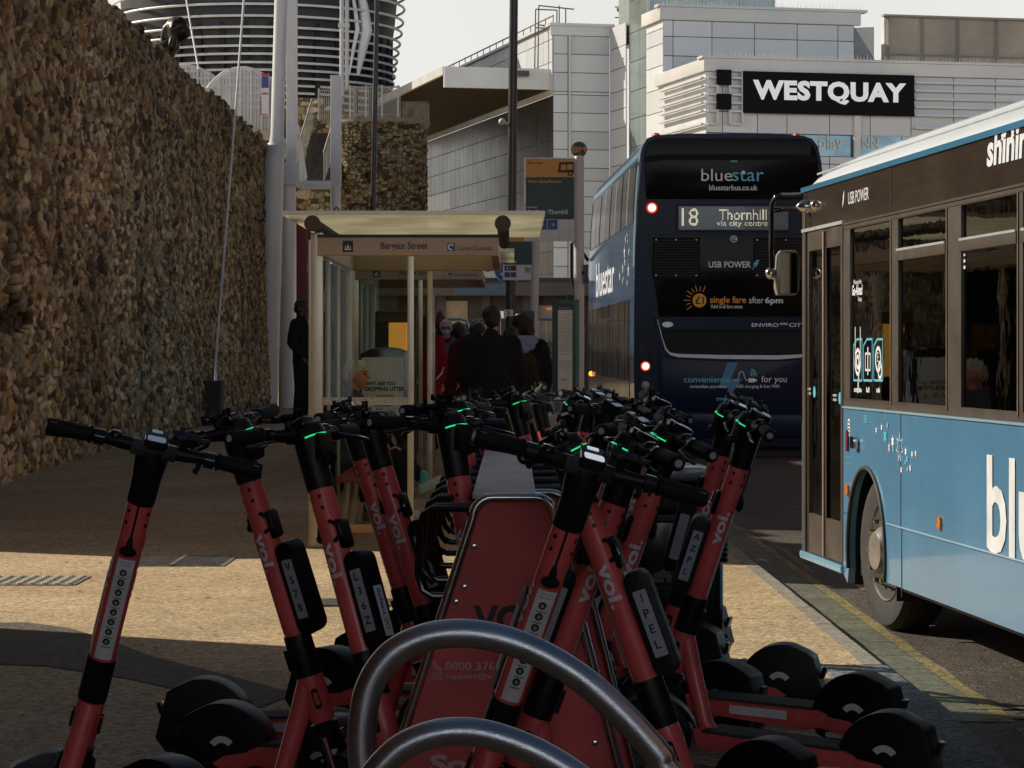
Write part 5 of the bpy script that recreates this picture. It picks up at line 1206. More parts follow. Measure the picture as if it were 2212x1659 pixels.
line_into(mb, D(1585, 822, .026), X_, Z_, [(0, 0), (8 / sd, 1 / sd), (11 / sd, 8 / sd), (12 / sd, 16 / sd), (17 / sd, 20 / sd), (22 / sd, 16 / sd), (23 / sd, 8 / sd), (27 / sd, 1 / sd), (32 / sd, 0)], 1.3 / sd)
a_, b_ = D(1617, 826, .026), D(1630, 817, .026); mb.add([a_, Vector((b_.x, a_.y, a_.z)), b_, Vector((a_.x, a_.y, b_.z))], [(0, 1, 2, 3)]); a_, b_ = D(1630, 824, .026), D(1635, 819, .026); mb.add([a_, Vector((b_.x, a_.y, a_.z)), b_, Vector((a_.x, a_.y, b_.z))], [(0, 1, 2, 3)])
mb.build('slogan_lettering', M_LOGO, dd, smooth=False)
# lamps
for (ul, ur) in ((1394, 1766),):
    for u, sgn in ((ul, 1), (ur, -1)):
        lc = dplate('lamp_cluster', [(u - 15 * sgn, 735), (u - 5 * sgn, 690), (u + 8 * sgn, 720), (u + 18 * sgn, 800), (u + 24 * sgn, 895), (u + 8 * sgn, 880), (u - 10 * sgn, 850)][::sgn], M_BLKG, 0, .022)
        for (du, v, r, m1, m2) in ((0, 791, 10.5, M_GLOW, M_HOT), (0, 832, 9, M_SILV, mat('reverse lens', (.5, .5, .48), .2, var=.3, scale=90)), (13, 867, 5, M_REDL, None)):
            c_ = D(u + du * sgn, v, .022); l_ = MB().lathe([(r / sd, 0), (r / sd * .9, -.03), (r / sd * .5, -.04), (0, -.042)], 24, c=tuple(c_), axis='y').build('rear_lamp', m1, lc)
            if m2: MB().lathe([(r / sd * .72, -.037), (r / sd * .5, -.045), (0, -.048)], 20, c=tuple(c_), axis='y').build('lamp_core', m2, l_)
    for u in (1408, 1752):
        c_ = D(u, 449, .0); l_ = MB().lathe([(12 / sd, 0), (11 / sd, -.03), (6 / sd, -.04), (0, -.042)], 24, c=tuple(c_), axis='y').build('high_brake_lamp', M_GLOW, dd); MB().lathe([(8.5 / sd, -.038), (5 / sd, -.046), (0, -.048)], 20, c=tuple(c_), axis='y').build('lamp_core', M_HOT, l_)
for u in (1419, 1724): c_ = D(u, 291); MB().sph((c_.x, .1, c_.z), 1.0, sc=(.055, .10, .035)).build('marker_lamp', M_REDL, dd)
c_ = D(1371, 820); MB().sph((c_.x - .02, 9.9, c_.z), .045).build('side_indicator', mat('lit amber', (1, .4, .05), .3, emit=(1, .4, .05), estr=2.0), dd)

# ------------------------------------------------------------------ single decker
sb_r = math.atan(0.0884); bO = Vector((1.772, 16.41, -.11))
sb = thing('single_decker_bus', 'sky blue single decker bus with dark window band standing at the kerb on the right', 'bus', bO, rz=sb_r)
def sS(u): return 0.553 * 691 * (u / 0.553 - 1070) / 2229.0
def B(u, v, o=0.0):
    s = sS(u); Y = F / s; return Vector((-o, (Y - bO.y) / .996, H - (v - 760) / s - bO.z))
yB = lambda u: B(u, 760).y
M_BUSB = paint('bus sky blue', (.11, .285, .48), attr=False); M_ROOFW = paint('bus roof pale', (.70, .74, .78)); M_BRN = mat('bus dark band', (.040, .030, .024), .16, var=.25, scale=2, coat=.5, rvar=.05)
M_FRM = mat('bus window frame', (.085, .070, .058), .35, var=.12, scale=5)
M_BG = glass('bus window glass', (.50, .46, .40), .95, .015, ior=1.9)
LB = 10.9; zt0, zs_, zc = 1.20, .24, 2.48
# lower side with wheel arches
def arch(yc, zc_, r, y0, y1): return [(yc + r * cos(a), zc_ + r * sin(a)) for a in [pi * i / 16 for i in range(17)]]
ya = -1.79; yr_ = -7.7; r_a = .47; za = .41
poly = [(-1.19, zs_), (-1.19, zt0), (-LB, zt0), (-LB, zs_)] 
p_ = [(-1.19, zt0), (-1.19, zs_ + .02), (-1.30, zs_ - .03)] + [(ya + r_a * cos(a), za + r_a * sin(a)) for a in [R(-14) + R(208) * i / 22 for i in range(23)]] + [(yr_ + r_a * cos(a), za + r_a * sin(a)) for a in [R(-14) + R(208) * i / 22 for i in range(23)]] + [(-LB, zs_), (-LB, zt0)]
for nm, xa, xb in (('side_panel', 0, .04), ('side_panel', 2.40, 2.44)):
    MB().prism(p_, xa, xb, 'x').build(nm, M_BUSB, sb, angle=25)
mb = MB()
mb.bx(-.003, .003, -LB, ya - .5, .600, .606); mb.bx(-.003, .003, -1.35, -1.19, .600, .606); mb.bx(-.003, .002, -2.62, -2.612, .25, .60); mb.bx(-.003, .002, -2.60, -2.594, .60, 1.19)
mb.build('panel_seam', mat('dark seam blue', (.02, .06, .11), .5), sb, smooth=False)  # seams drawn as thin dark blue lines
mb = MB(); mb.prism([(-.004, .612), (-.012, .606), (-.004, .600)], -LB, ya - .5, 'y') ; mb.bx(-.008, .0, -LB, -1.19, 1.192, 1.204); mb.build('rub_and_highlight_strip', paint('light strip', (.35, .52, .66)), sb)  # upper strip is a highlight painted along the edge of the blue
mb = MB(); rr = [ (ya + (r_a + .0) * cos(a), za + (r_a) * sin(a)) for a in [R(-14) + R(208) * i / 24 for i in range(25)]]
mb.tube([(-.004, y, z) for y, z in rr], .012, 8); mb.build('arch_lip', M_DARK, sb)
for xx, sgn in ((0.0, 1), (2.44, -1)):
    for yw in (ya, yr_):
        mb = MB(); c_ = (xx, yw, .43)
        prof = [(.27, .04), (.33, .02), (.40, .025), (.43, .06), (.432, .14), (.43, .22), (.40, .255), (.27, .25)]
        SM = (Matrix.Translation(c_) @ Matrix.Rotation(R(6), 4, 'Z') @ Matrix.Translation(-Vector(c_)) @ Matrix.Translation((.05, -.07, 0))) if yw == ya else Matrix.Identity(4)
        mb.lathe([(r, z * sgn) for r, z in prof], 40, c=c_, axis='x', M=SM); wh = mb.build('wheel', M_RUB, sb)
        rim = [(.275, .045), (.268, .03), (.255, .05), (.235, .11), (.17, .13), (.14, .02), (.10, -.03), (.05, -.035), (0, -.035)]
        mb = MB(); mb.lathe([(r, z * sgn) for r, z in rim], 36, c=c_, axis='x', M=SM); rm = mb.build('rim', mat('wheel silver', (.5, .48, .45), .35, metal=.8, var=.15, dirt=.3), wh)
        mb = MB()
        for i in range(10):
            a = 2 * pi * i / 10; mb.cyl((xx + (.13) * sgn, yw + .165 * cos(a), .43 + .165 * sin(a)), (xx + -.015 * sgn, yw + .165 * cos(a), .43 + .165 * sin(a)), .017, .014, 8, M=SM)
        mb.build('wheel_nuts', mat('yellow nut caps', (.20, .17, .06), .35, metal=.5), wh)
mb = MB(); mb.bx(.05, .9, ya - .62, ya + .62, .2, 1.0); 
for yw in (ya, yr_):
    MB().prism([(yw + .60, .18), (yw + .60, .75), (yw + .4, .93), (yw - .4, .93), (yw - .60, .75), (yw - .60, .18)], .06, .62, 'x').build('wheel_housing', M_INK, sb) if False else MB().bx(.42, .46, yw - .6, yw + .6, .15, 1.0).bx(.045, .42, yw - .52, yw - .50, .2, 1.0).bx(.045, .42, yw + .50, yw + .52, .2, 1.0).bx(.045, .42, yw - .5, yw + .5, .95, 1.0).build('wheel_housing', M_INK, sb)
# underframe / floor
MB().bx(.06, 2.38, -LB + .1, -.2, .26, .34).build('floor', M_DARK, sb)
# door opening and doors
mb = MB(); mb.bx(-.006, .05, yB(1741), -.02, .28, 2.40); mb.build('front_pillar', M_FRM, sb, bevel=.01)
mb = MB(); mb.prism([(.02, .25), (-.012, .255), (-.018, .28), (-.012, .30), (.02, .30)], -1.19, -.0, 'y'); mb.build('door_step', paint('step blue', (.25, .48, .66)), sb)
dz0, dz1 = .31, 2.235; yd0, yd1, yd2 = yB(1744), yB(1781.5), yB(1820)
for a_, b_ in ((yd0, yd1), (yd1, yd2)):
    lf = MB().bx(.0, .03, b_ + .004, b_ + .05, dz0, dz1).bx(.0, .03, a_ - .05, a_ - .004, dz0, dz1).bx(.0, .03, b_ + .05, a_ - .05, dz1 - .12, dz1).bx(.0, .03, b_ + .05, a_ - .05, dz0, dz0 + .23).build('door', M_FRM, sb, bevel=.004)
    MB().bx(.012, .018, b_ + .05, a_ - .05, dz0 + .23, dz1 - .12).build('door_glass', M_BG, lf, smooth=False)
MB().bx(-.012, .0, yd1 - .018, yd1 + .018, dz0, dz1 - .02).build('door_seal', mat('tan door seal', (.22, .18, .14), .5), sb, bevel=.003)
MB().bx(-.01, .04, -1.19, -.02, dz1, dz1 + .02).build('door_gutter', M_SILV, sb)
mb = MB()
for u in (1797, 1810): p = B(u, 985, .005); mb.tube([(.05, p.y, .95), (.03, p.y, 1.15), (.03, p.y, 1.5), (.05, p.y, 1.7)], .014, 8)
mb.build('door_handrail', mat('cream handrail', (.55, .50, .38), .4), sb)
# window band frame
ws = [(1836, 1925), (1940, 2046), (2076, 2200)]
ys = [(yB(a), yB(b)) for a, b in ws]
y = ys[-1][1] - .07
while y > -LB + 1.2: ys.append((y, y - 1.16)); y -= 1.23
gz0, gz1 = 1.25, 2.20
for side_x, nm in ((0.0, 'window_frame'), (2.40, 'window_frame')):
    mb = MB(); mb.bx(side_x, side_x + .04, -LB, -1.19, zt0, gz0).bx(side_x, side_x + .04, -LB, -1.19, gz1, 2.235)
    prev = -1.19
    for a, b in ys: mb.bx(side_x, side_x + .04, a, prev, gz0, gz1); prev = b
    mb.bx(side_x, side_x + .04, -LB, prev, gz0, gz1); mb.build(nm, M_FRM, sb, bevel=.003)
for i, (a, b) in enumerate(ys):
    for side_x in (0.0, 2.40):
        w_ = MB().bx(side_x + .014, side_x + .020, b, a, gz0, gz1).build('window_pane', M_BG, sb, smooth=False)
        if i > 0:
            zz = 1.98; MB().bx(side_x - .012, side_x + .03, b, a, zz, zz + .055).build('window_transom', M_FRM, w_, bevel=.004)
            MB().bx(side_x - .014, side_x - .008, b + .01, a - .01, zz + .05, zz + .062).build('transom_edge', M_SILV, w_)
    MB().bx(-.006, .0, b - .012, b + .0, gz0 - .02, gz1).build('rubber_edge', mat('tan edge', (.20, .16, .12), .4), sb)
MB().bx(-.0, .04, -LB, -.02, 2.235, zc).build('cove_panel', M_BRN, sb); MB().bx(2.40, 2.44, -LB, -.02, 2.235, zc).build('cove_panel', M_BRN, sb)
MB().bx(-.003, .0, yB(1926) - .004, yB(1926) + .004, 2.235, zc).build('cove_seam', M_FRM, sb)
MB().bx(-.006, .0, -LB, -1.19, 2.225, 2.237).build('cove_trim', M_FRM, sb)
# roof loft
mb = MB(); sec = [(0, zc), (-.006, zc + .012), (0.0, zc + .04), (.03, zc + .085), (.10, zc + .14), (.25, zc + .20), (.6, zc + .25), (1.22, zc + .27), (1.84, zc + .25), (2.19, zc + .20), (2.34, zc + .14), (2.41, zc + .085), (2.44, zc + .04), (2.446, zc + .012), (2.44, zc)]
ysr = [.02, -.02, -.12, -.3, -.6, -1.2, -4, -8, -LB]; sc_ = [.05, .35, .62, .82, .94, 1, 1, 1, 1]
vs = []
for y, q in zip(ysr, sc_): vs += [(1.22 + (x - 1.22) * (0.955 + .045 * q), y, zc + (z - zc) * q) for x, z in sec]
n = len(sec); mb.add(vs, [(j * n + i, j * n + i + 1, (j + 1) * n + i + 1, (j + 1) * n + i) for j in range(len(ysr) - 1) for i in range(n - 1)] + [list(range(n))])
mb.build('roof', M_ROOFW, sb, angle=50)
mb = MB(); mb.bx(-.010, .002, -LB, .0, zc - .002, zc + .028); mb.build('roof_blue_strip', paint('strip blue', (.05, .22, .40)), sb)
mb = MB(); mb.tube([(.045, -LB, zc + .105), (.045, -.25, zc + .098)], .006, 6); mb.build('roof_seam', mat('seam grey', (.4, .42, .45), .5), sb)
# front and back ends
MB().prism([(0.0, .26), (2.44, .26), (2.44, 1.1), (0, 1.1)], -.05, .04, 'y').build('front_panel', M_BUSB, sb, bevel=.03)
MB().bx(.05, 2.39, -.02, .01, 1.1, 2.45).build('windscreen', M_BG, sb, smooth=False)
MB().bx(0, 2.44, -LB - .05, -LB, .26, 2.5).build('back_panel', M_BUSB, sb, bevel=.02)
# interior
MB().bx(.06, 2.38, -LB + .1, -.1, 2.44, 2.46).build('ceiling', mat('bus ceiling', (.30, .29, .26), .7), sb)
M_SEAT = mat('seat moquette', (.03, .05, .10), .9, var=.4, scale=30)
for i in range(7):
    for xx in (.15, .62, 1.5, 1.95):
        y = -3.4 - i * .95
        if y < -LB + .8: continue
        MB().bx(xx, xx + .42, y - .06, y + .04, .95, 1.62).bx(xx, xx + .42, y, y + .42, .85, .95).build('seat', M_SEAT, sb, bevel=.03)
M_RAIL = mat('cream grab rail', (.62, .55, .38), .35)
mb = MB(); p = B(1992, 690); yv = p.y; xr_ = .40
mb.tube([(xr_, yv - .9, 1.62), (xr_, yv - .03, 1.62), (xr_, yv, 1.58), (xr_, yv, .34)], .02, 10); mb.tube([(xr_, yv - .9, 1.22), (xr_, yv, 1.22)], .02, 10); mb.tube([(1.9, -1.4, .34), (1.9, -1.4, 2.4)], .018, 8); mb.tube([(.7, -3.0, .34), (.7, -3.0, 2.4)], .018, 8); mb.build('grab_rail', M_RAIL, sb)
MB().bx(.45, .62, yv - .30, yv + .28, 1.12, 1.36).build('luggage_pen', M_INK, sb, bevel=.03)
mb = MB(); mb.bx(1.35, 2.3, -1.5, -1.46, .4, 1.6); mb.build('cab_partition', mat('cab grey', (.12, .12, .12), .6), sb)
mb = MB()
for i in range(9): mb.bx(.5, 1.3, -2.1, -2.08, 2.02 + i * .022, 2.03 + i * .022)
mb.build('blind_slats', mat('slat pale', (.6, .52, .3), .5, emit=(1, .85, .5), estr=.12), sb)
# outside details
Yb_, Zb_ = (0, -1, 0), (0, 0, 1)
def BT(mb, s, u0, u1, v, h, bold=.0, o=.0045, skew=0.0, fit=True): a_, b_ = B(u0, v, o), B(u1, v, o); text_into(mb, s, a_, Yb_, Zb_, w=abs(b_.y - a_.y) if fit else None, h=h, bold=bold, skew=skew)
mb = MB(); BT(mb, 'USB POWER', 1834, 1878, 442, .068, .0); 
o_ = B(1823, 430, .0045); mb.add([o_ + Vector((0, -a, b)) for a, b in ((-.02, -.05), (.01, -.02), (.035, .05), (.0, .02))], [(0, 1, 2, 3)])
a_ = B(2133, 384, .0045); text_into(mb, 'shining bright', a_, Yb_, Zb_, w=1.55, h=.20, bold=.03, skew=.15)
for (u, v, r) in ((2168, 296, .026), (2190, 288, .032)): star_into(mb, B(u, v, .0046), Yb_, Zb_, r, 6, .5)
mb.build('cove_lettering', M_LOGO, sb, smooth=False)
a_ = B(2134, 1192, .0045); mb = MB(); text_into(mb, 'bluestar', a_, Yb_, Zb_, h=.44, w=2.35, bold=.02); mb.build('side_logo', mat('side logo white', (.78, .79, .80), .4), sb, smooth=False)
zz = lambda a, b: (((2900 + a * .4973) * .553), ((1550 + b * .4973) * .553))
mb = MB(); mw = MB(); mp = MB(); sg = lambda m_, a, b, r, n=6, **k: star_into(m_, B(*zz(a, b), .0045), Yb_, Zb_, r, n, .5, **k)
for a, b, r in ((1058, 262, .022), (1100, 240, .022), (1290, 430, .026), (1340, 450, .022), (1368, 445, .020), (1255, 575, .022), (1325, 560, .022), (1187, 350, .036)): sg(mw, a, b, r)
for a, b, r in ((1128, 310, .046), (1190, 410, .026), (1300, 490, .026), (1287, 515, .018)): sg(mb, a, b, r)
for a, b, r in ((1145, 225, .02), (1160, 400, .034), (1302, 570, .016)): sg(mp, a, b, r)
sg(mw, 1242, 400, .080, 7, hollow=.86)
text_into(mb, '268', B(*zz(960, 205), .0045), Yb_, Zb_, w=.085, h=.045); a_ = B(*zz(1132, 185), .0045); bar_into(mb, a_, Yb_, Zb_, (0, 0), (0, .04), .006)
for i, s_ in enumerate(('IR13', 'F6 lock', 'push button')): text_into(mb, s_, B(*zz(828, 440 + i * 42), .0045), Yb_, Zb_, w=.05 + .02 * i, h=.012)
mb.build('cyan_stars', M_CYAN, sb, smooth=False); mw.build('white_stars', M_LOGO, sb, smooth=False); mp.build('pale_stars', mat('pale pink star', (.45, .42, .45), .5), sb, smooth=False)
for (a, b) in ((832, 730), (1558, 992)): c_ = B(*zz(a, b)); MB().lathe([(.036, 0), (.034, -.012), (.015, -.02), (0, -.021)], 20, c=(0, c_.y, c_.z), axis='x').build('amber_reflector', mat('amber lens', (.55, .17, .02), .2, var=.3, scale=60, coat=.5), sb)
c_ = B(*zz(905, 358)); MB().prism(rrect(c_.y - .045, c_.y + .045, c_.z - .035, c_.z + .035, .02), -.035, .0, 'x').build('door_latch', M_CHROME, sb, bevel=.008)
c_ = B(*zz(832, 345)); MB().prism(rrect(c_.y - .022, c_.y + .022, c_.z - .06, c_.z + .06, .02), -.012, .0, 'x').build('red_release', mat('dark red cap', (.20, .02, .03), .3), sb, bevel=.003)
c_ = B(*zz(838, 243)); MB().prism(rrect(c_.y - .026, c_.y + .026, c_.z - .05, c_.z + .05, .02), -.002, .0, 'x').build('white_sticker', M_WHITE, sb, smooth=False)
mb = MB()
for i in range(4): mb.bx(-.0035, -.002, c_.y - .018, c_.y + .018, c_.z - .032 + i * .02, c_.z - .024 + i * .02)
mb.build('sticker_print', M_INK, sb, smooth=False)
# stickers on the glass
z8 = lambda a, b: (((2900 + a * .4973) * .553), ((800 + b * .4973) * .553))
mb = MB(); mw = MB()
for i, (a0, a1) in enumerate(((857, 923), (934, 1003), (1015, 1085))):
    p0, p1 = B(*z8(a0, 1378), -.012), B(*z8(a1, 1055), -.012); w_ = abs(p1.y - p0.y); h_ = p1.z - p0.z
    line_into(mb, p0, Yb_, Zb_, [(0, 0), (w_, 0), (w_, h_), (w_ * .4, h_), (0, h_ * .84), (0, 0)], .012)
    c_ = p0 + Vector((0, -w_ / 2, h_ * .45))
    if i == 0: disc_into(mw, c_, Yb_, Zb_, w_ * .36, 20, w_ * .26); disc_into(mw, c_, Yb_, Zb_, w_ * .20, 20, w_ * .10); bar_into(mw, c_, Yb_, Zb_, (0, -w_ * .8), (w_ * .2, 0), .02); bar_into(mw, c_, Yb_, Zb_, (-w_ * .3, 0), (-w_ * .3, w_ * .9), .012); bar_into(mw, c_, Yb_, Zb_, (w_ * .3, 0), (w_ * .3, w_ * .9), .012)
    if i == 1: line_into(mw, c_, Yb_, Zb_, [(-w_ * .28, -h_ * .2), (w_ * .28, -h_ * .2), (w_ * .28, h_ * .2), (-w_ * .28, h_ * .2), (-w_ * .28, -h_ * .2)], .012); bar_into(mw, c_, Yb_, Zb_, (0, -h_ * .32), (0, h_ * .36), .02)
    if i == 2: disc_into(mw, c_ + Vector((0, 0, h_ * .06)), Yb_, Zb_, w_ * .34, 20, w_ * .24); disc_into(mw, c_ + Vector((0, -w_ * .2, -h_ * .2)), Yb_, Zb_, w_ * .24, 16, w_ * .15); text_into(mw, 'E', c_ + Vector((0, .02, 0)), Yb_, Zb_, h=.05)
    text_into(mw, ('contactless', 'id', 'usb')[i], p0 + Vector((0, -w_ * .5, -.065)), Yb_, Zb_, w=(w_ * .9, w_ * .35, w_ * .4)[i], h=.03, align='c', bold=.03)
text_into(mw, 'Go-Ahead', B(*z8(845, 715), -.012), Yb_, Zb_, w=.26, h=.06, bold=.03, skew=.1); text_into(mw, "We're part of the", B(*z8(857, 638), -.012), Yb_, Zb_, w=.20, h=.035, bold=.01); text_into(mw, 'Group', B(*z8(892, 770), -.012), Yb_, Zb_, w=.09, h=.035, bold=.01)
text_into(mw, 'E', B(*z8(1712, 505), -.012), Yb_, Zb_, h=.075, bold=.03)
for (a, b) in ((512, 1490), (712, 1540)):
    text_into(mw, 'EMERGENCY', B(*z8(a, b - 35), .0), Yb_, Zb_, w=.10, h=.014, bold=.02); text_into(mw, 'DOOR BUTTON', B(*z8(a, b), .0), Yb_, Zb_, w=.10, h=.014, bold=.02)
    disc_into(mb, B(*z8(a + 52, b - 20), -.001), Yb_, Zb_, .035, 16)
text_into(mb, 'any journey', B(*z8(2135, 1580), -.012), Yb_, Zb_, w=.3, h=.03)
mb.build('window_stickers', M_CYAN, sb, smooth=False); mw.build('window_stickers', M_LOGO, sb, smooth=False)
# nearside mirror on a bent arm
c0 = B(1733, 440)
def Wp(u, v, Y): 
    p = at(u, v, Y) - bO; q = Matrix.Rotation(-sb_r, 3, 'Z') @ p; return q
Ym = 16.75
mr = MB(); mr.tube([Wp(1738, 447, 16.45), Wp(1720, 452, 16.6), Wp(1690, 452, Ym), Wp(1672, 455, Ym), Wp(1667, 464, Ym), Wp(1666, 540, Ym), Wp(1667, 600, Ym)], .016, 10)
mr.tube([Wp(1736, 420, 16.45), Wp(1715, 421, 16.6), Wp(1690, 421, Ym), Wp(1675, 426, Ym), Wp(1668, 440, Ym), Wp(1666, 470, Ym)], .016, 10); mr.build('mirror_arm', M_BLKG, sb)
a_, b_ = Wp(1674, 638, Ym), Wp(1729, 541, Ym); mr = MB(); mr.prism([(p[0], p[1]) for p in [(a_.x + .012, a_.z), (b_.x - .03, a_.z), (b_.x - .008, a_.z + .04), (b_.x, b_.z - .04), (b_.x - .03, b_.z), (a_.x + .035, b_.z), (a_.x + .012, b_.z - .03), (a_.x, a_.z + .05)]], a_.y - .03, a_.y + .06, 'y'); mrr = mr.build('mirror_housing', mat('cream mirror shell', (.30, .27, .22), .3, coat=.3), sb, bevel=.014)
MB().prism([(a_.x + .03, a_.z + .012), (b_.x - .025, a_.z + .014), (b_.x - .012, b_.z - .02), (a_.x + .04, b_.z - .014)], a_.y - .036, a_.y - .03, 'y').build('mirror_glass', mat('mirror glass', (.75, .75, .72), .02, metal=1, var=.03, rvar=0), mrr, smooth=False)
MB().sph(tuple(Wp(1665, 591, Ym)), .038, sc=(1, 1, 1)).build('mirror_knuckle', M_CHROME, sb)
MB().sph(tuple(Wp(1746, 446, 16.2)), .05, sc=(1.5, .8, .8)).sph(tuple(Wp(1762, 444, 16.0)), .035).build('door_lamp', M_CHROME, sb)
# ------------------------------------------------------------------ people
M_SKIN = mat('skin', (.62, .36, .26), .55, var=.08, scale=30); M_SKIN2 = mat('darker skin', (.12, .06, .04), .55, var=.1, scale=30)
M_HAIRW = mat('white hair', (.62, .60, .56), .7, var=.3, scale=120, bump=.8, bscale=120, stretch=(1, 1, .3)); M_HAIRB = mat('brown hair', (.07, .035, .018), .6, var=.4, scale=90, bump=.8, bscale=120, stretch=(1, 1, .25)); M_HAIRD = mat('dark hair', (.022, .017, .013), .5, var=.4, scale=90, bump=.9, bscale=90)
def cloth(n, c): return mat(n, c, .9, var=.18, scale=14, bump=.6, bscale=22, spec=.2)
def person(label, u, Y, ztop, yaw, scale_h=None, jacket=None, trousers=None, hair=None, hairst='short', skin=None, arms='down', hem=.86, group=None, shoes=None, fat=1.0):
    """standing figure facing local -y; every volume is laid out for a 1.75 m body then scaled"""
    X = ax(u, Y); g = ground_z(X, Y); hgt = ztop - g; k = hgt / 1.75
    t = thing('person', label, 'person', (X, Y, g), rz=R(yaw)); t.scale = (k, k, k)
    if group: t['group'] = group
    skin = skin or M_SKIN; b = []
    legs = []
    for s in (-1, 1):
        hip, kn, an, toe = (s * .085, 0, .90), (s * .10, -.01, .50), (s * .105, .02, .09), (s * .12, -.15, .045)
        b += [('c', hip, kn, .078, .055), ('c', kn, an, .052, .038), ('c', (s * .105, .03, .05), toe, .038, .03)]
        legs += [('c', hip, kn, .100, .078), ('c', kn, (s * .105, .02, .12), .076, .066)]
        sh, el = (s * .185, .01, 1.42), (s * .245, .05, 1.13)
        if arms == 'pocket' : wr = (s * .19, -.09, .93)
        elif arms == 'fold' : wr = (s * .05, -.20, 1.16)
        else: wr = (s * .235, -.03, .88)
        b += [('c', sh, el, .05, .040), ('c', el, wr, .038, .028)]
        W = Vector(wr); dn = (W - Vector(el)).normalized(); b.append(('c', W + dn * .02, W + dn * .075, .030, .036, (1.0, .55)))
        for f_, (off, ln_) in enumerate(((-.030, .066), (-.010, .078), (.010, .074), (.029, .058))):
            p = W + dn * .085 + Vector((0, off, 0)); m_ = p + dn * ln_ * .55 + Vector((-s * .012, 0, 0)); b += [('c', p, m_, .0095, .009), ('c', m_, m_ + dn * ln_ * .45 + Vector((-s * .018, 0, 0)), .009, .0078)]
        p = W + dn * .035 + Vector((0, -.034, 0)); b += [('c', p, p + dn * .035 + Vector((0, -.022, 0)), .012, .0105), ('c', p + dn * .035 + Vector((0, -.022, 0)), p + dn * .062 + Vector((-s * .004, -.026, 0)), .0105, .009)]
    b += [('c', (0, 0, .92), (0, .0, 1.12), .115, .105, (1.15, .85)), ('c', (0, 0, 1.15), (0, .01, 1.36), .12, .125, (1.2, .8)), ('c', (-.14, .01, 1.40), (.14, .01, 1.40), .065, .065), ('c', (0, .015, 1.43), (0, 0, 1.56), .055, .052)]
    # head with face
    b += [('s', (0, .012, 1.655), (.076, .094, .098)), ('s', (0, -.025, 1.61), (.058, .062, .075)), ('c', (0, -.055, 1.555), (0, -.048, 1.575), .030, .036), ('c', (0, -.088, 1.655), (0, -.106, 1.618), .010, .016), ('c', (-.022, -.088, 1.583), (.022, -.088, 1.583), .010, .010), ('c', (-.03, -.078, 1.672), (.03, -.078, 1.672), .013, .013),
          ('s', (.078, .012, 1.635), (.012, .02, .032)), ('s', (-.078, .012, 1.635), (.012, .02, .032)), ('s', (.035, -.07, 1.615), (.022, .02, .022)), ('s', (-.035, -.07, 1.615), (.022, .02, .022))]
    blob('body', b, skin, t, .0095, 3)
    for s in (-1, 1):
        mb = MB(); mb.sph((s * .030, -.080, 1.648), .0115, 10, 6, sc=(1.2, .7, .8)); mb.build('eye', M_INK, t)
    if trousers:
        o = blob('trousers', legs + [('c', (0, 0, .90), (0, 0, 1.0), .14, .13, (1.15, .85))], trousers, t, .014, 4); fold(o, .02, 6, Y)
    if jacket:
        J = [('c', (0, .0, hem + .05), (0, .01, 1.20), .17 * fat, .165 * fat, (1.2, .85)), ('c', (0, .01, 1.2), (0, .015, 1.36), .17 * fat, .15, (1.25, .85)), ('c', (-.15, .015, 1.395), (.15, .015, 1.395), .088, .088), ('c', (0, .02, 1.42), (0, .02, 1.50), .085, .070)]
        for s in (-1, 1):
            sh, el = (s * .185, .01, 1.41), (s * .255, .05, 1.13); wr = {'pocket': (s * .20, -.09, .95), 'fold': (s * .09, -.19, 1.15), 'down': (s * .24, -.02, .93)}[arms]
            J += [('c', sh, el, .082 * fat, .066), ('c', el, wr, .066, .052)]
        o = blob('jacket', J, jacket, t, .014, 5); fold(o, .035, 5, Y * 3); fold(o, .012, 16, Y)
    for s in (-1, 1): blob('shoe', [('c', (s * .105, .04, .05), (s * .12, -.14, .045), .048, .042), ('s', (s * .105, .03, .09), (.042, .05, .045))], shoes or M_BLKM, t, .012, 3)
    if hair:
        if hairst == 'short': sh = [('s', (0, .022, 1.672), (.086, .100, .092)), ('s', (0, .06, 1.63), (.074, .060, .080)), ('s', (0, -.03, 1.725), (.066, .055, .03))]
        elif hairst == 'long': sh = [('s', (0, .022, 1.672), (.090, .105, .095)), ('c', (0, .07, 1.66), (0, .08, 1.40), .095, .115, (1.15, .7)), ('c', (-.07, .03, 1.64), (-.09, .05, 1.42), .04, .05), ('c', (.07, .03, 1.64), (.09, .05, 1.42), .04, .05)]
        elif hairst == 'curly': sh = [('s', (0, .03, 1.665), (.12, .125, .115)), ('s', (.06, .06, 1.60), (.07, .07, .08)), ('s', (-.06, .06, 1.60), (.07, .07, .08))]
        else: sh = [('s', (0, .015, 1.70), (.082, .098, .065)), ('s', (0, .06, 1.65), (.07, .055, .06))]
        o = blob('hair', sh, hair, t, .011, 2); fold(o, .02, 28, Y)
    return t
C_BLK = cloth('black cloth', (.018, .018, .020)); C_NAVY = cloth('navy cloth', (.012, .015, .028)); C_RED = cloth('crimson cloth', (.26, .02, .045)); C_MAR = cloth('maroon cloth', (.10, .014, .014)); C_GRY = cloth('grey cloth', (.10, .105, .12)); C_LBL = cloth('pale blue cloth', (.32, .38, .50)); C_HOOD = cloth('dusty red knit', (.16, .035, .04)); C_OLV = cloth('olive brown cloth', (.045, .036, .02))

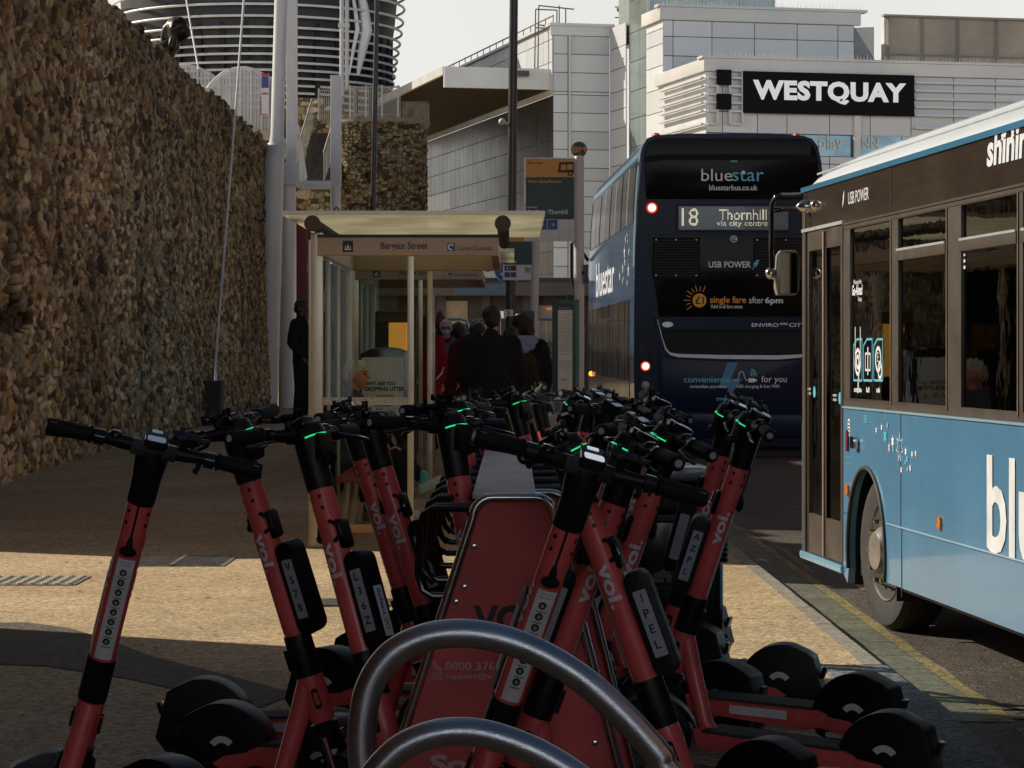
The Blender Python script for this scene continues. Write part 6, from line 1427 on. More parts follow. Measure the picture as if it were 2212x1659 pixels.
p = person('person in a black coat with pale blue shirt collar standing left of the shelter post', 652, 38, 2.13, 70, jacket=C_BLK, trousers=C_BLK, hair=M_HAIRD, skin=M_SKIN2, arms='pocket', hem=.80, fat=.92, shoes=mat('pale shoe', (.35, .38, .45), .6))
blob('collar', [('c', (.03, -.115, 1.45), (.02, -.15, 1.30), .022, .012), ('c', (-.03, -.115, 1.45), (-.02, -.15, 1.30), .022, .012)], C_LBL, p, .01, 2)
p = person('person with long brown hair and crimson coat, back to the camera', 915, 33, az(684, 33), 176, jacket=C_RED, trousers=C_BLK, hair=M_HAIRB, hairst='long', hem=.80, fat=1.1)
mb = MB(); mb.tube([(.16, .12, 1.50), (.14, .17, 1.35), (.10, .19, 1.1), (.12, .18, .95)], .012, 6); mb.build('bag_strap', M_BLKM, p)
mb = MB(); mb.tube([(-.27, .10, 1.10), (-.25, .17, 1.02), (-.20, .19, .96), (-.16, .17, .93)], [.006, .012, .012, .004], 8); mb.build('white_cuff', M_WHITE, p)
p = person('white haired person in sunglasses, pale face mask and dark maroon coat facing the camera', 964, 34, az(692, 34), 2, jacket=C_MAR, trousers=C_BLK, hair=M_HAIRW, hairst='short', arms='pocket', hem=.78, fat=1.12)
blob('face_mask', [('s', (0, -.062, 1.592), (.060, .052, .050)), ('s', (0, -.095, 1.60), (.025, .025, .035))], mat('mask pale blue', (.42, .48, .58), .7), p, .008, 3)
mb = MB(); mb.prism(rrect(-.062, -.006, 1.632, 1.664, .012), -.110, -.098, 'y').prism(rrect(.006, .062, 1.632, 1.664, .012), -.110, -.098, 'y').box((0, -.104, 1.652), (.016, .006, .006)).box((.07, -.05, 1.652), (.006, .10, .006)).box((-.07, -.05, 1.652), (.006, .10, .006)); mb.build('sunglasses', M_BLKG, p, bevel=.002)
blob('collar', [('c', (-.10, .0, 1.50), (-.06, -.13, 1.43), .032, .028), ('c', (.10, 0, 1.50), (.06, -.13, 1.43), .032, .028), ('c', (-.09, .06, 1.50), (.09, .06, 1.50), .03, .03)], C_GRY, p, .01, 3)
MB().prism([(-.045, 1.44), (.045, 1.44), (.012, 1.24)], -.175, -.155, 'y').build('blue_top', cloth('blue top', (.10, .16, .34)), p); MB().bx(-.12, -.10, -.188, -.17, .95, 1.16).build('zip_edge', M_SILV, p)
p = person('person in a pointed dusty red knitted hat behind the masked person', 951, 37, az(686, 37), 178, jacket=C_BLK, trousers=C_BLK, hair=M_HAIRD, hairst='short')
blob('pointed_hat', [('s', (0, .02, 1.68), (.098, .112, .09)), ('c', (0, .02, 1.72), (0, .05, 1.84), .08, .022)], C_HOOD, p, .012, 3)
person('person with dark curly hair just right of the masked person', 992, 36, az(700, 36), 150, jacket=C_GRY, trousers=C_BLK, hair=M_HAIRD, hairst='curly')
person('short dark haired person peeping out left of the tall man, face turned right', 1035, 34, az(701, 34), 60, jacket=C_BLK, trousers=C_BLK, hair=M_HAIRD, hairst='curly')
p = person('tall broad person in black with short dark hair seen from behind amid the queue', 1062, 25.5, az(661, 25.5), 184, jacket=C_BLK, trousers=C_BLK, hair=M_HAIRD, hairst='short', hem=.86, fat=1.18, arms='pocket')
p = person('person in an olive brown coat half hidden behind the tall person in black', 1104, 27.0, az(708, 27), 172, jacket=C_OLV, trousers=C_BLK, hair=M_HAIRD, hairst='short', hem=.8)
p = person('person in a long black coat with pale blue hood lying on the back, dark hair', 1128, 28.5, az(684, 28.5), 188, jacket=C_BLK, trousers=C_BLK, hair=M_HAIRD, hairst='curly', hem=.62, fat=1.3)
blob('hood', [('c', (-.10, .14, 1.50), (.10, .14, 1.50), .055, .055), ('c', (-.06, .18, 1.44), (.06, .18, 1.44), .055, .055), ('c', (0, .20, 1.40), (0, .20, 1.36), .05, .03)], C_LBL, p, .012, 3)
person('person in a red coat with pale shoulders seen through the shelter glass', 766, 36, az(702, 36), 10, jacket=cloth('bright red cloth', (.42, .03, .04)), trousers=C_BLK, hair=M_HAIRW, hairst='short', hem=.9, arms='pocket')  # added figure standing in for a red reflection in the glass
# patterned carrier bag
Yg = 24.6; c_ = at(1098, 866, Yg); bg_ = thing('shoulder_bag', 'dark bag with pale angular pattern hanging at the back of the queue above the handlebars', 'bag', c_, rz=.1)
k = Yg / F; Mb_ = Matrix.Rotation(R(22), 4, 'Y').inverted()
mb = MB(); mb.prism(rrect(-27 * k, 25 * k, -34 * k, 28 * k, .02), -.05, .05, 'y', Mb_); mb.build('bag_body', C_BLK, bg_, bevel=.015)
mb = MB(); PT = lambda pts, w: line_into(mb, Mb_ @ Vector((0, -.052, 0)), Mb_ @ Vector((1, 0, 0)), Mb_ @ Vector((0, 0, 1)), [(a * k, b * k) for a, b in pts], w * k)
PT([(-24, 14), (18, 18), (20, 8), (-20, 2), (-22, -6), (16, 0)], 3.4); PT([(-22, 8), (12, 12)], 2); PT([(4, 26), (20, 26), (22, -20)], 4); PT([(-6, -14), (14, -12), (14, -22), (-8, -24)], 2.6); PT([(-16, -20), (-10, -28), (6, -30)], 2)
mb.build('pattern', mat('bag pattern grey', (.34, .36, .36), .7, var=.5, scale=60), bg_, smooth=False)
mb = MB(); mb.tube([Mb_ @ Vector(q) for q in ((-20 * k, 0, 28 * k), (-10 * k, 0, 70 * k), (5 * k, .05, 90 * k), (12 * k, 0, 70 * k), (20 * k, 0, 28 * k))], .008, 6); mb.build('strap', M_BLKM, bg_)

# seated person in the shelter, looking right
Yw = 21.9; X0 = ax(747, Yw)
t = thing('person', 'seated person in grey knitted hat and dark coat looking right inside the shelter', 'person', (X0 + .04, Yw, 0))
hz_ = .53
b = [('c', (-.02, -.08, hz_), (.38, -.12, .52), .075, .058), ('c', (.38, -.12, .52), (.50, -.13, .13), .05, .038), ('c', (.49, -.13, .08), (.64, -.15, .05), .04, .032),
     ('c', (-.02, .08, hz_), (.40, .04, .57), .075, .058), ('c', (.40, .04, .57), (.60, -.02, .34), .05, .038), ('c', (.60, -.02, .31), (.73, -.04, .36), .038, .03),
     ('c', (-.04, 0, .56), (.0, 0, .78), .12, .11, (.85, 1.15)), ('c', (.0, 0, .78), (.0, 0, .96), .115, .12, (.8, 1.2)), ('c', (0, 0, 1.0), (.035, 0, 1.13), .055, .052),
     ('c', (0, -.17, .98), (.06, -.22, .72), .05, .04), ('c', (.06, -.22, .72), (.27, -.10, .62), .04, .03), ('c', (0, .17, .98), (.06, .22, .72), .05, .04), ('c', (.06, .22, .72), (.27, .05, .62), .04, .03)]
for s, hh in ((-1, Vector((.27, -.10, .62))), (1, Vector((.27, .05, .62)))):
    b.append(('c', hh, hh + Vector((.06, 0, -.005)), .032, .034, (1, .6)))
    for q, l_ in ((-.028, .06), (-.01, .072), (.01, .07), (.028, .055)): b += [('c', hh + Vector((.08, q, 0)), hh + Vector((.08 + l_ * .5, q, .004)), .0095, .009), ('c', hh + Vector((.08 + l_ * .5, q, .004)), hh + Vector((.08 + l_ * .9, q, -.018)), .009, .008)]
    b.append(('c', hh + Vector((.03, .034 * -s, 0)), hh + Vector((.075, .048 * -s, .008)), .012, .010))
hd = Vector((.045, -.005, 1.205))
def hp(x, y, z): a = R(-14); return hd + Vector((x * cos(a) - y * sin(a), x * sin(a) + y * cos(a), z))
b += [('s', hp(-.01, 0, .02), (.095, .078, .098)), ('s', hp(.03, 0, -.03), (.062, .058, .072)), ('c', hp(.055, 0, -.085), hp(.05, 0, -.07), .028, .034), ('c', hp(.09, 0, .02), hp(.112, 0, -.014), .009, .015), ('c', hp(.088, -.02, -.048), hp(.088, .02, -.048), .010, .010), ('c', hp(.082, -.032, .036), hp(.082, .032, .036), .013, .013),
      ('s', hp(-.01, -.078, -.005), (.02, .012, .03)), ('s', hp(.07, -.035, -.018), (.02, .02, .022)), ('s', hp(.07, .035, -.018), (.02, .02, .022))]
blob('body', b, mat('ruddy skin', (.62, .30, .20), .55, var=.1, scale=30), t, .0085, 2)
for s in (-1, 1): MB().sph(tuple(hp(.083, s * .030, .012)), .011, 10, 6, sc=(.7, 1.1, .7)).build('eye', M_INK, t); MB().cyl(tuple(hp(.094, s * .016, .034)), tuple(hp(.084, s * .046, .036)), .004, .003, 6).build('eyebrow', M_HAIRB, t)
MB().cyl(tuple(hp(.0985, -.018, -.049)), tuple(hp(.0985, .018, -.049)), .0035, .0035, 6).build('lips', mat('lips', (.35, .10, .08), .5), t)
o = blob('knitted_hat', [('s', hp(-.022, 0, .052), (.098, .088, .078)), ('s', hp(-.068, 0, .035), (.064, .072, .066)), ('c', hp(.03, -.03, .085), hp(.03, .03, .085), .045, .045), ('s', hp(-.06, 0, -.005), (.065, .08, .06))], mat('grey rib knit', (.62, .66, .64), .95, var=.15, scale=60, bump=1, bscale=90), t, .010, 3); fold(o, .010, 18, 3)
o = blob('coat', [('c', (-.05, 0, .56), (.0, 0, .80), .17, .165, (.9, 1.2)), ('c', (0, 0, .8), (.0, 0, .96), .165, .15, (.85, 1.25)), ('c', (.0, -.14, .985), (.0, .14, .985), .085, .085), ('c', (.0, -.17, .97), (.05, -.23, .72), .08, .066), ('c', (.05, -.23, .72), (.25, -.11, .63), .065, .05), ('c', (.0, .17, .97), (.05, .23, .72), .08, .066), ('c', (.05, .23, .72), (.25, .06, .63), .065, .05),
    ('c', (-.045, -.10, 1.07), (-.045, .10, 1.07), .07, .07), ('c', (-.02, -.11, 1.05), (.07, -.05, 1.00), .055, .045), ('c', (-.02, .11, 1.05), (.07, .05, 1.00), .055, .045), ('c', (-.02, -.08, .56), (.2, -.10, .55), .12, .10)], cloth('slate blue coat', (.07, .09, .13)), t, .013, 4); fold(o, .03, 7, 1); fold(o, .01, 22, 4)
o = blob('trousers', [('c', (-.02, -.08, hz_), (.38, -.12, .52), .095, .08), ('c', (.38, -.12, .52), (.48, -.13, .22), .075, .058), ('c', (-.02, .08, hz_), (.40, .04, .57), .095, .08), ('c', (.40, .04, .57), (.56, -.01, .39), .072, .056)], C_BLK, t, .013, 4); fold(o, .02, 8, 2)
for a_, c_ in (((.50, -.13, .13), (.64, -.15, .05)), ((.60, -.02, .34), (.73, -.04, .36))):
    A, C = Vector(a_), Vector(c_); blob('sock', [('c', A + Vector((-.012, 0, .06)), A, .044, .045)], mat('teal sock', (.10, .42, .42), .9, var=.5, scale=60), t, .01, 2)
    blob('trainer', [('c', A + Vector((-.01, 0, -.05)), C, .046, .038), ('s', A + Vector((0, 0, -.02)), (.045, .045, .04))], mat('pale trainer', (.55, .58, .50), .7, var=.15, scale=30, bump=.6, bscale=90), t, .010, 2)
    mb = MB(); mb.tube([A + Vector((-.04, 0, -.088)), C + Vector((.03, 0, -.034))], .022, 10, sx=1.8); mb.build('sole', mat('mint sole', (.35, .60, .48), .6), t)
# ------------------------------------------------------------------ e-scooter
S0 = Vector((-.045, 0, .375)); LN = R(15); SD = Vector((-sin(LN), 0, cos(LN)))
def S(t): return S0 + SD * t
# frame aligned with the stem: local x forward of the stem, y left, z up the stem
MS = Matrix.Translation(S0) @ Matrix.Rotation(-LN, 4, 'Y')
RS = .0345
def on_stem(a0, up0, r):
    """map flat lettering (a along, b across) onto the stem; a0 = angle of the centre line, measured from forward towards right"""
    def f(a, b):
        an = a0 + b / r; return MS @ Vector((r * cos(an), -r * sin(an), up0 + a))
    return f
def text_on_stem(mb, s, side, t0, length, h, down=True, r=RS + .0018, bold=.02):
    # side: +1 right of the scooter, -1 left ; text reads downwards
    vs, fs, x0, y0, x1, y1 = text_geo(s, bold, 1.0, 3); k = length / (x1 - x0); ky = h / (y1 - y0)
    out = []
    for v in vs:
        a = (v[0] - x0) * k; b = ((v[1] - y0) * ky - h / 2)
        an = side * (pi / 2 - b / r)
        z = t0 - a if side > 0 else t0 - length + a
        out.append(MS @ Vector((r * cos(an), -r * sin(an), z)))
    mb.add(out, fs)
def patch_on_stem(mb, a0, a1, t0, t1, r, n=8, m=1):
    vs = []; fs = []
    for j in range(m + 1):
        for i in range(n + 1):
            an = a0 + (a1 - a0) * i / n; vs.append(MS @ Vector((r * cos(an), -r * sin(an), t0 + (t1 - t0) * j / m)))
    for j in range(m):
        for i in range(n): fs.append((j * (n + 1) + i, j * (n + 1) + i + 1, (j + 1) * (n + 1) + i + 1, (j + 1) * (n + 1) + i))
    mb.add(vs, fs)
PLATE = []
def make_scooter():
    t = thing('electric_scooter', 'x', 'scooter', (0, 0, 0)); P = {}
    def b(mb, name, m=None, parent=t, steer=False, **k):
        o = mb.build(name, m, parent, **k)
        if steer: P.setdefault('steer', []).append(o.name)
        return o
    # stem in red
    mb = MB(); mb.tube([(0, 0, .235), (0, 0, .245), (0, 0, .68), (0, 0, .70)], [RS * .98, RS, RS, RS * .98], 24, MS); stem = b(mb, 'stem', M_RED)
    mb = MB().use(M_INK)
    for tt in (.672, .640):
        for an in (2.35, 3.93, 1.2, -1.2): disc_on(mb, an, tt, .0055)
    b(mb, 'screw_holes', M_INK, stem, smooth=False)
    mb = MB(); mb.tube([(0, 0, .12), (0, 0, .125), (0, 0, .23), (0, 0, .242)], [.0385, .0395, .0395, .0385], 24, MS).box((-.03, 0, .175), (.03, .05, .06), MS)
    jn = b(mb, 'folding_joint', M_BLK)
    mb = MB(); text_into(mb, '0800 376 8179', (0, 0, 0), (1, 0, 0), (0, 0, 1), w=.045, h=.006, fn=lambda a, bb: MS @ Vector((-.0403 * cos((a - .0225) / .038), -.0403 * sin((a - .0225) / .038), .185 + bb)))
    text_into(mb, 'to', (0, 0, 0), (1, 0, 0), (0, 0, 1), w=.006, h=.005, fn=lambda a, bb: MS @ Vector((-.0403, (a - .003) * -1, .174 + bb)))
    b(mb, 'small_print', mat('gold print', (.30, .24, .06), .5), jn, smooth=False)
    # head
    mb = MB(); mb.tube([(0, 0, .692), (0, 0, .70), (0, 0, .76), (.004, 0, .80), (.010, 0, .835)], [.0365, .0375, .0385, .043, .0465], 24, MS)
    mb.tube([(.010, 0, .835), (.008, 0, .848), (0, 0, .853)], [.0465, .043, .030], 24, MS)
    mb.box((.03, 0, .80), (.055, .058, .07), MS)
    hd_ = b(mb, 'head', M_BLK, bevel=.004)
    mb = MB()
    for i in range(9): pass
    mb.tube([MS @ Vector((.0480 * cos(a_) + .008, .0480 * sin(a_), .829 + .006 * cos(a_))) for a_ in [R(-105 + 210 * i / 16) for i in range(17)]], .0022, 6)
    b(mb, 'led_strip', M_LED, hd_)
    mb = MB(); mb.cyl(MS @ Vector((.052, 0, .765)), MS @ Vector((.066, 0, .765)), .021, .017, 18); b(mb, 'headlamp', M_BLKG, hd_)
    # handlebar
    HB = MS @ Vector((0, 0, .842))
    mb = MB(); pts = []
    for i in range(-6, 7):
        y = i / 6 * .165; pts.append(HB + Vector((-.028 * (abs(y) / .165) ** 2, y, .006 * (abs(y) / .165))))
    mb.tube(pts, [.019 if 2 < i < 10 else .0165 for i in range(13)], 14); mb.box(HB + Vector((0, 0, 0)), (.054, .12, .042))
    hb = b(mb, 'handlebar', M_BLK, bevel=.004)
    for sgn in (-1, 1):
        a_ = HB + Vector((-.028, sgn * .165, .006)); e_ = HB + Vector((-.042, sgn * .285, .006)); g = MB()
        d_ = (e_ - a_)
        g.tube([a_, a_ + d_ * .03, a_ + d_ * .08, a_ + d_ * .94, e_], [.023, .0245, .0200, .0208, .0165], 18)
        gr = b(g, 'grip', M_BLKM, hb)
        g = MB(); g.cyl(e_, e_ + d_ * .006, .010, .010, 12)
        for q in range(4): g.box(a_ + d_ * (.80 + .035 * q) + Vector((-.012, 0, .0125)), (.010, .0016, .003))
        b(g, 'end_marks', mat('grey mark', (.5, .5, .5), .5), gr, smooth=False)
        g = MB(); c_ = HB + Vector((-.024, sgn * .145, .004)); g.tube([c_ + Vector((0, -.013 * sgn, 0)), c_ + Vector((0, .013 * sgn, 0))], [.0215, .0215], 16)
        g.tube([c_ + Vector((.022, 0, -.004)), c_ + Vector((.045, sgn * .03, -.012)), c_ + Vector((.040, sgn * .10, -.020)), c_ + Vector((.030, sgn * .135, -.024))], [.007, .0065, .0055, .004], 8)
        b(g, 'brake_lever', M_BLKG, hb)
    g = MB(); g.lathe([(0, .016), (.012, .013), (.018, .004), (.018, 0)], 16, c=HB + Vector((-.016, .105, .016))); g.box(HB + Vector((-.016, .105, .012)), (.02, .016, .014)); b(g, 'bell', M_BLKG, hb)
    g = MB(); g.tube([HB + Vector((-.035, -.12, -.01)), HB + Vector((-.06, -.118, -.02)), HB + Vector((-.07, -.112, -.03))], [.008, .007, .008], 8); b(g, 'throttle', M_BLK, hb)
    # display
    DM = Matrix.Translation(HB + Vector((-.022, 0, .030))) @ Matrix.Rotation(R(-24), 4, 'Y')
    g = MB(); g.prism(rrect(-.036, .036, -.030, .030, .012), -.012, .008, 'z', DM); dp = b(g, 'display', M_BLKG, bevel=.003)
    g = MB(); g.prism(rrect(-.030, -.004, -.024, .024, .006), .008, .0098, 'z', DM).prism(rrect(.018, .031, -.014, .014, .003), .008, .0098, 'z', DM); b(g, 'screen', M_SCREEN, dp)
    # phone holder
    PB = HB + Vector((.0, -.075, .02)); g = MB()
    g.cyl(PB, PB + Vector((-.006, 0, .024)), .010, .012, 10).box(PB + Vector((-.008, 0, .030)), (.034, .070, .010), rot=Matrix.Rotation(-.5, 3, 'Y')).box(PB + Vector((-.026, -.036, .030)), (.012, .006, .022)).box(PB + Vector((.012, .036, .042)), (.012, .006, .022)).box(PB + Vector((-.006, -.046, .028)), (.014, .020, .012)).cyl(PB + Vector((-.006, -.052, .028)), PB + Vector((-.006, -.064, .028)), .009, .009, 8)
    g.box(PB + Vector((.014, .012, .046)), (.006, .014, .016)).box(PB + Vector((-.03, .012, .026)), (.006, .02, .012))
    b(g, 'phone_holder', M_BLK, bevel=.0015)
    # cable down the rider side of the stem
    g = MB(); g.tube([MS @ Vector((-RS - .003, .004, z)) for z in (.70, .66, .62, .58)], .0028, 6); g.sph(MS @ Vector((-RS - .008, .004, .582)), .012, sc=(.7, .7, 2.2)); g.sph(MS @ Vector((-RS - .006, .004, .565)), .020, sc=(.6, 1.15, .7)); b(g, 'cable', M_BLKM)
    # logo on both flanks
    for sd in (1, -1):
        g = MB(); text_on_stem(g, 'voi.', sd, .545, .115, .036, down=True, bold=.03); b(g, 'logo', M_WHITE, smooth=False)
    # rider notice strip on the rider side with pictogram discs
    g = MB(); patch_on_stem(g, pi - .70, pi + .70, .25, .54, RS + .0010, 8, 2); strip = b(g, 'notice_strip', M_WHITE)
    g = MB(); 
    for i in range(8):
        tt = .502 - i * .0285; disc_on(g, pi + .05, tt, .0098)
        for q in range(2): patch_on_stem(g, pi - .30, pi + .34, tt - .0148 - .0026 * q, tt - .0135 - .0026 * q, RS + .0018, 4)
    text_into(g, 'Safe riding', (0, 0, 0), (1, 0, 0), (0, 0, 1), w=.026, h=.0055, fn=lambda a, bb: MS @ Vector((-(RS + .0018) * cos((a - .013) / RS), -(RS + .0018) * sin((a - .013) / RS), .528 + bb)))
    text_into(g, 'starts with you', (0, 0, 0), (1, 0, 0), (0, 0, 1), w=.028, h=.0055, fn=lambda a, bb: MS @ Vector((-(RS + .0018) * cos((a - .014) / RS), -(RS + .0018) * sin((a - .014) / RS), .5195 + bb)))
    b(g, 'notice_print', M_INK, strip, smooth=False)
    g = MB()
    for i in range(8): disc_on(g, pi + .05, .502 - i * .0285, .0045, RS + .0024)
    b(g, 'pictograms', mat('grey print', (.35, .36, .38), .5), strip, smooth=False)
    # plate box in front of the stem
    g = MB(); g.prism(rrect(.030, .094, .235, .505, .030, 6), -.034, .034, 'y', MS); pb = b(g, 'plate_box', M_BLK, bevel=.010)
    g = MB()
    for sd in (-1, 1): g.prism(rrect(.045, .079, .285, .455, .004), sd * .0345, sd * .0355, 'y', MS)
    pl = b(g, 'number_plate', mat('number plate', (.42, .46, .52), .4, var=.08), pb); P['plate'] = pl.name
    # upper pad on the stem
    g = MB(); g.prism(rrect(.026, .046, .52, .60, .012), -.02, .02, 'y', MS); b(g, 'bag_hook', M_BLK, bevel=.004)
    g = MB(); g.tube([MS @ Vector((RS * .6, -.03, .60)), MS @ Vector((RS + .012, -.034, .585)), MS @ Vector((RS + .014, -.034, .555)), MS @ Vector((RS * .6, -.03, .545))], .006, 8); b(g, 'hook', M_BLKG)
    # frame: head junction + down tube
    g = MB(); g.tube([S(-.015), S(.0), S(.11), S(.123)], [.033, .036, .0375, .036], 24)
    g.tube([S(.10) + Vector((-.01, 0, 0)), S(.04) + Vector((-.05, 0, -.03)), Vector((-.165, 0, .20)), Vector((-.20, 0, .155))], [.030, .030, .027, .028], 16, sx=1.0)
    fr = b(g, 'frame', M_RED)
    for sd in (-1, 1):
        g = MB(); Mr = MS @ Matrix.Translation((0, sd * .037, .055)); g.prism(rrect(-.010, .010, -.030, .030, .009), 0, sd * .005, 'y', Mr); rf_ = b(g, 'reflector_mount', M_BLKG, fr)
        g = MB(); g.prism(rrect(-.0065, .0065, -.017, .017, .003), sd * .004, sd * .0065, 'y', Mr); b(g, 'side_reflector', M_AMBER, fr)
    # fork, wheels
    g = MB(); g.tube([S(-.02), S(-.06)], [.040, .036], 18); 
    for sd in (-1, 1): g.tube([S(-.05) + Vector((0, sd * .03, 0)), Vector((.01, sd * .052, .22)), Vector((.012, sd * .054, .127))], [.016, .014, .015], 10)
    b(g, 'fork', M_BLK)
    g = MB()
    for sd in (-1, 1): g.tube([S(-.05) + Vector((.02, sd * .045, 0)), Vector((.03, sd * .058, .20))], .007, 8)
    b(g, 'shock_tubes', M_CHROME)
    g = MB(); a_ = [R(20 + 160 * i / 12) for i in range(13)]; out_ = [(.012 + .148 * cos(q), .127 + .148 * sin(q)) for q in a_]; in_ = [(.012 + .140 * cos(q), .127 + .140 * sin(q)) for q in a_][::-1]
    g.prism(out_ + in_, -.036, .036, 'y'); b(g, 'front_mudguard', M_BLK)
    for nm, hx in (('front_wheel', .012), ('rear_wheel', -.80)):
        g = MB(); g.lathe([(.085, -.022), (.110, -.028), (.124, -.018), (.127, 0), (.124, .018), (.110, .028), (.085, .022), (.085, -.022)], 32, c=(hx, 0, .127), axis='y'); wh = b(g, nm, M_RUB)
        g = MB(); g.lathe([(.02, -.03), (.05, -.024), (.086, -.02), (.086, .02), (.05, .024), (.02, .03)], 24, c=(hx, 0, .127), axis='y'); b(g, 'hub', M_DARK, wh)
    # deck
    g = MB(); g.prism([(-.15, .185), (-.17, .125), (-.62, .105), (-.68, .12), (-.70, .165), (-.66, .178), (-.2, .178)], -.078, .078, 'y'); dk = b(g, 'deck', M_RED, bevel=.008)
    g = MB(); g.bx(-.645, -.185, -.083, .083, .178, .188); b(g, 'grip_mat', M_GRIP, dk, bevel=.003)
    g = MB()
    for sd in (-1, 1): g.bx(-.55, -.33, sd * .0785, sd * .0795, .135, .165)
    b(g, 'deck_plate', M_WHITE, dk, smooth=False)
    g = MB(); g.tube([(-.42, .07, .11), (-.40, .12, .03), (-.395, .125, .004)], .008, 8); b(g, 'kickstand', M_DARK)
    # rear cover
    hx = -.80; g = MB(); pr = [(hx + .168 * cos(R(q)), .150 + .168 * sin(R(q))) for q in range(-8, 104, 4)] + [(hx - .09, .292), (hx - .118, .275), (hx - .165, .12), (hx - .13, .07), (hx + .06, .06), (hx + .14, .09)]
    g.prism(pr, -.060, .060, 'y'); fd = b(g, 'rear_cover', M_BLK, bevel=.012)
    for sd in (-1, 1):
        g = MB(); vs = []; n = 10
        for i in range(n + 1):
            q = R(35 + 110 * i / n); vs += [(hx + .01 + .048 * cos(q), sd * .0612, .165 + .048 * sin(q)), (hx + .01 + .026 * cos(q), sd * .0612, .165 + .026 * sin(q))]
        g.add(vs, [(2 * i, 2 * i + 2, 2 * i + 3, 2 * i + 1) for i in range(n)]); b(g, 'curved_sticker', M_WHITE, fd, smooth=False)
        g = MB(); g.prism(rrect(hx + .03, hx + .11, .088, .106, .008), sd * .0602, sd * .0613, 'y'); b(g, 'long_sticker', M_WHITE, fd, smooth=False)
    g = MB(); g.box((hx - .150, 0, .215), (.016, .05, .045), rot=Matrix.Rotation(R(-16), 3, 'Y')); b(g, 'tail_lamp', M_BLKG, fd, bevel=.004)
    for sd in (-1, 1): b(MB().prism([(-.66, .165), (-.66, .12), (hx + .02, .10), (hx - .02, .127), (hx + .02, .15)], sd * .064, sd * .074, 'y'), 'rear_arm', M_RED, bevel=.003)
    return t, P
def disc_on(mb, an, tt, r, rr=RS + .0018):
    vs = [MS @ Vector((rr * cos(an + r * cos(2 * pi * k / 12) / rr), -rr * sin(an + r * cos(2 * pi * k / 12) / rr), tt + r * sin(2 * pi * k / 12))) for k in range(12)]
    mb.add(vs, [list(range(12))])
SC0, SPARTS = make_scooter()
def tree_of(o):
    m = {}
    for x in COL.objects:
        if x.parent: m.setdefault(x.parent.name, []).append(x)
    return m
STREE = tree_of(SC0)
def clone(src, tree):
    c = src.copy(); COL.objects.link(c); made = {src.name: c}
    def rec(s, d):
        for ch in tree.get(s.name, []):
            k = ch.copy(); COL.objects.link(k); k.parent = d; made[ch.name] = k; rec(ch, k)
    rec(src, c); return c, made
STEM_PARTS = ('stem', 'folding_joint', 'head', 'handlebar', 'display', 'phone_holder', 'cable', 'logo', 'notice_strip', 'plate_box', 'bag_hook', 'hook', 'fork', 'shock_tubes', 'front_mudguard', 'front_wheel')
P69 = S(.69); first = [True]
M_PINK = mat('pink red clamp', (.35, .03, .06), .5)
M_SOL = mat('sticker blue print', (.02, .15, .40), .5)
def scooter(u, Y, yaw, roll, pitch, steer, code, label, led=True, extra=None, lift=0):
    Rm = Matrix.Rotation(R(yaw), 4, 'Z') @ Matrix.Rotation(R(roll), 4, 'X') @ Matrix.Rotation(R(-pitch), 4, 'Y')
    if first[0]: o, made = SC0, {k: bpy.data.objects[k] for k in ([SC0.name] + [c.name for v in STREE.values() for c in v])}; first[0] = False
    else: o, made = clone(SC0, STREE)
    off = Rm @ P69; X = ax(u, Y)
    o.matrix_basis = Matrix.Translation((X - off.x, Y - off.y, lift)) @ Rm
    o['label'] = label; o['group'] = 'red hire scooters parked round the rack'
    if steer:
        A = Matrix.Translation(S0) @ Matrix.Rotation(R(steer), 4, SD) @ Matrix.Translation(-S0)
        for k, q in made.items():
            if q.parent is o and k.split('.')[0] in STEM_PARTS: q.matrix_basis = A @ q.matrix_basis
    if not led:
        q = made['led_strip']; bpy.data.objects.remove(q)
    if code:
        mb = MB()
        for sd in (-1, 1):
            for i, ch in enumerate(code):
                text_into(mb, ch, MS @ Vector((.062, sd * .0362, .455 - .030 - i * .040)), MS.to_3x3() @ Vector((-sd, 0, 0)), MS.to_3x3() @ Vector((0, 0, 1)), h=.022, bold=.02, align='c')
        mb.build('plate_letters', M_INK, made[SPARTS['plate']], smooth=False)
    return o, made
G = 'x'
scooter(990, 7.60, -48, 0, 0, 8, None, 'red scooter with bright green strip behind the black rack hoops, left of the panel')
scooter(303, 7.05, 91, 15.5, 0, 2, None, 'leftmost red scooter, seen from behind with its handlebar sloping down to the right', led=False)
_c = scooter(1224, 6.25, 92, 18, 0, 1, None, 'red scooter seen from behind in front of the red panel, its display white with reflection', led=False)
_m = mat('display glass reflection glow', (.7, .72, .75), .2, emit=(.85, .92, 1.0), estr=.55)  # added glow for the bright sky reflected in this screen
_c[1]['screen'].data = _c[1]['screen'].data.copy(); _c[1]['screen'].data.materials[0] = _m
scooter(540, 7.57, 6, 0, 2, -42, 'V578', 'red scooter with number plate V578 on its black box')
o, md = scooter(694, 7.22, -30, 0, 3, -10, 'L36Z', 'red scooter with plate L36Z and a pale sticker on its black box')
mb = MB(); Mq = MS @ Matrix.Translation((.0945, 0, 0)); mb.prism(rrect(-.018, .018, .262, .40, .003), 0, .0012, 'x', MS @ Matrix.Translation((.094, 0, 0)));
k_ = mb.build('box_sticker', M_WHITE, md['plate_box']); mb = MB(); text_into(mb, 'Solent', MS @ Vector((.0958, -.008, .392)), MS.to_3x3() @ Vector((0, 0, -1)), MS.to_3x3() @ Vector((0, 1, 0)), h=.017, w=.075, bold=.03); mb.build('sticker_print', M_SOL, md['plate_box'], smooth=False)
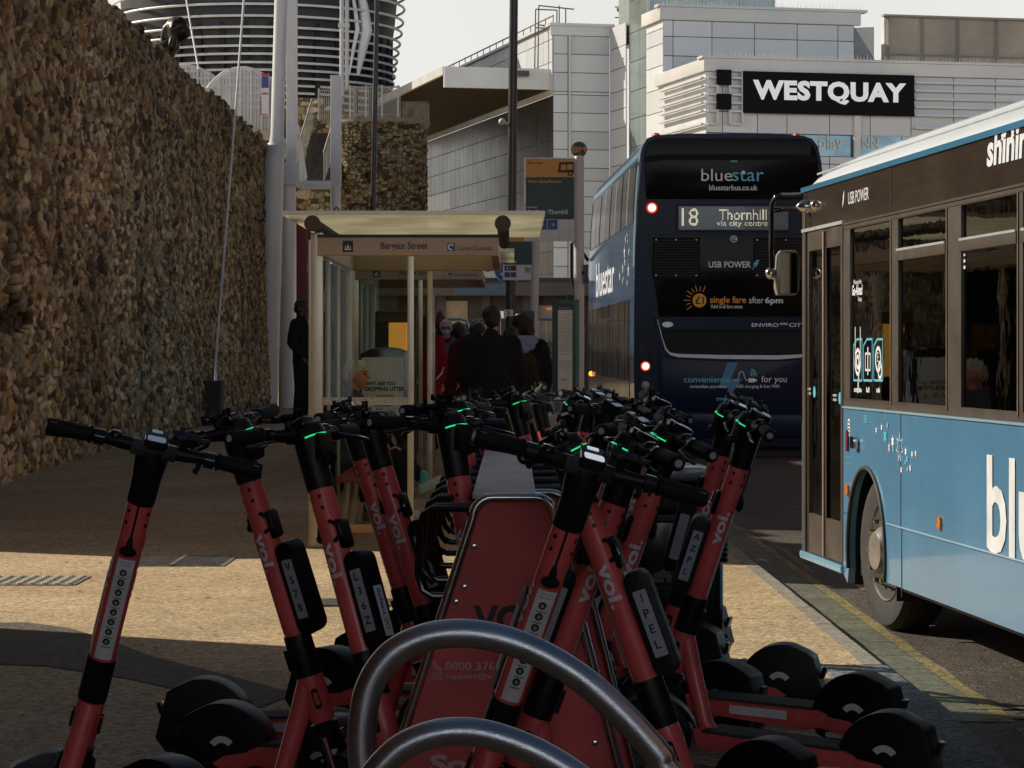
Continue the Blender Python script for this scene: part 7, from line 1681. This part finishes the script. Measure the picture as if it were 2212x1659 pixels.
mb = MB(); text_into(mb, 'GO', MS @ Vector((.0958, -.008, .312)), MS.to_3x3() @ Vector((0, 0, -1)), MS.to_3x3() @ Vector((0, 1, 0)), h=.017, w=.034, bold=.03); mb.build('sticker_print', mat('sticker green', (.12, .25, .03), .5), md['plate_box'], smooth=False)
scooter(784, 9.13, -6, 0, 2, -12, 'GV9M', 'red scooter with plate GV9M, behind the one plated L36Z')
scooter(827, 8.53, -14, 0, 3, -15, 'BN23', 'red scooter with plate BN23 just left of the chrome edged panel')
scooter(1263, 6.62, -6, 0, 5, -14, 'JPEL', 'large red scooter with plate JPEL right of the red panel')
scooter(1325, 6.75, 172, 0, 5, 12, None, 'red scooter half hidden behind the one plated JPEL')
scooter(1410, 7.55, 165, 0, 5, 20, None, 'red scooter against the black litter bin, its stem leaning right')
_a = scooter(1596, 8.75, 156, 0, 4, 14, 'AZPL', 'rightmost red scooter, plate AZPL, in front of the black litter bin')
_t = MB()
for _s in (-1, 1): text_into(_t, '88RP', (-.55 + .03 if _s < 0 else -.33 - .03, _s * .0802, .1385), (-_s, 0, 0), (0, 0, 1), w=.16, h=.023, bold=.02)
_t.build('deck_lettering', M_INK, _a[1]['deck_plate'], smooth=False)
Lb = 'far red scooter %s'
scooter(1003, 9.6, -30, 0, 0, -8, None, Lb % 'below the masked woman')
scooter(1052, 10.6, -28, 0, 2, 20, None, Lb % 'in front of the man with his back turned')
scooter(1130, 11.6, -30, 0, 2, -15, None, Lb % 'below the bag of the dark coated person')
scooter(1225, 11.3, 160, 0, 2, 10, None, Lb % 'at the foot of the green timetable case')
scooter(1290, 10.1, 150, 0, 3, -18, None, Lb % 'in front of the double decker front corner', led=False)
scooter(1392, 10.4, 165, 0, 2, 24, None, Lb % 'below the brake lights of the double decker', led=False)
scooter(1330, 8.2, 150, 0, 4, -6, None, Lb % 'nearest on the right hand side behind the white display')
scooter(1175, 12.6, -20, 0, 2, 30, None, Lb % 'at the very back, left of the green timetable case', led=False)
scooter(1262, 12.4, 158, 0, 2, -28, None, Lb % 'at the very back, before the corner of the double decker', led=False)
scooter(1555, 9.6, 150, 0, 2, 18, None, Lb % 'beyond the scooter plated AZPL')

# ------------------------------------------------------------------ scooter rack
rk = thing('scooter_rack', 'scooter parking rack with red chrome edged end panel and black side hoops', 'scooter rack', (ax(1108, 6.95), 6.95, 0))
Yk = 6.95; px = lambda u, v, o=0: Vector((ax(u, Yk) - ax(1108, Yk), o, az(v, Yk)))
zt = az(1075, Yk); xl, xr = px(1012, 0).x, px(1208, 0).x
def trap(z): f_ = (zt - z) / zt; return xl - .30 * f_, xr + .235 * f_ 
bl, br = trap(0.05)
def rtrap(inset, r=.05):
    a_ = [(bl + inset, .05), (xl + inset + .012, zt - inset - r)]
    arc1 = [(xl + inset + r + .012 - r * cos(q), zt - inset - r + r * sin(q)) for q in [pi / 2 * i / 6 for i in range(7)]]
    arc2 = [(xr - inset - r - .012 + r * sin(q), zt - inset - r + r * cos(q)) for q in [pi / 2 * i / 6 for i in range(7)]]
    return [(bl + inset, .05)] + arc1 + arc2 + [(br - inset, .05)]
MB().prism(rtrap(.010), .004, .012, 'y').build('end_panel', M_RED2, rk)
mb = MB(); mb.tube([Vector((p[0], 0, p[1])) for p in rtrap(0)], .0125, 12); mb.build('chrome_frame', M_CHROME, rk)
mb = MB(); mb.tube([Vector((p[0] + .045, .42, p[1] - .01)) for p in rtrap(0)], .011, 12); mb.build('rear_chrome_frame', M_CHROME, rk)
MB().prism([(p[0] + .045, p[1] - .01) for p in rtrap(.01)], .424, .432, 'y').build('rear_panel', M_RED2, rk)
for (u, v) in ((1024, 1180), (1003, 1268), (1214, 1190), (1285, 1605), (985, 1300)):
    p = px(u, v); mb = MB(); mb.lathe([(.0, -.008), (.007, -.006), (.0085, 0)], 12, c=(p.x, .004, p.z), axis='y'); mb.build('bolt', M_CHROME, rk)
mb = MB(); mb.bx(-.145 + .04, .06, .02, 4.4, zt - .004, zt + .006); plank = mb.build('top_plank', mat('dusty pinkish plank', (.80, .66, .62), .55, var=.25, scale=5, dirt=.3, stretch=(3, .8, 1)), rk)
for i in range(8):
    y = .12 + i * .5
    for s_ in (-1, 1):
        x0 = -.02; xo = s_ * .245; mb = MB()
        mb.tube([(x0, y, zt - .035), (xo * .86, y, zt - .035), (xo * .96, y, zt - .05), (xo, y + .004, zt - .085), (xo * 1.02, y, zt - .21), (xo * .97, y, zt - .25), (xo * .86, y, zt - .265), (xo * .4, y, zt - .265)], .0095, 10)
        mb.tube([(x0, y + .10, zt - .035), (xo * .84, y + .10, zt - .035), (xo * .94, y + .10, zt - .05), (xo * .97, y + .104, zt - .085), (xo, y + .10, zt - .20), (xo * .86, y + .10, zt - .24)], .0095, 10); mb.build('parking_hoop', M_BLKG, rk)
mb = MB(); mb.bx(-.03, .01, .02, 4.4, .04, zt - .01); mb.build('spine_panel', M_RED2, rk)
mb = MB()
text_into(mb, 'VO', px(1022, 1372) + Vector((0, .002, 0)), (1, 0, 0), (0, 0, 1), w=.135, h=.078, bold=.04)
text_into(mb, 'I.', px(1146, 1372) + Vector((0, .002, 0)), (1, 0, 0), (0, 0, 1), w=.050, h=.078, bold=.04); mb.build('dark_logo', M_INK, rk, smooth=False)
mb = MB(); M_PR = mat('faded white print', (.80, .52, .52), .6, var=.2, scale=20); T_ = lambda s, u, v, w, h, bold=.01: text_into(mb, s, px(u, v) + Vector((0, .002, 0)), (1, 0, 0), (0, 0, 1), w=w, h=h, bold=bold)
k = Yk / F
T_('0800 376 8179', 962, 1448, 172 * k, 18 * k); T_('support@voiapp.io', 963, 1470, 165 * k, 16 * k)
o_ = px(944, 1447) + Vector((0, .002, 0)); line_into(mb, o_, (1, 0, 0), (0, 0, 1), [(-8 * k, 16 * k), (-5 * k, 18 * k), (-3 * k, 12 * k), (2 * k, 4 * k), (8 * k, 2 * k), (10 * k, -2 * k), (4 * k, -2 * k), (-5 * k, 6 * k), (-8 * k, 16 * k)], 1.8 * k)
o_ = px(944, 1467) + Vector((0, .002, 0)); line_into(mb, o_, (1, 0, 0), (0, 0, 1), [(-9 * k, 0), (10 * k, 0), (10 * k, 13 * k), (-9 * k, 13 * k), (-9 * k, 0), (0, 7 * k), (10 * k, 0)], 1.8 * k); line_into(mb, o_, (1, 0, 0), (0, 0, 1), [(-9 * k, 13 * k), (.5 * k, 4 * k), (10 * k, 13 * k)], 1.8 * k)
T_('Solent', 928, 1672, 210 * k, 42 * k, .04)
mb.build('contact_print', M_PR, rk, smooth=False)

# ------------------------------------------------------------------ stainless cycle hoops
def hoop(label, pts, Y, r, yaw=0.0):
    c = at(pts[len(pts) // 2][0], 760, Y); c.z = 0; t = thing('cycle_stand', label, 'cycle stand', c, group='stainless steel cycle stands in the foreground')
    from bisect import bisect
    P = [Vector((ax(u, Y) - c.x, 0, az(v, Y))) for u, v in pts]
    P = [Vector((P[0].x - .005, 0, -.02)), Vector((P[0].x, 0, P[0].z * .5))] + P + [Vector((P[-1].x + (P[-1].z) * .60, 0, 0.28)), Vector((P[-1].x + P[-1].z * .66, 0, -.02))]
    out = []
    for i in range(1, len(P) - 2):
        for q in range(8):
            s = q / 8; p0, p1, p2, p3 = P[i - 1], P[i], P[i + 1], P[i + 2]
            out.append(.5 * ((2 * p1) + (-p0 + p2) * s + (2 * p0 - 5 * p1 + 4 * p2 - p3) * s * s + (-p0 + 3 * p1 - 3 * p2 + p3) * s ** 3))
    out = [P[0]] + out + [P[-2], P[-1]]
    Mz = Matrix.Rotation(yaw, 4, 'Z')
    mb = MB(); mb.tube([Mz @ p for p in out], r, 28); mb.build('bent_tube', M_STEEL, t)
    mb = MB()
    for p in (P[0], P[-1]): q = Mz @ p; mb.lathe([(r + .045, 0.0), (r + .045, .008), (r + .004, .012)], 24, c=(q.x, q.y, .0))
    mb.build('base_plate', M_STEEL, t)
hoop('farther and taller of the two bent stainless cycle stands in front of the red panel',
     [(795, 1720), (782, 1640), (783, 1560), (800, 1480), (845, 1415), (910, 1380), (980, 1368), (1060, 1375), (1150, 1404), (1250, 1462), (1340, 1540), (1420, 1628), (1480, 1705)], 4.9, .0262)
hoop('nearer low set bent stainless cycle stand at the bottom edge',
     [(725, 1900), (745, 1800), (790, 1700), (850, 1628), (910, 1594), (980, 1580), (1060, 1588), (1160, 1625), (1250, 1680), (1330, 1745), (1400, 1830)], 4.35, .0232)

# ------------------------------------------------------------------ litter bin
Yb2 = 11.2; bn_ = thing('litter_bin', 'black council litter bin with castle crest and gold lettering behind the right hand scooters', 'litter bin', (ax(1460, Yb2), Yb2, 0))
hw = (1568 - 1352) / 2 * Yb2 / F; hz = az(1040, Yb2)
mb = MB(); mb.prism(rrect(-hw * .96, hw * .96, 0, .42, .04), .0, hz * .80, 'z'); mb.build('body', M_BLKG, bn_, bevel=.004)
mb = MB(); mb.prism(rrect(-hw * 1.0, hw * 1.0, -.01, .44, .05), hz * .80, hz * .84, 'z'); mb.build('collar', M_BLK, bn_, bevel=.006)
mb = MB()
for s_ in (-1, 1): mb.bx(s_ * hw * .96 - .03 * (s_ > 0), s_ * hw * .96 + .03 * (s_ < 0), .02, .40, hz * .84, hz)
mb.bx(-hw * .96, hw * .96, .36, .40, hz * .84, hz); mb.build('hood_posts', M_BLK, bn_, bevel=.004)
mb = MB(); mb.prism([(-hw * 1.02, hz), (-hw * .98, hz + .035), (-hw * .5, hz + .06), (hw * .5, hz + .06), (hw * .98, hz + .035), (hw * 1.02, hz)], -.02, .45, 'y'); mb.build('lid', mat('navy black lid', (.03, .035, .05), .3, coat=.3), bn_, bevel=.01)
mb = MB()
for i in range(5): mb.lathe([(.012, -.01), (.02, 0), (.012, .01)], 10, c=(hw * .97, .0, hz * .15 + i * .022)); mb.lathe([(.012, -.01), (.02, 0), (.012, .01)], 10, c=(hw * .97, .0, hz * .62 + i * .022))
mb.build('mouldings', M_BLK, bn_)
px = lambda u, v: Vector((ax(u, Yb2) - ax(1460, Yb2), -.0025, az(v, Yb2)))
mb = MB(); k = Yb2 / F; o_ = px(1438, 1258); X_, Z_ = (1, 0, 0), (0, 0, 1)
def poly(mb, o_, pts): mb.add([Vector(o_) + Vector((p[0] * k, 0, p[1] * k)) for p in pts], [list(range(len(pts)))])
poly(mb, o_, [(-28, 0), (-28, 14), (-24, 20), (-18, 20), (-18, 24), (-8, 24), (-8, 29), (-2, 29), (-2, 24), (10, 24), (10, 16), (18, 14), (18, 0), (2, 0), (2, 10), (-4, 10), (-4, 0)])
disc_into(mb, o_ + Vector((24 * k, 0, 10 * k)), X_, Z_, 7 * k, 10); mb.build('castle_crest', mat('grey print on bin', (.10, .115, .13), .6, var=.4, scale=60), bn_, smooth=False)
mb = MB(); text_into(mb, 'SOUTHAMPTON', px(1409, 1274), X_, Z_, w=60 * k, h=9 * k, bold=.01); text_into(mb, 'CITY COUNCIL', px(1408, 1286), X_, Z_, w=60 * k, h=9 * k, bold=.01); mb.build('council_lettering', mat('dark grey print', (.05, .052, .055), .6), bn_, smooth=False)
mb = MB(); text_into(mb, 'LITTER', px(1360, 1360), X_, Z_, w=118 * k, h=22 * k, bold=.02); mb.build('litter_lettering', mat('dull gold print', (.07, .05, .018), .5), bn_, smooth=False)
